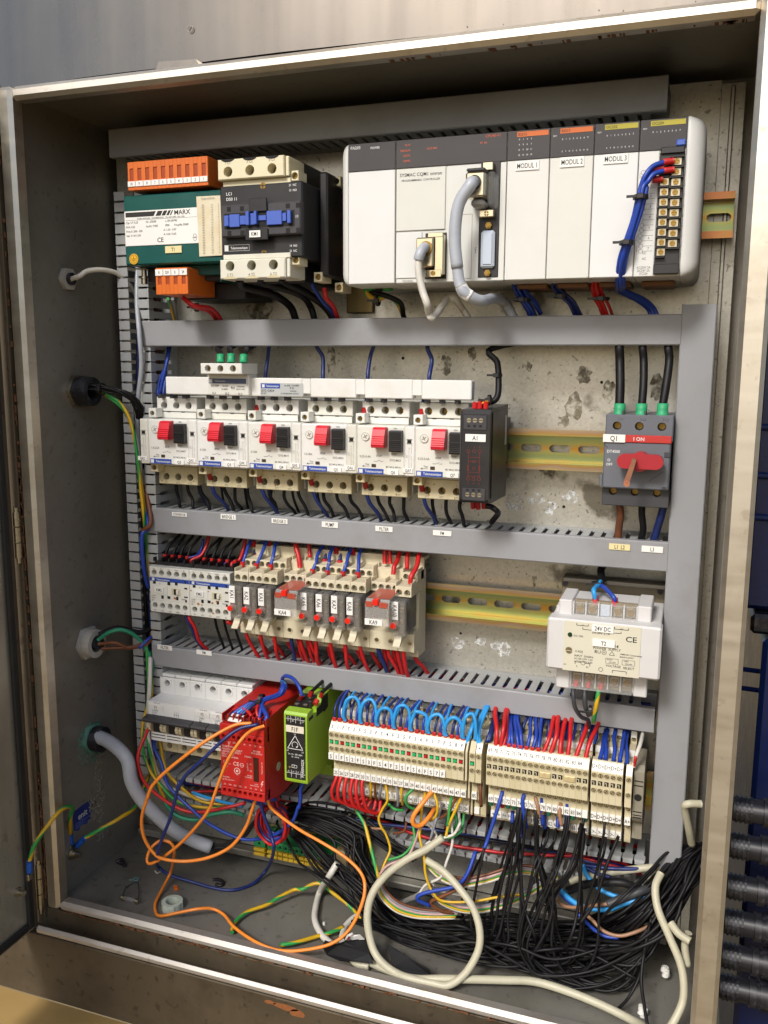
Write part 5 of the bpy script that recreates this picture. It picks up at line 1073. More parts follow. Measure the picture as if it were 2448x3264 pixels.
for z, s_ in ((154.2, 'LISTED'), (152.4, '35BF')): b.text(s_, 167, y, z, 1.1, .95, 'l')
for z, s_ in ((143.6, 'EN60204-1'), (141.2, 'EN 292, EN 954-1')): b.text(s_, 166, y, z, 1.3, .9, 'l')
b.text('SINGLE', 197, y, 148.6, 1.2, .95, 'r'); b.text('CHANNEL', 197, y, 146.8, 1.2, .95, 'r'); b.text('isolate', 202.8, y, 141.4, 1.1, .95, 'r'); b.text('before opening', 203.2, y, 139.7, 1.1, .9, 'r'); b.text('Made in the UK', 206.8, y, 158, 1.3, .95, rot=math.pi / 2)
b.add([(207, y, 145.6), (205.2, y, 141.8), (206.4, y, 142), (205.3, y, 138.6), (208, y, 142.8), (206.8, y, 142.7), (208.2, y, 145.6)], [[0, 1, 2, 3, 4, 5, 6]])
part('lettering', b, mat('pinkish_white_ink', 'e0b4ac', .6, var=0), fp)
b = B(); b.box(198.3, 203.6, 30, 30.5, 144, 167, 0); part('led_window', b, mat('dark_led_window', '3c1a12', .15), fp)
b = B(); pr = [(209.63 + .2 * 0, 0)]; b.prism([(58 + 4 * math.cos(a), 148 + 4.2 * math.sin(a)) for a in [R(q * 24) for q in range(15)]], 209.62, 209.9, 'x'); part('pale_chip', b, M_psu, t, 'pale worn chip on the red side')
o = part('name_tag', B().add([(171, 33, 197.6), (183.5, 33.4, 197), (185, 40, 201.2), (172.5, 40, 202)], [[0, 1, 2, 3]]).add([(171, 33, 197.1), (183.5, 33.4, 196.5), (185, 40, 200.7), (172.5, 40, 201.5)], [[3, 2, 1, 0]]), M_paper, t)
# lime phase relay
t = thing('phase_relay', 'lime green phase relay with black face and triangle symbol, tagged F1F', 'relay', (233, 90, 140))
b = B(); b.prism([(45.6, 142), (45, 144), (45, 207), (46.4, 209.2), (56, 210), (58, 203.6), (66, 203.6), (66, 207.5), (76, 208), (78, 213), (80, 214), (142, 214), (142, 118), (112, 119), (108, 129), (102, 131), (98, 138), (92, 139), (90, 142.4), (82, 141)], 222.4, 245.2, 'x'); part('case', b, M_lime, t)
b = B(); b.box(224.4, 243.4, 44.3, 44.95, 145.6, 206, .2); f_ = part('black_face', b, M_black, t); y = 44.2
b = B()
for z in (203, 151): b.line((224.6, z), (243.2, z), y, .4)
for x in (229.5, 234.3, 239): b.line((x, 199.5), (x, 206), y, .35); b.line((x, 147), (x, 154), y, .35)
for k, s_ in enumerate(('L1', '', 'L2', '', '11', '25', '', 'L3')): b.text(s_, 226.8 + (k % 4) * 4.8, y, 204.6 - 3 * (k // 4), 1.4, .9)
for k, s_ in enumerate(('15', '16', '17', '18')): b.text(s_, 226.6 + k * 4.8, y, 152.6, 1.3, .9)
for p, q in (((233.6, 187.5), (226, 174.6)), ((226, 174.6), (241.2, 174.6)), ((241.2, 174.6), (233.6, 187.5))): b.line(p, q, y, .6)
for k in range(13): a0, a1 = R(-60 + k * 22), R(-60 + k * 22 + 22); b.line((233.4 + 2.9 * math.cos(a0), 178.6 + 2.9 * math.sin(a0)), (233.4 + 2.9 * math.cos(a1), 178.6 + 2.9 * math.sin(a1)), y, .5)
b.line((236.2, 178), (234.4, 176.6), y, .5); b.text('L1', 233.6, y, 189, 1.4, 1); b.text('L3', 226, y, 172.6, 1.4, 1); b.text('L2', 241, y, 172.6, 1.4, 1); b.text('Un = 3~ 380...400V', 233.6, y, 169.4, 1.4, .88); b.text('50 ... 60 Hz', 233.6, y, 167, 1.2, .95)
b.text('PF400VS2X', 240.8, y, 157, 2.5, 1, rot=math.pi / 2); b.box(230, 235, y, y + .05, 156.2, 156.6, 0); b.box(230, 235, y, y + .05, 158.8, 159.2, 0); b.line((230, 156.2), (230, 159.2), y, .35); b.line((235, 156.2), (235, 159.2), y, .35); b.line((231.5, 156.4), (233.5, 159), y, .35)
part('lettering', b, M_wink, f_)
tag(t, 224.8, 242.6, 44.2, 190.6, 197, 'F1F', 4, .8, mat('stained_tag', 'ddd6c4', .55, dirt=.5, dcol='b89a60', dscale=60))
b = B(); b.cyl((228, 43.9, 156.6), 1.0, .4, n=12); part('led', b, mat('amber_lens', '8a7a4a', .3), f_)
b = B(); b.prism([(58.4, 199), (58.4, 209), (62, 211), (76, 214), (77.8, 213), (77.8, 199)], 224, 240.6, 'x'); p = part('terminal_tier', B().prism([(56.2, 200), (56.2, 208.6), (66, 210.6), (66, 200)], 224.2, 240.4, 'x').prism([(66.1, 200), (66.1, 211.4), (79, 214.5), (79, 200)], 224.2, 240.4, 'x'), M_black, t)
for (x, yy, zz) in ((228, 61, 210.2), (236, 61, 210.4), (228, 72.5, 213.8), (236, 72.5, 214)):
    b = B(); b.cyl((x, yy, zz - .6), 2.3, 1.4, 'z', 14); part('screw', b, M_steelp, p)
b = B(); b.box(245.25, 245.5, 49, 58, 201, 204, 0); b.prism([(66, 199), (66, 206.5), (76, 207), (80, 212.6), (92, 212.6), (92, 199), (84, 197), (80, 199)], 245.22, 245.6, 'x'); part('side_slot', b, M_hole, t)

# ================================================================ terminal blocks, each slice a thing of its own
TPROF = [(142, 118), (96, 118), (84.6, 119), (84, 121.4), (84, 139.6), (73, 140), (72, 141.4), (72, 161.6), (61, 162), (60, 163), (60, 189.6), (66.6, 197.4), (72, 197.6), (74, 191), (86, 190.5), (88, 192), (88.4, 200), (100, 200.6), (102, 198.6), (107.4, 199), (108, 209), (122, 209.6), (142, 200)]
PITCH = 5.28
MAST = {}
def shared(key, f, m):
    if key not in MAST: MAST[key] = mesh(key.split('#')[0], f(), m)
    return MAST[key]
def term_body(pw): return B().prism(TPROF, -pw / 2 + .06, pw / 2 - .06, 'x')
def cav(): return B().box(-1.75, 1.75, 59.75, 60.4, 178.1, 181.9, 0)  # flat dark patch, painted shade of the recess round the indicator
TCAP = {}
def terminal(x, lab, top, mid, low, bot, led, grp, pw=PITCH, front=True, dz=0):
    t = thing('terminal_block', lab, 'terminal block', (x, 100, 118 + dz), grp)
    z = lambda q: q + dz
    inst('body', shared('body#%.2f' % pw, lambda: term_body(pw), M_term), t, (x, 0, dz))
    # screws in round funnels on the upright faces
    for (yy, zz) in ((59.8, 186.9), (59.8, 173.7), (71.8, 156), (83.8, 134.4)):
        inst('screw_funnel', shared('screw_funnel', lambda: B().ring((0, 0, 0), 2.4, 1.95, .7, n=14), M_term), t, (x, yy - .6, z(zz)))
        inst('well_shade', shared('well_shade', lambda: B().cyl((0, 0, 0), 1.98, .3, n=14), M_hole), t, (x, yy - .12, z(zz)))  # dark disc painted as the shade inside the screw well
        inst('screw', shared('small_screw', lambda: screw_b(1.55, 'slot'), mat('dull_brass_screw', 'cdbd94', .32, .8, var=.25, scale=300)), t, (x, yy - .45, z(zz)), ry=random.uniform(0, 3.1))
    if led:
        inst('recess_shade', shared('recess_shade', cav, M_hole), t, (x, 0, dz)); inst('lens', shared('lens#' + led, lambda: B().cyl((0, 0, 0), 1.55, .8, n=12).cyl((0, -.5, 0), 1.1, .5, n=12), M_led_g if led == 'g' else M_led_r), t, (x, 59.1, z(180)))
    elif led == '':
        inst('recess_shade', shared('recess_shade', cav, M_hole), t, (x, 0, dz)); inst('lens_bracket', shared('lens_bracket', lambda: B().box(-.2, .4, 59.3, 60, 178.4, 181, .1).box(-1.2, .4, 59.3, 60, 180.4, 181, .1), M_term), t, (x, 0, dz))
    hw = pw / 2 - .22
    def mk(txt, y0, z0, z1, tilt=0):
        q = thing_marker(t, hw, x, y0, z0, z1, txt, tilt)
    if top is not None: mk(top, 60.2, z(190.2), z(197), 1)
    if mid is not None: mk(mid, 59.2, z(163.2), z(169.6))
    if low is not None: mk(low, 71.2, z(141.6), z(148.6))
    if bot is not None: mk(bot, 83.2, z(121.6), z(128))
    for (yy, zz, tx) in ((89.6, 197.4, '27'),):
        inst('rear_marker', shared('rear_marker', lambda: B().box(-hw, hw, 87, 88.2, 195, 200.6, .1), M_paper), t, (x, 0, dz)); inst('rear_marker', shared('rear_marker2', lambda: B().box(-hw, hw, 106.6, 107.8, 204, 209.6, .1), M_paper), t, (x, 0, dz))
    inst('well_shade', MAST['well_shade'], t, (x, 107.5, z(201.6))); inst('screw', MAST['small_screw'], t, (x, 107.1, z(201.6)), ry=random.uniform(0, 3.1))
    return t
def thing_marker(t, hw, x, y0, z0, z1, txt, tilt):
    if tilt:
        key = 'marker#t%.2f' % hw
        o = inst('marker', shared(key, lambda: B().prism([(0, 0), (5.4, 6.4), (6.0, 5.8), (.7, -.5)], -hw, hw, 'x'), M_paper), t, (x, y0, z0))
        if txt: M_ = Matrix(((1, 0, 0, 0), (0, 1, .65, 2.62), (0, 0, .76, 3.2), (0, 0, 0, 1))); part('lettering', B().text(txt, 0, 0, 0, 3.3 if len(txt) < 3 else 2.4, .72 if len(txt) > 1 else .9, M=Matrix.Translation((ORG[o.name][0], ORG[o.name][1], ORG[o.name][2])) @ M_), M_ink, o)
    else:
        key = 'marker#%.2f,%.2f' % (hw, z1 - z0)
        o = inst('marker', shared(key, lambda: B().box(-hw, hw, -.9, .9, 0, z1 - z0, .25), M_paper), t, (x, y0, z0))
        if txt: part('lettering', B().text(txt, x, y0 - 1.0, (z0 + z1) / 2, 3.4 if len(txt) < 3 else 2.2, .7 if len(txt) > 1 else .9), M_ink, o)
    return o
TX0 = 262.6
TERMS = []
for k in range(24):
    g, s_ = k // 3 + 1, ('S', None, 'F')[k % 3]; tx = s_ if s_ else str(g); colr = 'ggr'[k % 3]
    word = {'S': 'marked S', 'F': 'marked F'}.get(s_, 'marked with the figure')
    lab = 'sensor terminal slice with %s indicator above marker %d, %s slice from the green relay' % ('red' if colr == 'r' else 'green', 25 + k, ORDW[k])
    TERMS.append(terminal(TX0 + PITCH * k, lab, tx, tx if k < 21 else None, str(25 + k), str(k + 1), colr, 'sensor terminal slices with coloured indicators'))
ec = thing('end_cover', 'grey brown end plate closing the left group of terminals', 'end plate', (389.6, 100, 118)); part('plate', B().prism(TPROF, 388, 389.6, 'x'), M_term, ec)
terminal(394, 'single terminal slice numbered 85 with a green indicator between the two groups', None, None, '85', '', 'g', 'terminal slices of the right group', 5.2)
terminal(399.6, 'narrow terminal slice marked plus beside number 85', '+', None, None, None, None, 'terminal slices of the right group', 5.2)
for k in range(17):
    n = 69 + k; s_ = str(n) if n < 85 else ''
    lab = ('terminal slice marked %d, %s numbered slice after the plus terminal' % (n, ORDW[k])) if s_ else 'terminal slice with blank markers after number 84'
    terminal(409 + 5.05 * k, lab, s_, s_, ('+' if k < 2 else 'E+' if k < 7 else str(52 + k)) if k < 16 else '68', '-', '', 'terminal slices of the right group', 5.05) if 0 else terminal(409 + 5.05 * k, lab, s_, None, s_, ('+' if k < 2 else 'F+' if k < 7 else str(52 + k)), '' if k not in (9, 10, 13, 14) else None, 'terminal slices of the right group', 5.05)
for a in (9, 13):
    x = 409 + 5.05 * a; b = B(); b.box(x - 2.2, x + 7.2, 58.8, 59.9, 177.6, 182.4, .3); b.cyl((x, 58.2, 180), 1.8, .7, n=14); b.cyl((x + 5, 58.2, 180), 1.8, .7, n=14); solo('bridge_bar', b, mat('bright_bridge_metal', 'e2cfa0', .35, .5), 'bright metal bridge bar with two screws across terminals %d and %d' % (69 + a, 70 + a), 'bridge bar', 'terminal bridge bars')
for k in range(5): terminal(497 + 5.05 * k, 'terminal slice marked D+, %s of five near the end clamp' % ('first', 'second', 'third', 'fourth', 'fifth')[k], 'D+', None, 'D+', '>-', '', 'terminal slices marked D+', 5.05)
terminal(524.5, 'terminal slice marked A+ next to the end clamp', '', None, 'A+', None, None, 'terminal slices of the right group', 5.2)
b = B(); b.prism([(142, 122), (92, 122), (84, 124), (84, 138), (73, 146), (70, 150), (70, 190), (76, 194), (110, 194), (142, 180)], 528, 536, 'x'); cl = thing('end_clamp', 'grey brown end clamp holding the terminals at the right', 'end clamp', (532, 100, 122)); part('clamp_body', b, mat('grey_brown_clamp', '8a8474', .5, dirt=.3), cl)
b = B(); b.cyl((532, 69.6, 168), 3, .6, n=16); [b.box(528.4, 535.6, 69.6, 70.2, z, z + .7, 0) for z in (182, 178, 155, 152, 150)]; part('clamp_recess', b, M_hole, cl)
# yellow and green earth terminals near the floor
def earth_block(x, wd, lab, one=False):
    t = thing('earth_terminal', lab, 'earth terminal', (x + wd / 2, 125, 16), 'yellow and green earth terminals')
    b = B(); b.holebox(x, x + wd - .1, 110, 140, 28, 36, [(x + wd / 2, 32, 1.8)], 5, .3, 1); b.box(x, x + wd * .5, 112, 140, 18, 27.9, .3, 1); b.box(x + wd * .5 + .05, x + wd - .1, 112, 140, 18, 27.9, .3, 0); b.box(x + .2, x + wd - .3, 108.5, 111.9, 24, 27, .3, 0); b.box(x + .2, x + wd - .3, 108.5, 111.9, 19, 22, .3, 0)
    part('body', b, [mat('yellow_earth_plastic', 'c9a62a', .5, dirt=.2), mat('green_earth_plastic', '1f7a44', .5, dirt=.2)], t); inst('screw', SCREW['slot', 1.4], t, (x + wd / 2, 113, 32))
earth_block(154, 13, 'larger yellow and green earth clamp at the left end of the earth strip')
for k in range(12): earth_block(169.5 + k * 6, 5.8, 'yellow and green earth terminal slice in the strip near the floor')
b = B(); b.box(242.5, 264, 112, 140, 14, 40, 2); b.box(264.2, 268, 110, 140, 12, 42, .8); solo('end_bracket', b, mat('tan_bracket', '8a7c5c', .6, dirt=.3), 'tan plastic bracket at the right end of the earth strip', 'bracket')
b = B(); b.box(150, 270, 140.2, 143, 12, 36, .3); solo('earth_rail', b, M_rail, 'short chromated rail carrying the yellow and green earth terminals', 'mounting rail')

# ================================================================ glands and cables on the left wall
def gland(y, z, r, lab, m_nut, m_body, length, hexn=True, fs=.82):
    t = thing('cable_gland', lab, 'cable gland', (-10, y, z))
    b = B(); b.cyl((-9.9, y, z), r, 4.5, 'x', 6 if hexn else 12); part('lock_nut', b, m_nut, t)
    b = B(); b.ring((-5.3, y, z), r * fs, r * fs * .6, length, 'x', 22); part('sleeve', b, m_body, t)
    return t
M_verd = mat('verdigris_brass', '5f8f7c', .8, var=.35, scale=150, dirt=.5, dcol='4a4a3a', dscale=90)
M_gl = mat('pale_grey_gland', 'b4b0a6', .5, dirt=.2)
gland(67.5, 597, 11, 'small white hexagonal cable gland, uppermost on the left wall', M_gl, M_blk, 3, True, .52)
gland(75, 492, 17, 'black cable gland with a bundle of black wires on the left wall', M_steelp, M_blk, 14)
gland(70, 240, 17.5, 'pale grey cable gland with green and brown wires on the left wall', M_gl, M_gl, 8)
gland(70, 138, 16, 'corroded greenish cable gland holding a thick grey cable, lowest on the left wall', M_verd, M_blk, 10)
b = B()
for k in range(120):
    a, q = random.uniform(0, 6.28), random.uniform(13, 24); y, z = 70 + q * math.cos(a), 136 + q * math.sin(a) - 3; r = random.uniform(.4, 1.6); b.cyl((-9.98, y, z), r, .3, 'x', 6)
solo('corrosion_bloom', b, M_verd, 'greenish corrosion crumbs around the lowest cable gland', 'residue', kind='stuff')
wire([(-4, 67.5, 597), (6, 67, 600), (11.9,72,604.2), (21.1,84,606.2), (28.9,98,602), (36, 112, 585), (40, 118, 560), (41, 110, 500), (40, 108, 420), (38, 112, 300)], 2.3, 'white', 'thin white cable from the top left gland into the open duct', cat='cable', name='white_cable', n=9)
wire([(36, 120, 640), (45.3,100,580.1), (53.4,90,548.1), (53.1,92,515.5), (43, 96, 470), (42, 100, 400)], 2.2, 'palegrey', 'pale grey cable running down inside the open left duct', cat='cable', name='grey_cable', n=8)
for k in range(9):
    p = [(-2, 75, 492), (10.8,72,496.6), (26.9,75,493.5), (42.6,82,489.1), (48,92,475.5), (40, 100, 455), (40, 108, 420), (38, 112, 300)]
    p = [p[0]] + [tuple(c + random.uniform(-2.6, 2.6) for c in q) for q in p[1:]]
    wire(p, 1.25, 'black', 'thin black wire in the bundle leaving the black gland', 'black wires from the left gland')
for k, (dx, lb) in enumerate(((0, 'inner'), (4, 'outer'))):
    wire([(17.9,78,491.5), (34.3,82,481.2), (43.9,84,463.6), (47.6,86,433.3), (48,90,398.7), (49,92,369.4), (46, 100, 340), (44, 106, 300)], 1.7, 'yg', 'green and yellow earth wire, %s of two, bending down into the left duct' % lb) if k == 0 else wire([(18.2,80,489.2), (36.5,84,474.5), (42.5,88,456.6), (46.9,90,421.5), (47.9,94,386.7), (48.7,96,364.1), (47, 104, 335), (45, 110, 300)], 1.7, 'yg', 'green and yellow earth wire, %s of two, bending down into the left duct' % lb)
b = B(); b.ring((0, 0, 0), 6, 5, 3, 'x', 16)
def tie(p, r, lab, axis='x', wd=2.4, tail=True):
    b = B(); b.ring((p[0] - (wd / 2 if axis == 'x' else 0), p[1] - (wd / 2 if axis == 'y' else 0), p[2] - (wd / 2 if axis == 'z' else 0)), r + 1, r, wd, axis, 14)
    b.box(p[0] - 2.4, p[0] + 2.4, p[1] - r - 2.6, p[1] - r + .4, p[2] - 1.8, p[2] + 1.8, .4)
    if tail: b.box(p[0] - r - 5, p[0] - 2, p[1] - r - 1.2, p[1] - r - .4, p[2] - .9, p[2] + .9, .2)
    return solo('cable_tie', b, M_black, lab, 'cable tie', 'black cable ties')
tie((19.8,74,494.5), 5.2, 'black cable tie round the wires leaving the black gland')
# gland three: short sheath with green, brown, blue cores
wire([(-6, 70, 240), (2, 70, 240), (6,68,242.1)], 7, 'black', 'short black cable sheath stub in the pale grey gland', cat='cable', name='cable_sheath', n=12)
wire([(7.7,66,246), (20.6,66,255.1), (32.8,72,257.5), (40.1,84,247.2), (44.9,92,233.1), (49.8,94,218.3), (48, 100, 205)], 2.1, 'teal', 'teal green core arching from the pale grey gland into the left duct')
wire([(7.5,66,241.7), (25.3,70,243.7), (34.2,80,236.1), (48,92,239.6), (46, 104, 250)], 2.1, 'brown', 'dirty brown core from the pale grey gland')
wire([(9.8,68,236.5), (27.5,74,237.2), (39.7,84,237.4), (48.2,96,243.3), (46, 110, 255)], 1.9, 'brown', 'second brown core, lower, from the pale grey gland')
wire([(7.9,68,250.7), (24.4,76,257.4), (38.8,90,250.1), (45.9,104,251.8)], 2.6, 'black', 'black core from the pale grey gland')
wire([(42.3,84,235.3), (48.1,92,243.3), (48.3,100,244.6)], 1.6, 'blue', 'short blue core below the brown ones at the pale grey gland')
wire([(-4, 70, 138), (0.4,66,142.5), (25.9,58,141), (46.1,52,130.9), (51.9,50,109.2), (61.5,56,85.8), (80.8,70,56), (97.1,84,37.3), (114.2,92,28.6)], 6.4, 'palegrey', 'thick grey cable sweeping from the lowest gland down to the floor', cat='cable', name='thick_grey_cable', n=16, sub=7)
b = B()
for q, (cx, cy) in enumerate(((588, 60), (625, 125), (668, 182))):
    pass
for k in range(7):
    p0 = (112.3,92,28.2); wire([(p0[0], p0[1] + random.uniform(-4, 4), p0[2] + random.uniform(-4, 4)), (p0[0] + 14, p0[1] + 4, p0[2] + random.uniform(-3, 4)), (p0[0] + 34, p0[1] + 12, p0[2] + 12 + random.uniform(-3, 6)), (p0[0] + 48, p0[1] + 18, p0[2] + 34)], 1.4, 'black', 'black core fanning out of the thick grey cable end', 'cores of the thick grey cable')
# earth straps with blue lugs
wire([(-5,-33,58.4), (-0.3,-30,75.3), (9.8,-20,94.1), (13.3,-6,100.6), (9.6,12,92.8), (-3.2,24,72.7), (-10.8,31,51.4)], 2.0, 'yg', 'green and yellow earth strap arching over the lip from door stud to wall stud', name='earth_strap', n=10)
wire([(1.5,36,46.1), (17.8,44,56.3), (30.1,58,62.8), (34.3,80,66.6), (30, 110, 85)], 2.0, 'yg', 'green and yellow earth strap from the wall stud into the left duct', name='earth_strap', n=10)
for p, q, lb in (((-4.9,-33,60.1), (-5.6,-33,47.7), 'blue crimp lug on the door earth stud'), ((-11.6,32,50.7), (-12.4,33,37.4), 'blue crimp lug on the wall earth stud, upper'), ((2.7,36,47.1), (-7.1,33,35.9), 'blue crimp lug on the wall earth stud, slanted')):
    pass
for (p, q), lb in ((((-4.9,-33,59.6),(-5.6,-33,47.2)), 'blue crimp lug on the door earth stud'), (((-11.6,32,50.7),(-11.2,32,39.4)), 'blue crimp lug standing on the wall earth stud'), (((3.5,35,47.5),(-7.3,35,36)), 'blue crimp lug slanting onto the wall earth stud')):
    t = thing('crimp_lug', lb, 'crimp lug', p, 'blue crimp lugs on the earth straps'); b = B(); b.tube([p, q], 2.9, 10); part('blue_sleeve', b, mat('blue_crimp_plastic', '1d55b0', .35), t)
    d = Vector(q) - Vector(p); e = Vector(q) + d * .35; b = B(); b.box(e.x - 1.4, e.x + 1.4, e.y - 3, e.y + 3, e.z - 3.2, e.z + 3.2, .8); part('ring_tongue', b, M_steelp, t)
# ================================================================ wires of the top rows
for k, (x, pts) in enumerate(((0, [(181.5,60,585.5), (198.3,84,580.1), (204.5,104,571.2), (207.3,110,559.2)]), (1, [(200.6,62,588.1), (222.2,86,579.7), (225.1,104,570.9), (227.8,108,558.8)]), (2, [(220.4,62,588.6), (230.2,88,580.7), (238.7,104,570.7), (245.1,110,558.7)]))):
    wire([(187 + 20 * k, 44, 590)] + pts + [(pts[-1][0] + 2, 118, 540)], 3.2, 'black', '%s thick black power wire under the large contactor' % ('left', 'middle', 'right')[k], n=9)
wire([(238.3,80,591.6),(238.7,80,585.8), (241.7,92,574.8), (247.6,104,563.5), (247,112,556.8)], 1.7, 'blue', 'blue control wire with red sleeve under the large contactor')
wire([(248.3,82,583.8),(250.4,82,575.9), (251.8,94,568.8), (250.9,108,557.5)], 2.2, 'red', 'red control wire under the large contactor')
for k, (a, col, dx) in enumerate((((116, 60, 580), 'red', 0), ((121, 60, 580), 'red', 4))):
    wire([(122.3,58,576.7),(133.8,58,569.5), (138.4,76,568.5), (136.2,96,562), (133.9,106,554.5)], 2.1, 'red', 'red wire from the lower orange terminals of the transformer, upper') if k == 0 else wire([(123.4,60,574.8),(131.4,60,569.1), (134.7,80,566.2), (130.1,100,560.6), (126.6,110,554.7)], 2.1, 'red', 'red wire from the lower orange terminals of the transformer, lower')
tie((126.5,74,569.2), 3, 'black cable tie on the red wires under the transformer')
for k in range(2): wire([(99,70,577), (88.2,92,570.3), (79.2,112,558.6)] if k == 0 else [(103.9,70,576.9), (90.1,96,569.4), (80,114,558.6)], 1.5, 'yg' if k == 0 else 'grey', ('thin green and yellow' if k == 0 else 'thin grey') + ' wire hanging from the orange terminals')
# bundles under the controller modules
def bundle(pts, n, r, spread, col, lab, grp):
    for k in range(n):
        dx, dy = random.uniform(-spread, spread), random.uniform(-spread, spread)
        wire([(p[0] + dx * (1 + .25 * math.sin(i * 1.7 + k)), p[1] + dy, p[2] + dx * .15 * i) for i, p in enumerate(pts)], r, col, lab, grp)
bundle([(425, 90, 584), (416.4,88,584.1), (418.7,92,576.1), (424.5,98,567.2), (428.2,106,558.8)], 12, 1.25, 4.6, 'blue', 'dark blue wire in the thick bundle under module one', 'blue wires under module one')
bundle([(456, 90, 584), (447.1,88,583.3), (449.5,92,577.3), (458.2,98,569.4), (463.1,106,558.4)], 8, 1.25, 3.6, 'navy', 'dark blue wire in the bundle under module two', 'blue wires under module two')
bundle([(489, 90, 584), (480.7,86,584.1), (481.6,90,575.5), (484.8,98,566.2), (488,106,558.1)], 9, 1.3, 4.2, 'red', 'red wire in the bundle under module three', 'red wires under module three')
for p, r, lb in (((420,91,571.4), 6, 'black tie on the blue bundle under module one'), ((450.4,93,573.7), 5, 'black tie on the bundle under module two'), ((482.4,92,571.2), 5.4, 'black tie on the red bundle')): tie(p, r, lb, 'z')
LP = [[(530.3,40,661.3),(525,40,660.7), (517.6,36,657),(514.6,36,650.4), (514.1,34,643.3),(512.5,34,635.6), (509.6,36,622.4), (505.2,38,608), (501.5,42,595.6), (499.8,50,584.2), (499.8,60,577.8), (498.8,84,576.5), (510.5,96,571), (519.1,104,564.2),(523,104,557)]]
for k in range(4):
    ofs = [(-2.2, 1.2, 0), (0, -1.2, 0), (2.2, 1, 0), (.6, 2.8, 0)][k]; st = [(529.7,42,661.3),(530.1,42,655.4),(522.7,42,656.9),(522.6,42,649.6)][k]
    p = [st, (520.5,37,658), (515.1,35,651.2)] if k in (0,) else [st, (520.7,37,652.7), (516.3,35,647.2)] if k == 1 else [st, (516.7,40,653), (515.3,37,645.7)]
    p = p + [tuple(q[i] + ofs[i] for i in range(3)) for q in LP[0][4:]]
    wire(p, 1.75, 'blue', 'blue wire of the loom hanging in front of module three, from screw %s' % ('one', 'two', 'three', 'four')[k], 'blue loom of the relay output module')
    b = B(); b.tube([(st[0] + 3.5, st[1] + .6, st[2] + .2), (st[0] - 3.5, st[1] - 1.5, st[2] - .6)], 2.3, 9); solo('red_lug_sleeve', b, M_ferr, 'red sleeve on the blue loom at the output module, %s' % ('topmost', 'second down on the right', 'upper of the inner pair', 'lowest')[k], 'wire sleeve', 'red sleeves on the blue loom')
for (p), lb in (((512.4,35,636.8), 'upper black cable tie on the blue loom before module three'), ((504,39,606.4), 'lower black cable tie on the blue loom before module three')): tie(p, 4.4, lb, 'z', 3, True)
wire([(300, 90, 583), (287.1,92,581.8), (303.3,94,576.7), (312.5,98,571), (313.1,106,559.7)], 2.4, 'black', 'black wire under the power module bending into the duct')
wire([(308, 90, 583), (283.8,92,581.9),(292.2,92,574.1), (301.1,96,577.1), (309.1,100,571.5), (313.1,108,559.2)], 2.2, 'yg', 'dark earth wire with cable tie under the power module')
tie((293.6,94,573.3), 3.6, 'black cable tie on the wires under the power module')
# wires between the second duct and the motor breakers
for k, x in enumerate((143.2, 155.9, 168.6)):
    p = (151.8,70,520.4),(162.6,70,520.9),(175.1,70,521)
    wire([(x, 80, 517), [(150.6,72,524.3),(161.6,72,524.3),(174.1,72,524.3)][k], [(145.8,80,529.2),(157.2,80,530.1),(172.3,80,530.1)][k], [(133,100,534.1),(146.5,100,534.1),(165.8,100,534)][k], (x + 2 + 4 * k, 118, 545)], 2.4, 'black', '%s black feed wire above the green sleeves' % ('left', 'middle', 'right')[k], n=8)
    b = B(); b.tube([[(151.3,71,520),(162,71,520),(174.5,71,520)][k], [(150.3,73,527),(161.1,73,527.5),(173.8,73,527)][k]], 3.5, 12, sub=2); solo('green_sleeve', b, M_greenf, '%s green sleeve on the feed wires of the motor breakers' % ('left', 'middle', 'right')[k], 'wire sleeve', 'green sleeves on the feed wires')
for k, (pts) in enumerate(([(180,112,535.3), (175.4,116,524.7), (174.7,112,507.6)], [(229.9,108,535.1), (234.7,110,524.8), (237.1,104,506.2)], [(284.8,108,535), (280,112,524.9), (280.4,104,507.6)], [(335.5,106,533.9), (338.2,108,523.1), (338.8,100,507.2)])):
    wire([(pts[0][0], 120, 545)] + pts + [(pts[-1][0], 110, 494)], 1.8, 'navy', '%s dark blue wire hanging behind the busbar' % ('first', 'second', 'third', 'fourth')[k])
for k in range(3): wire([(62 + k * 2, 128, 540), (66,118,533.4), (68,112,517.8), (62.1,108,502.1), (61.5,104,487.7)] if k == 0 else [(66 + k, 126, 540), (67.6,114,526.7), (68.8,108,506.7), (69.4,102,487.8)] if k == 1 else [(66, 124, 540), (70.5,112,528.9), (69.5,106,511.1), (63.6,104,488.8)], 1.5, 'blue', 'thin blue wire rising left of the first motor breaker', 'blue wires left of the motor breakers')
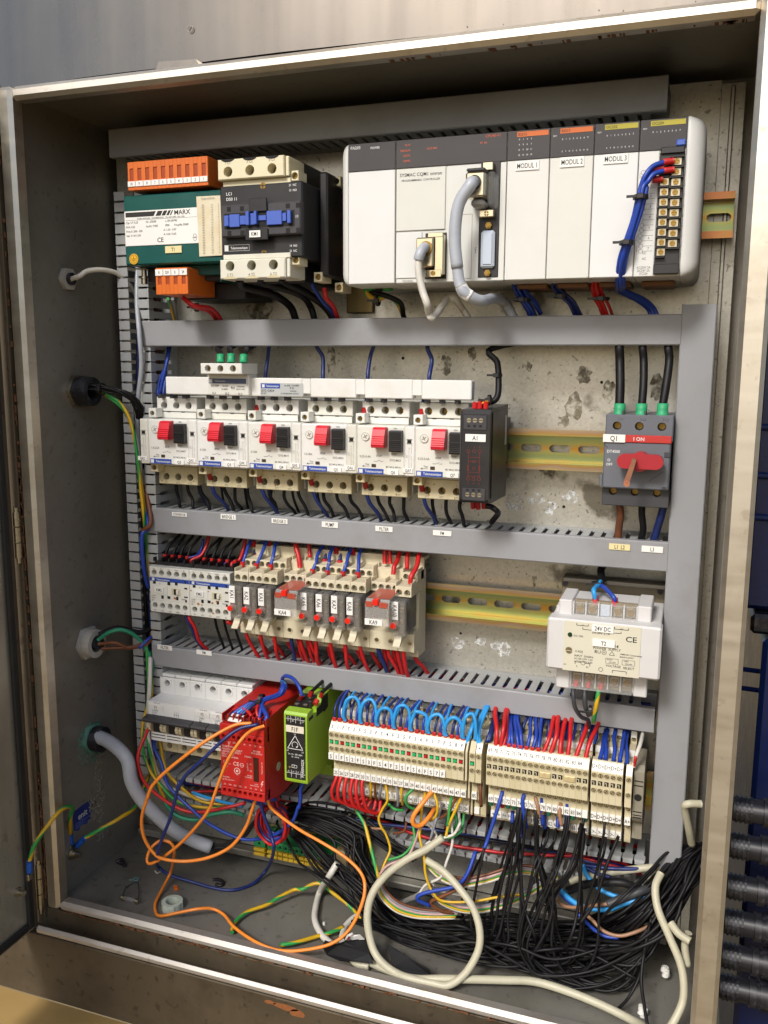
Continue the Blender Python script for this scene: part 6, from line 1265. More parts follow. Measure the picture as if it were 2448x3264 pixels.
for k in range(6):
    x = GX + GP * k
    for q in range(3):
        a = (x + 14.6 + 13.2 * q, 108, 404); dx = random.uniform(-4, 9)
        wire([a, (a[0] + dx * .3, 106 + random.uniform(-3, 3), 395), (a[0] + dx * .8 + 1, 110, 387), (a[0] + dx + 2, 114 + random.uniform(-6, 10), 377), (a[0] + dx + 2, 122, 362)], 1.7, 'black', 'black motor wire below breaker Q%d, %s' % (k + 2, ('left', 'middle', 'right')[q]))
    if k: wire([(x + 9.5, 92, 417), (x + 9.8, 94, 408), (x + 12, 97, 396), (x + 17, 106, 384), (x + 17, 116, 374), (x + 17, 122, 362)], 1.8, 'navy', 'dark blue wire with red sleeve under the auxiliary terminal QA%d' % (k + 2)); b = B(); b.tube([(x + 9.4, 91, 418), (x + 9.8, 93.6, 410)], 2.5, 9, sub=1); solo('red_sleeve', b, M_ferr, 'red sleeve below the auxiliary terminal QA%d' % (k + 2), 'wire sleeve')
    if k in (2, 4, 5): wire([(x + 9.5, 92, 476), (x + 8, 96, 484), (x + 7, 104, 494)], 1.5, 'blue', 'short blue wire above the auxiliary terminal QA%d' % (k + 2)); b = B(); b.tube([(x + 9, 90, 474), (x + 8, 93, 481)], 2.1, 8, sub=1); solo('red_sleeve', b, M_ferr, 'red sleeve above the auxiliary terminal QA%d' % (k + 2), 'wire sleeve')
for k in range(6): wire([(90 + k * 26, 128, 404), (92 + k * 26, 126, 392), (95 + k * 26 + random.uniform(-6, 6), 132, 374)], 1.3, 'navy' if k % 3 == 0 else 'black', 'thin wire behind the motor breaker terminals', 'thin wires behind the motor breakers')
# interface relay wiring
wire([(455, 118, 545), (392.8,106,532.9), (399.2,96,521.3), (402.7,88,506.1), (402.1,82,492), (394.3,78,488.2), (390.9,72,487.4)], 2.6, 'black', 'black cable curving down to the top of the interface relay', n=9, cat='cable', name='black_cable')
tie((400.6,91,510.8), 3.2, 'black cable tie on the cable above the interface relay', 'z')
tie((398.1,74,490.9), 3.4, 'black cable tie beside the red ferrules of the interface relay', 'x')
for k in range(3):
    for (p, dz, lb) in (([(388.2,62,485),(392.4,62,485.6),(397.3,62,485.7)][k], 1, 'top'), ([(388.4,62,405.8),(392.7,62,405.5),(397.7,62,406.3)][k], -1, 'bottom')):
        b = B(); b.tube([(p[0], p[1] + 2, p[2] - dz * 3), (p[0], p[1] + 4, p[2] + dz * 4)], 2.1, 9, sub=1); solo('red_ferrule', b, M_ferr, '%s red ferrule at the %s of the interface relay' % (('left', 'middle', 'right')[k], lb), 'ferrule', 'red ferrules of the interface relay')
wire([(391.8,66,485.8),(393.3,66,487.7),(397.1,66,489.3), (399.5,72,489.5)], 1.0, 'yellow', 'tiny yellow wire on top of the interface relay')
wire([(399.2,66,404.3),(404.1,66,403.6),(408,66,400.9), (404.4,88,394.2), (396.9,100,384.7)], 2.6, 'black', 'black cable leaving the bottom of the interface relay', n=9, cat='cable', name='black_cable')
# main switch wiring
for k in range(3):
    lb = ('left', 'middle', 'right')[k]
    tp = [[(500.6,90,483.4), (500.1,94,503.4), (497.9,100,523.5),(496.8,100,534.5)], [(517.4,90,483.7), (517.5,94,503.6), (516.1,100,523.6),(514.9,100,534.4)], [(533.3,90,484.1), (534.7,94,503.8), (535.5,100,523.6),(534.9,100,534.4)]][k]
    wire([(499.8 + 17 * k, 96, 476)] + tp + [(tp[-1][0], 112, 545)], 3.5, 'black', '%s thick black supply wire above the red handled switch' % lb, n=10)
    b = B(); b.tube([(tp[0][0], 90, tp[0][2] - 3.5), (tp[0][0], 90.4, tp[0][2] + 6)], 4.4, 14, sub=2); solo('green_sleeve', b, M_greenf, '%s green sleeve above the red handled switch' % lb, 'wire sleeve', 'green sleeves above the main switch')
    bt = [[(502.5,96,409.7), (504.4,98,398.7), (503.5,104,386), (502.7,108,375.9)], [(520.4,96,410.7), (521.2,98,399.8), (522.5,104,387.3), (521.8,108,375.8)], [(537.5,96,409.8), (536.2,98,398.8), (534.2,104,387.1), (532.1,108,375.6)]][k]
    wire([(498.8 + 17 * k, 100, 410)] + bt + [(bt[-1][0], 124, 360)], 3.0, ('brown', 'black', 'navy')[k], '%s wire below the red handled switch, %s' % (lb, ('brown', 'black', 'dark blue')[k]), n=9)

# ================================================================ relay row wiring
def ferrule(p, q, lab, r=2.0, grp='red ferrules on the relay sockets', m=None):
    b = B(); b.tube([p, q], r, 9, sub=1); return solo('red_ferrule', b, m or M_ferr, lab, 'ferrule', grp)
for nm, pts, col in (('KM2', [(86,104,323.7), (90.8,106,327.6), (97.1,110,330.1), (98,116,335.3), (98.6,120,345.2)], 'blue'), ('KM2', [(93.5,102,323.8), (95.9,103,327.6), (102.6,108,330.5), (105.9,112,338.6), (106.4,118,349.5)], 'red'), ('KM3', [(128.7,104,323.4), (130.2,106,325), (134.9,108,325.4), (137.4,114,327.2)], 'blue'), ('KM3', [(139.8,102,323.8), (140.3,104,326.7), (143.8,110,329.5), (147.1,114,338.4), (147.3,118,349.5)], 'red')):
    wire(pts, 1.9 if col == 'red' else 1.6, col, '%s coil wire on top of the small contactor tagged %s' % (col, nm))
for k in range(10):
    x = 57.5 + (k // 5) * 45.1 + 5.2 + (k % 5) * 8.6
    if k % 5 < 4: wire([(x, 106, 329), (x + 1, 112, 338), (x + 4 + random.uniform(-3, 5), 122, 348), (x + 6, 126, 358)], 1.5, 'black', 'black wire rising from the top of the small contactors', 'black wires above the small contactors')
for nm, p, u in ((1, (156.9,92,328.2), (156.7,108,348.3)), (2, (171.5,92,327.9), (175.1,108,349.6)), (3, (187.1,92,328.2), (185.4,108,349)), (5, (230,92,327.7), (231.1,106,343.6)), (6, (245.1,92,327.3), (243.1,106,345.4)), (7, (260.5,92,327.7), (261.7,106,345.9)), (8, (275.7,92,328.2), (272.3,106,346.7))):
    q = tuple(p[i] * .45 + u[i] * .55 + (1.5 if i == 0 else -3 if i == 1 else 0) for i in range(3)); f = tuple(p[i] * .78 + q[i] * .22 for i in range(3))
    wire([f, q, u, (u[0] + 2, 120, u[2] + 10)], 1.75, 'blue', 'blue wire dropping onto the socket of relay KA%d' % nm); ferrule((p[0], p[1], p[2] - 1.5), (f[0], f[1], f[2] + 1.5), 'red ferrule on the blue wire at the socket of relay KA%d' % nm, 2.4)
for nm, p, u in ((1, (159.2,112,346.3), (165, 120, 356)), (2, (176.1,112,348.5), (181, 120, 356)), (3, (160.3,112,333.2), (178, 118, 356)), (5, (246.4,112,346.2), (258, 120, 358)), (6, (263.4,112,346.1), (275, 120, 358)), (7, (235.3,110,334.8), (244, 120, 358)), (8, (250.6,110,334.7), (262, 120, 358))):
    wire([(p[0], p[1], p[2] + 2), (p[0] + 1, 114, p[2] + 9), u], 1.7, 'navy', 'dark blue wire at the rear tier of the socket of relay KA%d' % nm); ferrule((p[0], p[1], p[2] - 3), (p[0], p[1], p[2] + 3), 'red ferrule at the rear tier of the socket of relay KA%d' % nm, 2.5)
for pts, r, lb in (([(214.3,100,329.5), (212,102,338.5), (206.6,108,351.4)], 2.6, 'red wire with a fat end at the rear of the first wide socket'), ([(221.1,108,338.4), (218,112,350.6)], 2, 'thin red wire behind the first wide socket'), ([(296.9,106,338.8), (296.3,108,350.7)], 2, 'left red wire behind the second wide socket'), ([(302.4,106,339.3), (301.2,108,351.1)], 2, 'right red wire behind the second wide socket'), ([(308.7,96,331.8), (308.7,99,338.3), (308.9,106,343.2)], 2.2, 'red wire bending onto the second wide socket'), ([(321.5,97,337.7), (319.9,102,344.5), (318.4,108,351.1)], 2.0, 'straight red wire at the last socket'), ([(328.9,84,328), (330,84,334.2), (331.5,92,341.7), (330.8,104,351.6)], 2.3, 'curved red wire onto the front tier of the last socket')):
    wire(pts + [(pts[-1][0], 116, pts[-1][2] + 10)], r, 'red', lb)
for k, x in XR_.items():
    for q in range(2):
        a = (x + 4 + 7 * q, 88 + 14 * q, 266 - 7 * q); dx = random.uniform(-2, 9); 
        wire([a, (a[0] + dx * .1, a[1] + 2, a[2] - 8), (a[0] + dx * .7, a[1] + 6, 244), (a[0] + dx, a[1] + 14, 234), (a[0] + dx, 124, 224)], 1.95, 'red', '%s red wire below the socket of relay KA%d' % (('front', 'rear')[q], k))
for k, x in ((4, 206), (9, 293)):
    for q in range(5):
        a = (x + 3 + 4.6 * q, 90 + 4 * (q % 2), 266); dx = random.uniform(-3, 8)
        wire([a, (a[0] + dx * .2, a[1] + 3, 256), (a[0] + dx * .8, a[1] + 8, 244), (a[0] + dx, a[1] + 16, 233), (a[0] + dx, 124, 222)], 1.95, 'red' if q not in (0,) else 'navy', '%s wire below the wide socket of relay KA%d, %s' % ('dark blue' if q == 0 else 'red', k, ('leftmost', 'second', 'third', 'fourth', 'rightmost')[q]))
wire([(96, 96, 274), (93.2,92,271.7), (98,94,260), (101.4,100,243.9), (110, 112, 226)], 1.6, 'navy', 'dark blue wire below the small contactor KM2')
wire([(98, 96, 274), (98.2,90,271.8), (102.5,92,261), (105.3,98,245), (113, 112, 226)], 1.9, 'red', 'red wire below the small contactor KM2')
wire([(143, 96, 274), (141.5,90,271.9), (147,94,268.5), (154,98,266.2)], 1.9, 'red', 'red wire curling under the small contactor KM3')
for x in (128, 139, 118): wire([(x, 104, 276), (x + 1, 108, 258), (x + 3, 116, 236), (x + 3, 122, 224)], 1.4, 'black', 'thin black wire below the small contactors', 'black wires below the small contactors')
# wires lying inside the ducts, seen through the slots
for k in range(16):
    z = random.uniform(220, 230); c = random.choice(['blue', 'navy', 'red', 'blue', 'navy', 'red', 'black'])
    wire([(58, random.uniform(104, 136), z), (200, random.uniform(104, 136), z + 2), (330, random.uniform(102, 136), random.uniform(222, 231)), (430, random.uniform(102, 136), random.uniform(221, 231)), (536, random.uniform(104, 136), random.uniform(221, 230))], 1.5, c, c + ' wire lying inside the duct below the relays', 'wires inside the relay duct', sub=4)
for k in range(9):
    c = random.choice(['black', 'black', 'navy', 'red']); wire([(70, random.uniform(104, 136), random.uniform(358, 368)), (240, random.uniform(104, 136), random.uniform(358, 370)), (400, random.uniform(104, 136), random.uniform(358, 370)), (538, random.uniform(104, 136), random.uniform(358, 369))], 1.7, c, c + ' wire lying inside the tagged duct', 'wires inside the tagged duct', sub=4)
for k in range(14):
    c = random.choice(['red', 'black', 'red', 'navy', 'black', 'blue']); wire([(64, random.uniform(106, 136), random.uniform(73, 88)), (200, random.uniform(104, 136), random.uniform(73, 90)), (370, random.uniform(100, 140), random.uniform(74, 92)), (538, random.uniform(106, 136), random.uniform(74, 90))], 1.6, c, c + ' wire lying inside the open bottom duct', 'wires inside the open bottom duct', sub=4)
for k in range(10):
    c = random.choice(['black', 'black', 'grey', 'navy', 'brown']); wire([(random.uniform(34, 46), random.uniform(108, 136), 100), (random.uniform(34, 46), random.uniform(108, 136), 250), (random.uniform(34, 46), random.uniform(108, 136), 430), (random.uniform(34, 46), random.uniform(108, 136), 560), (random.uniform(34, 46), random.uniform(108, 136), 680)], 2, c, c + ' wire lying inside the open left duct', 'wires inside the open left duct', sub=4)
wire([(44, 98, 390), (52,94,360), (49,88,351.5), (47.1,90,322.8), (47.9,96,297.7), (50, 100, 300)], 2.3, 'blue', 'thick blue wire bulging out of the left duct beside the small contactors')
wire([(46, 100, 400), (57.6,92,365.3), (49.2,90,355.8), (43.6,94,340.6)], 2.3, 'brown', 'thick brown wire bulging out of the left duct beside the small contactors')
# power supply wiring
wire([(490.5,70,330.5), (490.4,66,336.4), (489,68,340.2), (489.8,78,341), (491.8,88,340.8), (491.1,104,341.5)], 1.9, 'sky', 'light blue output wire on top of the power supply')
wire([(505.9,70,330.6), (505.7,66,335.8), (501.9,70,339.2), (495.6,80,341.4), (491.8,90,340.1), (491.3,106,341)], 1.9, 'blue', 'dark blue output wire on top of the power supply')
for p, lb in (((490.6,68,332.8), 'left'), ((505.9,68,332.2), 'right')): ferrule((p[0], p[1], p[2] - 3.4), (p[0], p[1], p[2] + 3.4), '%s red ferrule on top of the power supply' % lb, 2.5, 'red ferrules on the power supply')
wire([(491.7,96,340.1), (490.7,108,344.1), (489.9,116,348.8), (502, 122, 362)], 3, 'black', 'short black sheath above the power supply', n=10)
tie((489.4,88,341.5), 3.6, 'black cable tie above the power supply', 'z')
wire([(476.3,66,258.1), (476.9,62,251.7), (478.9,64,241.2), (483.1,72,230.7), (487.8,80,225), (488, 92, 214)], 1.9, 'brown', 'dark input wire left under the power supply', mats=M_dgrey)
wire([(485.9,66,257.9), (486.5,62,250.9), (487.1,64,241.6), (488.9,74,232.2)], 1.9, 'brown', 'dark input wire middle under the power supply', mats=M_dgrey)
wire([(497.4,64,260.1), (497.2,60,255.9), (495.6,60,245.7), (494.3,64,235.4), (493.6,70,228.3)], 1.9, 'yg', 'green and yellow earth wire under the power supply')
tie((490.7,68,238.4), 3.6, 'black cable tie on the input wires of the power supply', 'x')
for k, xx in enumerate((479.3, 489.2, 499.1)): ferrule((xx - .5, 61.5, 260.5), (xx, 62, 266), '%s red ferrule under the clear cover of the power supply' % ('left', 'middle', 'right')[k], 2, 'red ferrules on the power supply')

# ================================================================ red and green relay wiring
for k in range(5):
    o = (random.uniform(-2.4, 2.4), random.uniform(-1.5, 1.5), random.uniform(-1.5, 1.5)); E_ = [(171, 40, 200), (175, 41, 200.6), (179, 41, 201), (181.5, 40, 200.8), (200, 40, 201)][k]
    mid = [(206.6,78,219.5), (205.5,70,213.6), (196.7,58,211.7)]
    wire([(214, 112, 222), (197,96,218.4)] + [tuple(m[i] + o[i] for i in range(3)) for m in mid] + [tuple((mid[2][i] * .45 + E_[i] * .55) + (3 if i == 2 else 0) for i in range(3)), E_], 1.6, ('blue', 'sky', 'blue', 'navy', 'blue')[k], '%s wire of the tied bundle entering the red relay, %s' % (('dark blue', 'light blue', 'blue', 'navy', 'bright blue')[k], ('first entry', 'second entry', 'third entry', 'fourth entry', 'last entry')[k]))
tie((194,56,211.7), 5, 'black cable tie on the blue bundle above the red safety relay', 'x', 3)
wire([(195.2,39,196.4), (192,40,201.3), (185,44,204.9), (176.5,46,204.9), (169.8,46,201.6), (167.5,44,197)], 1.6, 'red', 'red wire arching over the entries of the red relay')
wire([(202.6,38,197.5), (198.4,40,201.5), (195.2,44,205.6), (194.2,50,208.5), (195.4,54,210.7)], 1.7, 'red', 'red wire rising from the red relay to the tied bundle')
wire([(207.1,38,200.8), (207.7,40,204.3), (201.9,46,207.3), (195.6,52,209.5)], 2.2, 'blue', 'blue wire pair bending down into the right end of the red relay')
wire([(198,94,215.2), (200,88,222.3), (208.3,80,228.6), (218.5,74,228.7), (227.8,68,224.2), (230.9,66,216.9)], 1.8, 'blue', 'blue wire looping from the bundle to the green relay')
ferrule((230.4,66,217.2), (229,66,212.8), 'red ferrule at the left screw of the green relay', 2.2, 'red ferrules on the green relay')
ferrule((236.2,76,218.6), (235,74,213.8), 'red ferrule at the rear of the green relay', 2.4, 'red ferrules on the green relay'); ferrule((245.4,78,217.6), (245,76,213.6), 'slim red ferrule at the right rear of the green relay', 1.8, 'red ferrules on the green relay'); ferrule((244.4,70,213.4), (243.8,66,210.9), 'red ferrule at the right screw of the green relay', 2.4, 'red ferrules on the green relay')
for p, q in (((236.2,76,218.6), (242, 110, 226)), ((245.4,78,217.6), (250, 112, 224))): wire([p, tuple((p[i] + q[i]) / 2 + (3 if i == 1 else 0) for i in range(3)), q], 1.8, 'black', 'black wire behind the red ferrules of the green relay', 'black wires of the green relay')
wire([(238, 60, 141), (230.7,62,128.6), (229.2,64,116.3), (227,66,105.2), (226,66,105.8), (217.6,68,87.9), (195.7,72,68.4), (170.3,72,58.6), (151,70,60.8), (127.7,66,70.7), (109.7,66,82.2), (81.2,70,99.9), (71.3,74,120.3), (55.7,84,135.9), (57, 104, 150)], 1.7, 'blue', 'blue wire from under the green relay running left across to the open duct')
OG = [(197.4,30,199.7), (183.5,26,197.3), (166.6,18,188.1), (149.6,10,176.1), (125.2,6,154.7), (106.7,6,135.3), (98.4,8,120.5), (97.2,12,121.9), (86.2,16,95.1), (85.2,20,71.1), (92.8,24,54.7), (101.8,28,48.8), (121.4,34,47.1), (144.6,40,53.2), (164.4,46,64.8), (178.4,48,85.1), (186.6,46,104.6), (191.6,44,117.1), (196, 46, 128)]
wire(OG, 1.65, 'orange', 'orange wire looping from the red relay top out left and back under it', sub=7)
OH = [(209.9,30,199.1), (201.6,22,196.8), (195.2,12,189.4), (184.5,8,171.4), (175.5,8,150.2), (166,10,127.5), (165.2,14,127.1), (151.5,20,105.2), (124.8,30,73.5), (99.5,34,48.9), (81.9,34,36.6), (75.4,36,38.1), (77.4,40,47.6), (85,46,54.7), (95.7,48,53.3), (101.8,44,45.5), (79.2,70.6,6), (79.3,53.6,-4), (84.8,34.5,-6), (93.2,22,-6), (102.6,18.2,-5), (119,21.8,0), (136.8,28.2,4), (148.4,36.4,2), (161.6,33.5,0), (180.6,19.6,0), (207.3,8,0.2), (231.1,6,-1), (252.7,8,2.2), (279.5,14,11.4), (295.1,22,23.9), (303.5,30,42.9), (304.1,38,57.4), (295.9,46,65.8), (279.5,50,75), (256.2,52,82.8), (233.3,52,92), (214.2,50,103.1), (205.9,48,111.7), (203.9,46,119.1), (206, 46, 128)]
wire(OH, 1.65, 'orange', 'long orange wire knotted at left and sweeping along the lip to the right', sub=7)
wire([(204.1,30,199.7), (188.8,24,195.3), (176.2,16,186.4), (157.9,10,167.8), (140,10,149.7), (129.3,12,132.3), (128.7,16,137.5), (115.7,20,100), (102,24,72.2), (92.4,28,49.3), (64.5,70.1,10), (77.1,71,2), (102.3,76,-4), (127.8,77.3,-6), (146.3,81.3,-6), (159.5,98.5,-5), (168.4,111.9,6), (206.3,52,65.2), (204.4,50,81.4), (199.4,48,101.3), (197.6,46,114.2), (200, 48, 128)], 1.65, 'navy', 'dark blue wire hanging in a wide loop below the red relay', sub=7)
wire([(55.4,84,160.9), (56.3,70,151.8), (53.8,60,135.9), (54.9,58,118.3), (63.6,60,101.6), (89.7,64,83.3), (113.6,68,79.4), (149.5,74,89.1), (161.7,80,92)], 1.8, 'red', 'red wire curving from the left duct under the breakers')
for col, lb, pts in (('yg', 'green and yellow wire nearest the floor', [(46, 92, 240), (48.2,88,183.1), (45.5,80,156), (48.5,76,130.7), (57.2,74,111.5), (69,72,99.4), (88.7,74,83.1), (118.4,82,77.8), (135.2,92,76.9)]), ('yg', 'thin green and yellow wire beside the breakers', [(48, 94, 230), (49.8,92,186.9), (49.8,84,160.1), (51.5,80,137), (64.7,78,93.3), (71.1,80,78.3)]), ('yellow', 'yellow wire under the breakers', [(54.5,96,133.3), (69.7,84,109), (88.1,84,92), (104.2,88,80.3), (123.2,92,77.5), (140.9,96,77.9)]), ('teal', 'teal green core under the breakers', [(56.6,86,90.7), (66.9,80,77.5), (81.4,80,63.7), (101.8,82,61.4), (119.9,88,68), (139,92,72), (151.2,96,68.5)]), ('white', 'white cable under the breakers', [(46, 96, 215), (51.3,90,222.3), (52.8,84,195.1), (51.5,82,166), (52.7,82,131.3), (63.6,84,95.4), (82.6,88,85.4), (106,94,79), (125.2,98,81.7)]), ('sky', 'light blue wire under the red relay', [(92.5,94,84.2), (113.9,90,83.6), (137.4,86,84.7), (156.8,84,85.5)]), ('green', 'green wire lying in the lower duct', [(82.5,96,67.4), (101.4,92,69.7), (121.9,94,72.4)])):
    wire(pts, 2.3 if col in ('teal', 'white') else 1.6, col, lb + ', at the bottom left')
for k in range(6):
    cx, cz, r = 199 + random.uniform(-2, 2), 83 + random.uniform(-2, 2), 15 + random.uniform(-2.5, 2.5); c = ('red', 'navy', 'red', 'blue', 'red', 'navy')[k]
    wire([(cx - 2 + 4 * math.cos(a) * 0 + r * .95 * math.cos(a), 66 + 2.2 * k + random.uniform(-1, 1), cz + r * 1.25 * math.sin(a)) for a in [R(120 + q * 40) for q in range(9)]] + [(192 + k * 2, 80, 118)], 1.6, c, c + ' wire in the tied coil under the red relay', 'coiled wires under the red relay')
for k in range(8): 
    c = ('red', 'navy', 'blue', 'red', 'teal', 'navy', 'red', 'blue')[k]; x = 168 + k * 5.3; wire([(x, 40, 124), (x + 3, 54, 116), (190 + random.uniform(-6, 6), 74, 102), (196 + random.uniform(-8, 8), 88, 90)], 1.5, c, c + ' wire leaving the bottom of the red relay', 'wires leaving the bottom of the red relay')

# ================================================================ terminal wiring
for k in range(24):
    x = TX0 + PITCH * k; c = ('navy', 'blue', 'sky')[k % 3]; j = random.uniform(-4, 4)
    b = B(); b.box(x - 1.9, x + 1.9, 66.2, 69.6, 196.4, 200.4, .5); solo('red_ferrule', b, M_ferr, 'red ferrule on top of the %s slice of the left terminal group' % ORDW[k], 'ferrule', 'red ferrules on the left terminal group')
    wire([(x, 68, 199), (x + j * .2, 69, 207), (x + j * .6, 76, 214), (x + j, 92, 216.5), (x + j, 108, 213), (x + j, 124, 215)], 1.25, c, '%s wire rising from the %s slice of the left terminal group' % ({'navy': 'dark blue', 'blue': 'blue', 'sky': 'light blue'}[c], ORDW[k]))
    if k % 3 == 1: wire([(x + 1, 92, 201), (x + j * .3, 94, 208), (x + j, 104, 213), (x + j, 120, 220)], 1.3, random.choice(['blue', 'navy', 'blue']), 'blue wire at the rear tier of the left terminals', 'blue wires at the rear terminal tier')
for k in range(8):
    x0 = TX0 + PITCH * (3 * k + 2); x1 = TX0 + PITCH * (3 * k + 5) if k < 7 else TX0 + PITCH * 23 + 12; h = 21 + random.uniform(-3.5, 3); xm = (x0 + x1) / 2
    wire([(x0 + .5, 66.5, 199), (x0 - .5, 65, 205), (x0 + (x1 - x0) * .18, 65, 199 + h * .85), (xm + random.uniform(-2, 2), 66 + random.uniform(-2, 3), 199 + h), (x0 + (x1 - x0) * .84, 66.5, 199 + h * .8), (x1 - 1.2, 66.5, 206), (x1 - 1.5, 67, 199)], 1.7, 'sky', '%s light blue jumper arch over the left terminals' % ('first', 'second', 'third', 'fourth', 'fifth', 'sixth', 'seventh', 'last')[k], 'light blue jumper arches')
def up(pts, r, col, lab): wire(pts + [(pts[-1][0] + 1, 112, pts[-1][2] + 5)], r, col, lab)
RW = [((412.9,67,193.7), (412,72,208.7), (406.7,92,217.4)), ((416.9,67,194.4), (418.2,72,211.8), (415.2,92,218)), ((419,67,194.1), (420,74,205.7), (416.7,92,217.1)), ((453.2,67,194.6), (457.7,74,208.1), (457.3,92,217.3)), ((459,67,193.9), (462.7,74,210), (461,92,217.3)), ((467.4,67,193.6), (467.1,74,206.3), (467.2,92,216)), ((470.1,67,193.8), (467.6,74,202), (466.9,92,214.3)), ((473.7,67,193.6), (474.3,74,208.5), (472.6,92,217.3)), ((479.7,67,193.1), (483.7,74,206.7), (486.9,92,216.6)), ((488.2,67,193), (490.7,74,207.8), (495.4,92,216.2))]
for k, pts in enumerate(RW): up(list(pts), 2.0, 'red', '%s red wire from the left above the numbered right terminals' % ORDW[k])
BW = [((422.8,67,194.7), (423.9,74,206.3), (418.4,94,212)), ((427.6,67,194.4), (425.3,74,206.5), (420,94,211.1)), ((432.8,67,195.2), (428.9,74,207.1), (423.8,94,212.2)), ((435.7,67,195.1), (433.1,74,207.7), (425.9,94,212)), ((439,67,194.5), (441,74,206.7), (437.2,94,212.5)), ((443.6,67,194.5), (445.8,74,207.4), (441.9,94,213.2)), ((448.8,67,193.4), (449,74,203.5), (447.2,94,213.4))]
for k, pts in enumerate(BW): up(list(pts), 1.7, 'blue', '%s blue wire from the left above the numbered right terminals' % ORDW[k])
for k, pts in enumerate([((500.3,67,197.8), (501.1,76,203.2), (500.2,94,204.1)), ((504.7,67,197.5), (504,76,202.6), (501.7,94,204.4)), ((511.2,67,197.5), (510.9,76,203.6), (508.6,94,206.5)), ((516,67,197.2), (516.7,76,204.5), (516.3,94,207.7)), ((522.1,67,196.6), (521.7,76,202.1), (518.7,94,204.8))]): up(list(pts), 1.8, 'blue', 'blue wire above the %s D+ terminal' % ('first', 'second', 'third', 'fourth', 'fifth')[k])
for k, pts in enumerate([((397.7,67,195.3), (395.3,70,208.1), (396.8,88,216.9)), ((398.8,67,195.4), (397,72,206.4), (398.7,88,217.2)), ((387.2,67,194.7), (390.5,70,207.4), (389.7,88,212.5))]): up(list(pts), 1.8, 'sky', '%s light blue wire at the gap before terminal 85' % ('first', 'second', 'leftmost')[k])
for k, pts in enumerate([((404.8,67,198), (406.2,74,204.8), (404.3,92,206.3)), ((406.4,67,198.3), (407.6,74,205), (405.9,92,206.5))]): up(list(pts), 1.8, 'navy', '%s dark blue wire above the plus terminal' % ('left', 'right')[k])
for k in range(15):
    x = 409 + k * 6.1 + random.uniform(-2, 2) + random.uniform(-1, 1); wire([(x, 92, 200), (x + 1, 94, 207), (x + random.uniform(-3, 3), 104, 214), (x, 122, 219)], 1.4, random.choice(['blue', 'navy']), 'blue wire at the rear tier of the right terminals', 'blue wires at the rear terminal tier')
wire([(527.3,66,196.3), (528.9,66,206.6), (531,74,211.9), (532,96,213.6)], 1.6, 'white', 'white and red twisted wire beside the end clamp'); wire([(527.7,65.5,197.1), (528.6,65,205.4), (529.9,74,210.6)], 1.2, 'red', 'red strand twisted round the white wire beside the end clamp')
b = B(); [b.box(409 + 5.05 * k - 1.8, 409 + 5.05 * k + 1.8, 66.4, 69.4, 196.4, 199.6, .4) for k in ()]
for k in range(16):
    if k in (3, 4, 5, 6, 7, 8): b = B(); x = 409 + 5.05 * k; b.box(x - 1.8, x + 1.8, 66.2, 69.4, 196.4, 199.8, .4); solo('red_ferrule', b, M_ferr, 'red ferrule on top of the %s numbered slice of the right terminal group' % ORDW[k], 'ferrule', 'red ferrules on the right terminal group')
for k in range(6):
    x = TX0 + PITCH * k
    wire([(x + .6, 73, 143), (x - .5, 70, 138), (x - 3 + k * .9, 67, 128), (x - 1 + k * 1.2, 70, 118 - k), (x + 8 + k, 78, 114 - k * 1.2), (x + 18 - k, 84, 118)], 1.9, 'red', '%s red jumper loop under the left terminals' % ('first', 'second', 'third', 'fourth', 'fifth', 'sixth')[k], 'red jumper loops under the left terminals')
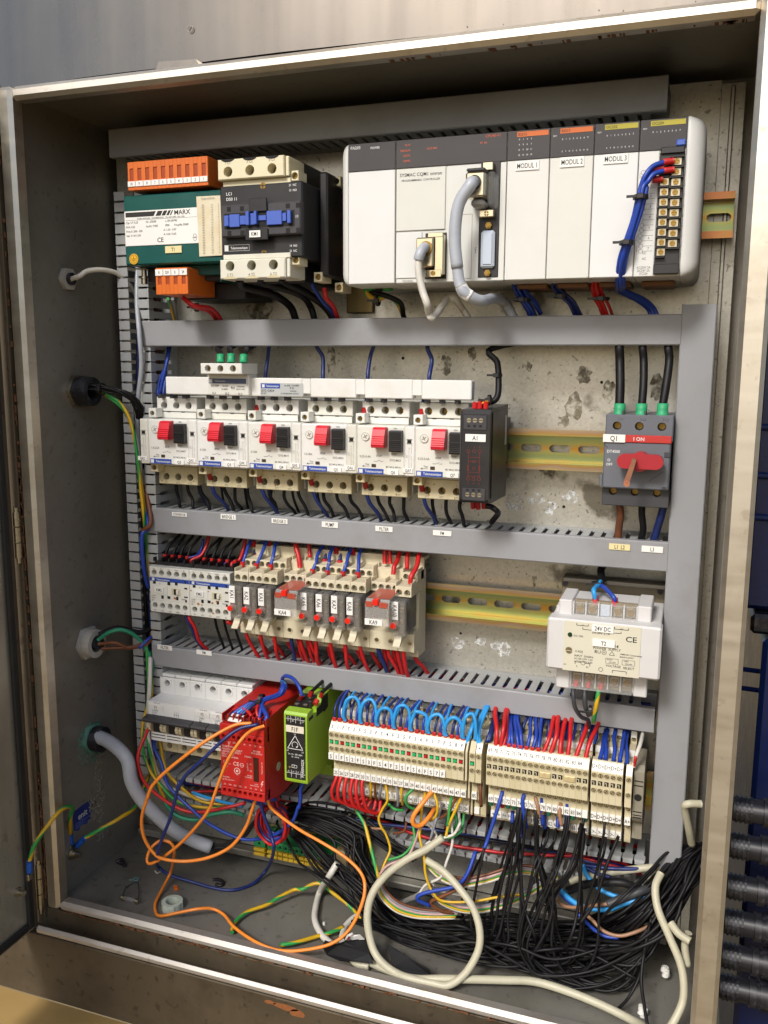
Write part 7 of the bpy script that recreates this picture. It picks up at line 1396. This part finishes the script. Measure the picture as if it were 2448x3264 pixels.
CW = [('yellow', [(296.3,72,140), (295.9,74,130.2), (292.5,82,117.9)]), ('grey', [(306.6,72,140.3), (305.2,74,130.9), (300.8,82,119.4)]), ('brown', [(300.6,72,139.7), (300,74,129), (299.3,80,119.1)]), ('yellow', [(311,72,140.6), (313.7,70,127.6), (309.1,70,117.1), (305.1,70,107.6), (307.8,70,98.9), (312.1,70,92.2), (317,68,79.8), (314.5,62,69.5), (310.9,56,57.7)]), ('green', [(311.4,80,117.4), (319.2,74,116.9), (326.4,78,115.1)]), ('green', [(337.1,72,140.8), (331.9,68,133.7), (332.8,70,124.3), (338.4,76,119)]), ('yellow', [(326.3,72,140.8), (326.6,72,131.8), (324.8,80,118.9)]), ('grey', [(320.8,72,140.8), (323.1,72,131.2), (320.7,78,117.2)]), ('yellow', [(349.1,72,139.6), (347.3,68,127), (346.5,66,107.9), (347,62,102), (352.1,58,85.9), (355.5,56,68.5), (362.4,54,54.5), (371.7,56,47.6), (397.3,60,50.2), (420,64,57.5), (437.9,68,61.3)]), ('yellow', [(357,72,140.5), (361.2,69,130.9), (359.7,70,119.7), (353.1,74,111.7)]), ('green', [(373.4,72,140.1), (372,68,126.8), (371.8,66,114.6)]), ('yellow', [(382.2,72,140.7), (375.8,68,123.7), (371.9,66,112.3), (371,64,105.6)]), ('white', [(376.9,84,120.1), (380.6,76,110.1), (381.9,70,117.2), (377.9,66,108.4), (368.3,64,103.5)]), ('green', [(381.9,84,120.1), (382.3,78,109.4), (382.4,72,108), (375.9,66,104.4), (368.3,64,104)]), ('green', [(373.3,84,118), (376.4,78,112.1), (372.6,76,104), (369.4,74,108.9)]), ('brown', [(377.9,72,139.9), (371,70,126), (362.8,72,116.9)]), ('grey', [(363.1,80,127.7), (361,72,117), (359.8,68,116.6), (355.8,66,97.7)]), ('pink', [(343.3,74,102.7), (339.6,70,87.2), (334.1,64,77.6), (318.4,58,70), (311.6,55,61.1)]), ('white', [(349.5,76,108), (360.2,72,99.2), (351.5,68,91.9), (348.7,66,87.3)]), ('green', [(335.7,78,103), (339,72,91.2), (330.9,66,78.5), (317.7,60,73.9)]), ('yg', [(277.3,84,103.7), (288.3,78,94.1), (296.2,70,81.2), (303.1,62,71.1), (310.2,56,57)]), ('white', [(373.5,72,115.9), (375.5,68,97.9), (371.4,64,80.1), (367.8,60,67.5), (354.4,60,56.9), (348.3,60,47.7)]), ('brown', [(327.3,84,101), (325.5,82,92.4), (314.5,84,86.6)]), ('peach', [(272.2,90,86.2), (289.9,86,86.9), (303.9,84,89.3)])]
NTH = ['first', 'second', 'third', 'fourth', 'fifth', 'sixth', 'seventh', 'eighth']
cnt = {}
for col, pts in CW:
    cnt[col] = cnt.get(col, 0) + 1; wire(pts, 1.25 if col != 'yg' else 1.7, col, '%s thin %s core hanging below the left terminal group' % (NTH[cnt[col] - 1], {'yg': 'green and yellow'}.get(col, col)))
wire([(355.2,70,142), (349.1,62,134), (343.3,56,124.7), (342.9,56,117.1), (347.6,60,113.6), (353,68,118), (355.6,80,122)], 2.2, 'orange', 'thick orange loop between two lower terminals of the left group', n=9)
BN = [('white', 0), ('yellow', 1), ('green', 2), ('pink', 3), ('grey', 4), ('brown', 5)]
for c, k in BN:
    d = k * 1.5 - 3
    wire([(311.9,52,55.1), (316.5,50,44.2), (328.4,52,33.8), (344.8,56,28.7), (361,60,28.1), (381.6,66,29.3)] if 0 else [tuple(q[i] + (d * .5 if i == 0 else d * .3 if i == 1 else d) for i in range(3)) for q in ((311.9,52,56.4),(315.8,52,44.1), (327.7,54,33), (344.1,58,27.7), (360.5,62,27.2), (381.1,68,28.5))], 1.25, c, c + ' core sweeping right from the ring of cream cable', 'thin cores crossing behind the cream cable ring')
    wire([tuple(q[i] + (d if i == 2 else 0) for i in range(3)) for q in ((354.2,64,75.3), (369.7,62,66.8), (385.9,66,62.1), (406.1,72,66.7), (426.1,78,74.5), (440.9,82,76.6), (453.6,84,74.3))], 1.45, c, c + ' core in the flat fan running right under the terminals', 'thin cores fanning right under the terminals')
    if k < 5: wire([tuple(q[i] + (d if i == 2 else 0) for i in range(3)) for q in ((358.2,60,55.1), (367.6,62,44.3), (383.9,66,37.6), (401.2,70,37.8), (420.6,74,44.2), (436.3,78,52.3), (449.3,84,60.6), (466.7,90,73.6))], 1.45, c, c + ' core in the lower fan running right behind the cream ring', 'thin cores in the lower fan')
wire([(396.9,70,93.4), (392.8,62,78), (386.6,58,67.6), (378.8,56,62.6), (362.4,54,56.8), (351.3,52,51.9), (348.9,52,46.2), (359,58,38.9)], 1.8, 'blue', 'blue core bent into a hook inside the cream cable ring'); wire([(393.6,70,78.7), (388.7,62,64.4), (371.1,58,51.4), (359.9,58,43.1), (367.8,62,34.1), (378.6,68,29.9)], 1.8, 'brown', 'brown core bent into a hook inside the cream cable ring')
# cream cables
CR = dict(cat='cable', name='cream_cable', n=12, sub=8)
wire([(368.3,64,104), (354.5,58,92.8), (338,52,82.6), (321.4,46,68.4), (311.7,38,53), (308.3,32,36.5), (312.3,26,19.3), (322.2,20,6.4), (339.1,14,-0.3), (359,12,-0.6), (385.9,16.7,2), (430.9,32.2,2), (457.8,40.3,1), (485.9,39.3,0), (513.5,35.4,-2), (540.6,25.3,-2), (553.3,8,6.8)], 3.3, 'cream', 'cream cable forming the left side of the ring then running along the lip', **CR)
wire([(354.1,60,81.4), (371.8,54,77), (388,48,68.8), (401.6,42,57.8), (409.2,36,44.6), (410.9,30,30.3), (406.9,24,17.2), (398.9,18,6.3), (388.4,12,0.8), (376.2,10,-0.1), (352.2,10.8,0), (325.9,16.8,-2), (308.6,23.1,-3), (297.7,22,-3), (304.5,17.5,-4), (315.9,17,-4)], 3.3, 'cream', 'cream cable forming the right side of the ring and doubling back at the lip', **CR)
wire([(264,70,54.6), (256.1,66,40.3), (232.1,101.5,0), (237.7,75.9,-3), (246.1,58.5,-4), (259.3,42.2,-4), (271.9,34.6,-4)], 2.9, 'white', 'pale cable curving over the floor left of the orange wire', **{**CR, 'name': 'pale_cable'})
wire([(286.6,84.7,-3), (278.9,76.4,-3), (275,62.5,-4), (277.4,46.7,-4), (280.8,39.9,-4)], 2.8, 'white', 'short pale cable bend beside the black tape', **{**CR, 'name': 'pale_cable'})
wire([(341.4,127.4,14), (330.2,111.2,10), (315.8,97.7,6)], 2.8, 'white', 'pale cable piece lying inside the cream ring', **{**CR, 'name': 'pale_cable'})
wire([(553.4,70,104.7), (549.6,60,96.7), (553.3,50,84.7), (562.6,42,68.6), (571.7,34,52.9), (575.7,28,40.8), (575.6,22,27.8), (570.8,14,16.3), (566,8,10.4)], 3.3, 'cream', 'cream cable hanging along the right front corner', **CR)
wire([(552.8,96,95.7), (548.2,96,81.1), (537.7,100,87.8)], 2.8, 'cream', 'dim cream cable behind the right vertical duct', **CR)
wire([(478.2,92,68.5), (498.6,90,79.7), (531.4,92,91.1), (550.7,96,95.2)], 3, 'cream', 'cream cable running level under the bottom duct', **CR)
wire([(563.5,46,77.3), (570.4,40,73.5), (579.1,36,71.3)], 3.3, 'cream', 'short cream cable stub at the right wall', **CR)
wire([(577.4,44,73.2), (575.6,44,61.1), (578,40,46.8)], 3, 'cream', 'cream cable half hidden behind the right lip', **CR)
wire([(580.9,70,171.3), (570.3,66,171.4), (568.9,70,164.1), (573.6,80,141.5), (576.4,90,124.3)], 3, 'cream', 'cream cable hooking over behind the right lip, above the black bundle', **CR)
for col, r, lb, pts in (('sky', 2.2, 'bright blue wire dropping from the bottom duct to the right', [(488.5,88,88.1), (494,80,82.7), (506,74,77), (522.8,72,74.5), (538.8,74,75), (548,80,78.3)]), ('sky', 2.2, 'bright blue wire sagging lowest of the pair', [(470.2,84,63.8), (483,76,58.9), (497,72,58.9), (512.6,70,63), (528.4,70,72.7), (548.2,74,79.6)]), ('blue', 1.8, 'blue wire beside the sagging bright blue one', [(470.4,84,60.1), (482.9,78,55.7), (494.6,74,57.7)]), ('peach', 1.6, 'pale brown wire ending in the grey sheath', [(467.7,84,53.7), (475.2,76,54), (485.9,72,57), (501.7,68,64.9), (512.6,66,70.2)]), ('peach', 1.6, 'pale brown wire in the lower sag', [(487.8,76,53.7), (500.2,66,52.8), (510.9,60,48.1), (523,58,48.3), (535.5,60,52.7), (546.6,66,57.5)]), ('blue', 1.5, 'blue wire in the lower sag', [(488,76,48.7), (500.5,66,45.4), (512.2,60,44.1), (523,60,45.1)]), ('navy', 1.8, 'dark blue wires bunch at the bottom duct', [(490.3,90,87.4), (509.6,88,89.4), (531.5,90,92.2), (547.4,96,94.6)]), ('navy', 1.8, 'dark blue wire crossing under the bottom duct', [(491.6,90,85.1), (503.4,86,83.6), (512.5,84,84.2)])):
    wire(pts, r, col, lb)
wire([(512.6,66,69.8), (523,68,76.4), (537.4,72,83.9), (547.6,82,83.1)], 3.6, 'grey', 'dark grey cable sheath holding the pale brown wire', cat='cable', name='grey_sheath', n=12, mats=M_dgrey)
wire([(477.2,84,64.1), (493.3,78,76.8), (509,74,84.7), (524.2,74,87.1), (538.2,78,82.3)], 3.4, 'black', 'thick black cable arching under the bottom duct', cat='cable', name='black_cable', n=12)

# ================================================================ the tangle of black wires on the cabinet floor
def tangle(pts, n, spread, grow, r, lab, grp, zmin=-6):
    for k in range(n):
        o = Vector((random.gauss(0, 1), random.gauss(0, 1), random.gauss(0, 1))); p2 = Vector((random.gauss(0, 1), random.gauss(0, 1), random.gauss(0, 1))); out = []
        for i, p in enumerate(pts):
            g = spread + grow * math.sin(math.pi * i / (len(pts) - 1)); q = Vector(p) + (o + p2 * .35 * math.sin(i * .9 + k)) * g
            q.z = max(q.z, zmin + random.uniform(0, 2)); q.y = min(max(q.y, 16), 150); out.append(tuple(q))
        wire(out, r, 'black', lab, grp, n=6, sub=6)
RB = [(539.6,66,69.2), (560.1,84,89.5), (569.7,98,101.7), (581.9,108,109.7), (590, 118, 98)]
tangle([(205, 118, 80), (193.9,104,73.5), (229,96,77.7), (272,88,71.1), (280.2,80,55), (300,70,36.5), (318,60,21.1), (341.2,68,4), (377.5,74,2), (415.8,90.4,3), (454.1,94.7,8), (500.2,100.2,18)] + RB, 17, 2.6, 8, 1.35, 'long black wire sweeping from the bottom duct across the floor to the right', 'black wires sweeping across the floor')
tangle([(215, 112, 74), (198.1,102,63.9), (219.2,92,55.5), (243.8,80,44.7), (261.2,70,44.5), (288,60,34.5), (308.7,71.8,2), (344.2,58.9,0), (385.7,62.1,0), (429.1,85.7,0), (467.5,85.8,4), (507.7,98.3,8)] + RB, 11, 2.4, 7, 1.35, 'lower black wire sweeping across the floor to the right', 'lower black wires sweeping across the floor')
tangle([(192.3,104,74.9), (228.1,98,86.1), (261,96,86.8), (264.6,92,87.8), (292.5,90,79.2), (315.9,88,68.6), (334.8,86,64.1)], 13, 1.8, 3, 1.3, 'black wire in the flat band along the lower duct', 'black wires along the lower duct')
for k in range(26):
    x = random.choice([random.uniform(404, 450), random.uniform(404, 492), random.uniform(440, 492), random.uniform(404, 525)]); lo = random.random() < .55
    y0, z0 = (72.5, 142.5) if not lo else (84.5, 122)
    d, bb_, c = random.uniform(-26, 6), random.gauss(0, 10), random.gauss(0, 5); m = k % 3
    if m: d = random.uniform(-30, 26)
    a = [(x, y0, z0), (x + .04 * d, y0 - 5, z0 - 13), (x + .3 * d + random.uniform(-3, 3), 65 + bb_ * .5, 97 + c), (x + .68 * d + random.uniform(-5, 5), 61 + bb_ * .8, 62 + c * 2), (x + d, 56 + bb_, 32 + c)]; xe = x + d
    if m == 0: a += [(xe - 14, 54 + bb_, 11 + c * .5), (xe - 62, 57 + bb_, 1 + abs(c) * .4), (xe - 140, 72 + bb_, abs(c) * .5 - 3)]
    else:
        q = random.uniform(.4, 1.3); a += [(xe + 16 * q, 56 + bb_, 9 + c), (xe + 46 * q, 56 + bb_, 3 + c * .8), ((xe + 46 * q + 540) / 2 + 6, 62 + bb_, 14 + c), (545 + c * .5, 66 + bb_ * .6, 40 + c * 2), (570, 92 + bb_ * .4, 76 + c * 2), (589, 116, 104 + c)]
    wire(a, random.choice([1.2, 1.3, 1.4, 1.5]), 'black', 'black wire falling from the right terminals into the tangle on the floor', 'black wires falling from the right terminals', n=6, sub=6)
for k in range(7):
    x, y = random.uniform(330, 500), random.uniform(34, 76); l = random.uniform(40, 90); an = random.uniform(-.5, .6)
    wire([(x - l * math.cos(an), y + l * .25 * math.sin(an) + 8, random.uniform(0, 16)), (x - l * .4, y, random.uniform(10, 26)), (x, y - 6, random.uniform(16, 34)), (x + l * .4, y + random.uniform(-6, 10), random.uniform(6, 30)), (x + l * math.cos(an), y + random.uniform(-6, 14), random.uniform(2, 40))], random.choice([1.2, 1.3, 1.45]), 'black', 'loose black wire crossing over the tangle on the floor', 'loose black wires crossing the tangle', n=6, sub=6)
for k in range(20):
    y, z = random.uniform(30, 90), random.uniform(10, 80)
    wire([(500 + random.uniform(-20, 20), 66 + random.uniform(-10, 10), 20 + random.uniform(-14, 14)), (540 + random.uniform(-8, 8), 62 + random.uniform(-16, 16), 36 + random.uniform(-16, 16)), (562 + random.uniform(-5, 5), 74 + random.uniform(-14, 14), 70 + random.uniform(-16, 16)), (580 + random.uniform(-5, 4), 98 + random.uniform(-12, 12), 98 + random.uniform(-10, 12)), (590, 120, 108 + random.uniform(-10, 10))], 1.5, 'black', 'black wire in the thick bundle rising beside the right vertical duct', 'black wires rising at the right', n=6)
for k, pts in enumerate(([(548.4,60,70.2), (545.7,50,52.1), (542.1,44,26.6), (535.1,36,10), (526.2,37,-4)], [(547.6,56,67.8), (544.7,48,42.5), (543.6,36,26.7), (548.2,20,16), (551.1,10,9.3)], [(518.1,70,131), (510.4,60,107.4), (502.6,54,78), (492.2,48,58.8)], [(438.2,62,98.7), (443.1,54,62.2), (455.5,46,40.4), (452.6,81,-3), (448.8,66,-4)], [(488.2,62,141.4), (483.5,56,113.7), (477.3,50,96.6), (466.5,60,78.6)], [(490.1,66,134.9), (489.7,60,110.4), (489.1,52,68.9), (483.6,44,41.1), (464.6,84,-4)])):
    wire(pts, 1.4, 'black', '%s loose black wire standing out from the tangle at the right' % NTH[k], n=7, sub=7)
for col, xs_ in (('blue', ((419,73,153.5), (415.6,66,138.3), (409.1,60,111.8), (407.7,56,105.8))), ('blue', ((438.1,73,154.6), (436.8,70,145.8), (441.2,70,124.1))), ('blue', ((452.8,73,152.7), (453.4,72,139.9), (454.6,74,126.8))), ('blue', ((474.5,73,151.1), (474.5,72,140.5), (473,76,124.8))), ('blue', ((426.1,84,130), (426.6,80,120.7))), ('blue', ((454.3,84,131.8), (455.4,80,120.4))), ('blue', ((465.9,84,131.7), (466.3,80,123.6))), ('peach', ((447.1,73,152.8), (449.9,70,144.8), (451.7,72,134))), ('peach', ((469.4,73,151.2), (469.1,70,141.6), (471,70,132))), ('brown', ((399.6,70,160.6), (400.8,66,150.3), (400.7,70,137))), ('navy', ((433.6,84,131.4), (434.3,80,115.2), (435.4,78,109.6)))):
    cnt['r' + col] = cnt.get('r' + col, 0) + 1
    wire(list(xs_), 1.75, col, '%s %s wire hanging below the right terminal group' % (NTH[cnt['r' + col] - 1], {'peach': 'pale brown', 'navy': 'dark blue'}.get(col, col)))
for k in range(17):
    if k % 2 == 0 or k in (3, 9, 13): x = 409 + 5.05 * k; b = B(); b.tube([(x, 72.6, 143), (x, 72, 138)], 1.8, 8, sub=1); solo('wire_sleeve', b, M_ferr if k in (2, 6) else WM['teal'] if k not in (9, 12) else WM['peach'], '%s sleeve under terminal %d of the right group' % ('red' if k in (2, 6) else 'teal' if k not in (9, 12) else 'pale brown', 69 + k) + ', %s slice' % ORDW[k], 'wire sleeve', 'wire sleeves under the right terminals')

# ================================================================ loose things on the floor
c = (102.4,36.8,-7)
t = thing('plastic_nut', 'white plastic hexagonal gland nut lying on the cabinet floor', 'gland nut', c)
b = B(); n = 6
for k in range(6): pass
ox = [(c[0] + 11 * math.cos(R(60 * k + 10)), c[1] + 11 * math.sin(R(60 * k + 10))) for k in range(6)]
b.ring((c[0], c[1], c[2] - .8), 10.2, 6.4, 7.2, 'z', 24); part('ring', b, mat('greenish_white_nylon', 'b9c2b4', .5, dirt=.2), t)
b = B()
for k in range(6):
    p, q = ox[k], ox[(k + 1) % 6]; b.prism([p, q, (c[0] + (q[0] - c[0]) * .86, c[1] + (q[1] - c[1]) * .86), (c[0] + (p[0] - c[0]) * .86, c[1] + (p[1] - c[1]) * .86)], c[2] - .9, c[2] + 6, 'z')
part('hex_flange', b, mat('greenish_white_nylon', 'b9c2b4', .5), t)
c = (58,30.4,-6)
t = thing('loose_fuse', 'small glass fuse with bent wire legs on the floor at the left', 'fuse', c)
b = B(); b.cyl((c[0] - 9, c[1], c[2] + 1), 2.1, 18, 'x', 12); part('glass_tube', b, M_clear2, t)
b = B(); b.cyl((c[0] - 10, c[1], c[2] + 1), 2.5, 4, 'x', 12); b.cyl((c[0] + 6, c[1], c[2] + 1), 2.5, 4, 'x', 12); part('end_cap', b, M_steelp, t)
p = (39.8,49.3,-7),(44.9,59.9,-7)
b = B(); b.tube([(c[0] - 9, c[1], c[2] + 1), ((c[0] - 9 + p[0][0]) / 2, (c[1] + p[0][1]) / 2, c[2] + 2), p[0], p[1], ((c[0] + 9 + p[1][0]) / 2 + 2, (c[1] + p[1][1]) / 2, c[2] + 1), (c[0] + 9, c[1], c[2] + 1)], .5, 6); part('wire_leg', b, M_dgrey, t)
c = (41.2,64.3,-7); b = B(); b.ring((c[0], c[1], c[2]), 3.2, 1.8, 1.2, 'z', 12); b.box(c[0] - 6, c[0] - 2, c[1] - 4, c[1] - 2, c[2], c[2] + 1, .2); solo('metal_washer', b, mat('teal_tinted_metal', '8fb0ac', .4, .5), 'small teal tinted washer on the floor near the fuse', 'washer')
c = (124,88.7,-7); b = B(); b.tube([(c[0] - 8, c[1] + 3, c[2]), (c[0] - 2, c[1] + 3, c[2] + 1), (c[0] + 5, c[1] + 1, c[2] + 1), (c[0] + 5, c[1] - 4, c[2]), (c[0] - 1, c[1] - 4, c[2])], 1.8, 7); solo('tape_curl', b, M_black, 'curled black scrap on the floor beside the dark blue loop', 'scrap')
c = (8.8,84.5,-7); b = B(); b.tube([(c[0] - 7, c[1], c[2]), (c[0] - 2, c[1] + 3, c[2] + 2), (c[0] + 4, c[1], c[2] + 1), (c[0] + 7, c[1] - 4, c[2])], 2.2, 6); b.box(c[0] - 3, c[0] + 4, c[1] - 3, c[1] + 2, c[2] - .8, c[2] + 3, .8); solo('black_scrap', b, M_black, 'crumpled black scrap near the left wall on the floor', 'scrap')
c = (87.7,65.9,-7); b = B(); b.prism([(c[0] - 4, c[1] + 2), (c[0], c[1] + 3), (c[0] + 4, c[1] - 2), (c[0], c[1] - 3.5)], c[2] - .8, c[2] + .9, 'z'); solo('orange_scrap', b, M_orange, 'tiny orange plastic scrap on the floor', 'scrap')
wire([(50.6,84.4,-7), (55.8,80.9,-6.5), (56.6,85.6,-7)], .8, 'white', 'tiny white wire clipping on the floor', name='wire_clipping')
wire([(179,18,-4), (174.4,30.8,-4), (178,48,-3), (191,64,-2), (197.6,73.7,0), (209.2,87.5,4), (218.5,88.9,6), (227.2,95,10), (236.2,96.8,10), (249.1,93.2,6), (265.9,87.4,2), (275,84.2,-2), (290.8,73.6,-4)], 1.9, 'yg', 'wavy green and yellow earth wire lying over the floor', name='earth_wire', n=10, sub=6)
wire([(229.6,15.2,-3), (241.2,22.8,-3), (256.7,38.8,-3), (267,46.9,-2), (274.6,58,-2)], 1.9, 'yg', 'straight end of green and yellow earth wire near the lip', name='earth_wire', n=10)
b = B()
def slab(b, poly, th, mi=0):
    n = len(poly); lo = [(x, y, z) for x, y, z in poly]; hi = [(x, y, z + th) for x, y, z in poly]; b.add(lo + hi, [list(range(n)), list(range(2 * n - 1, n - 1, -1))] + [[i, (i + 1) % n, n + (i + 1) % n, n + i] for i in range(n)], mi)
slab(b, [(265.6,29.3,-6),(273.9,20.6,-6),(286.7,17.7,-6), (304.2,8.6,4),(321.7,11.3,4), (316.4,15.6,8),(308.3,35.8,8), (290.6,23.9,9), (282.9,20.7,6), (273.5,17.2,10)], 1.4)
solo('black_tape', b, mat('black_cloth_tape', '121214', .75, bump=.3, bscale=1500), 'wide flap of black cloth tape lying by the lip under the cream ring', 'tape')
b = B(); slab(b, [(326.6,35.6,6), (337.4,19.1,-2), (354.4,19.1,-4),(370.3,23.9,-4), (370.2,17.8,6), (350.8,22.5,8), (335.9,30.3,8)], 1.4); solo('black_tape', b, mat('black_cloth_tape', '121214', .75), 'narrower strip of black cloth tape inside the cream ring', 'tape')
b = B(); slab(b, [(288.4,27.6,8),(287.7,34.3,8), (294,31.4,14),(297.6,28.8,14), (302.7,28.6,16), (305.9,31.9,10)], .4); o = solo('paper_scrap', b, M_paper, 'crumpled white paper scrap with a bit of red print beside the tape', 'scrap')
b = B(); slab(b, [(291.2,24.7,10.6),(291,29.9,10.6), (293.8,27.3,13), (293,24.9,11)], .1); part('red_print', b, mat('red_print', 'b8423c', .6), o)
for c, lb in (((562.6,90.6,0), 'white foam crumb at the back right corner of the floor'), ((546.3,39.2,-5), 'white foam crumb near the right end of the lip'), ((253,62.4,-6), 'tiny white foam crumb on the floor beside the pale cable')):
    b = B(); r = 4.6 if 'tiny' not in lb else 1.6
    for q in range(5): b.cyl((c[0] + random.uniform(-r, r) * .5, c[1] + random.uniform(-r, r) * .5, c[2] - 2 + q * r * .3), r * random.uniform(.4, .9), r * .7, 'z', 7, r2=r * random.uniform(.3, .8))
    solo('foam_crumb', b, mat('white_foam', 'dcdad2', .9), lb, 'foam crumb', 'white foam crumbs')
b = B()
for k in range(420):
    x, y = random.uniform(0, 575), random.uniform(14, 150); r = random.uniform(.25, .8); b.cyl((x, y, -8), r, r * .6, 'z', 5, r2=r * .5)
solo('floor_grit', b, mat('grey_grit', '6b6656', .9, var=.4, scale=400), 'fine grit scattered over the cabinet floor', 'grit', kind='stuff')
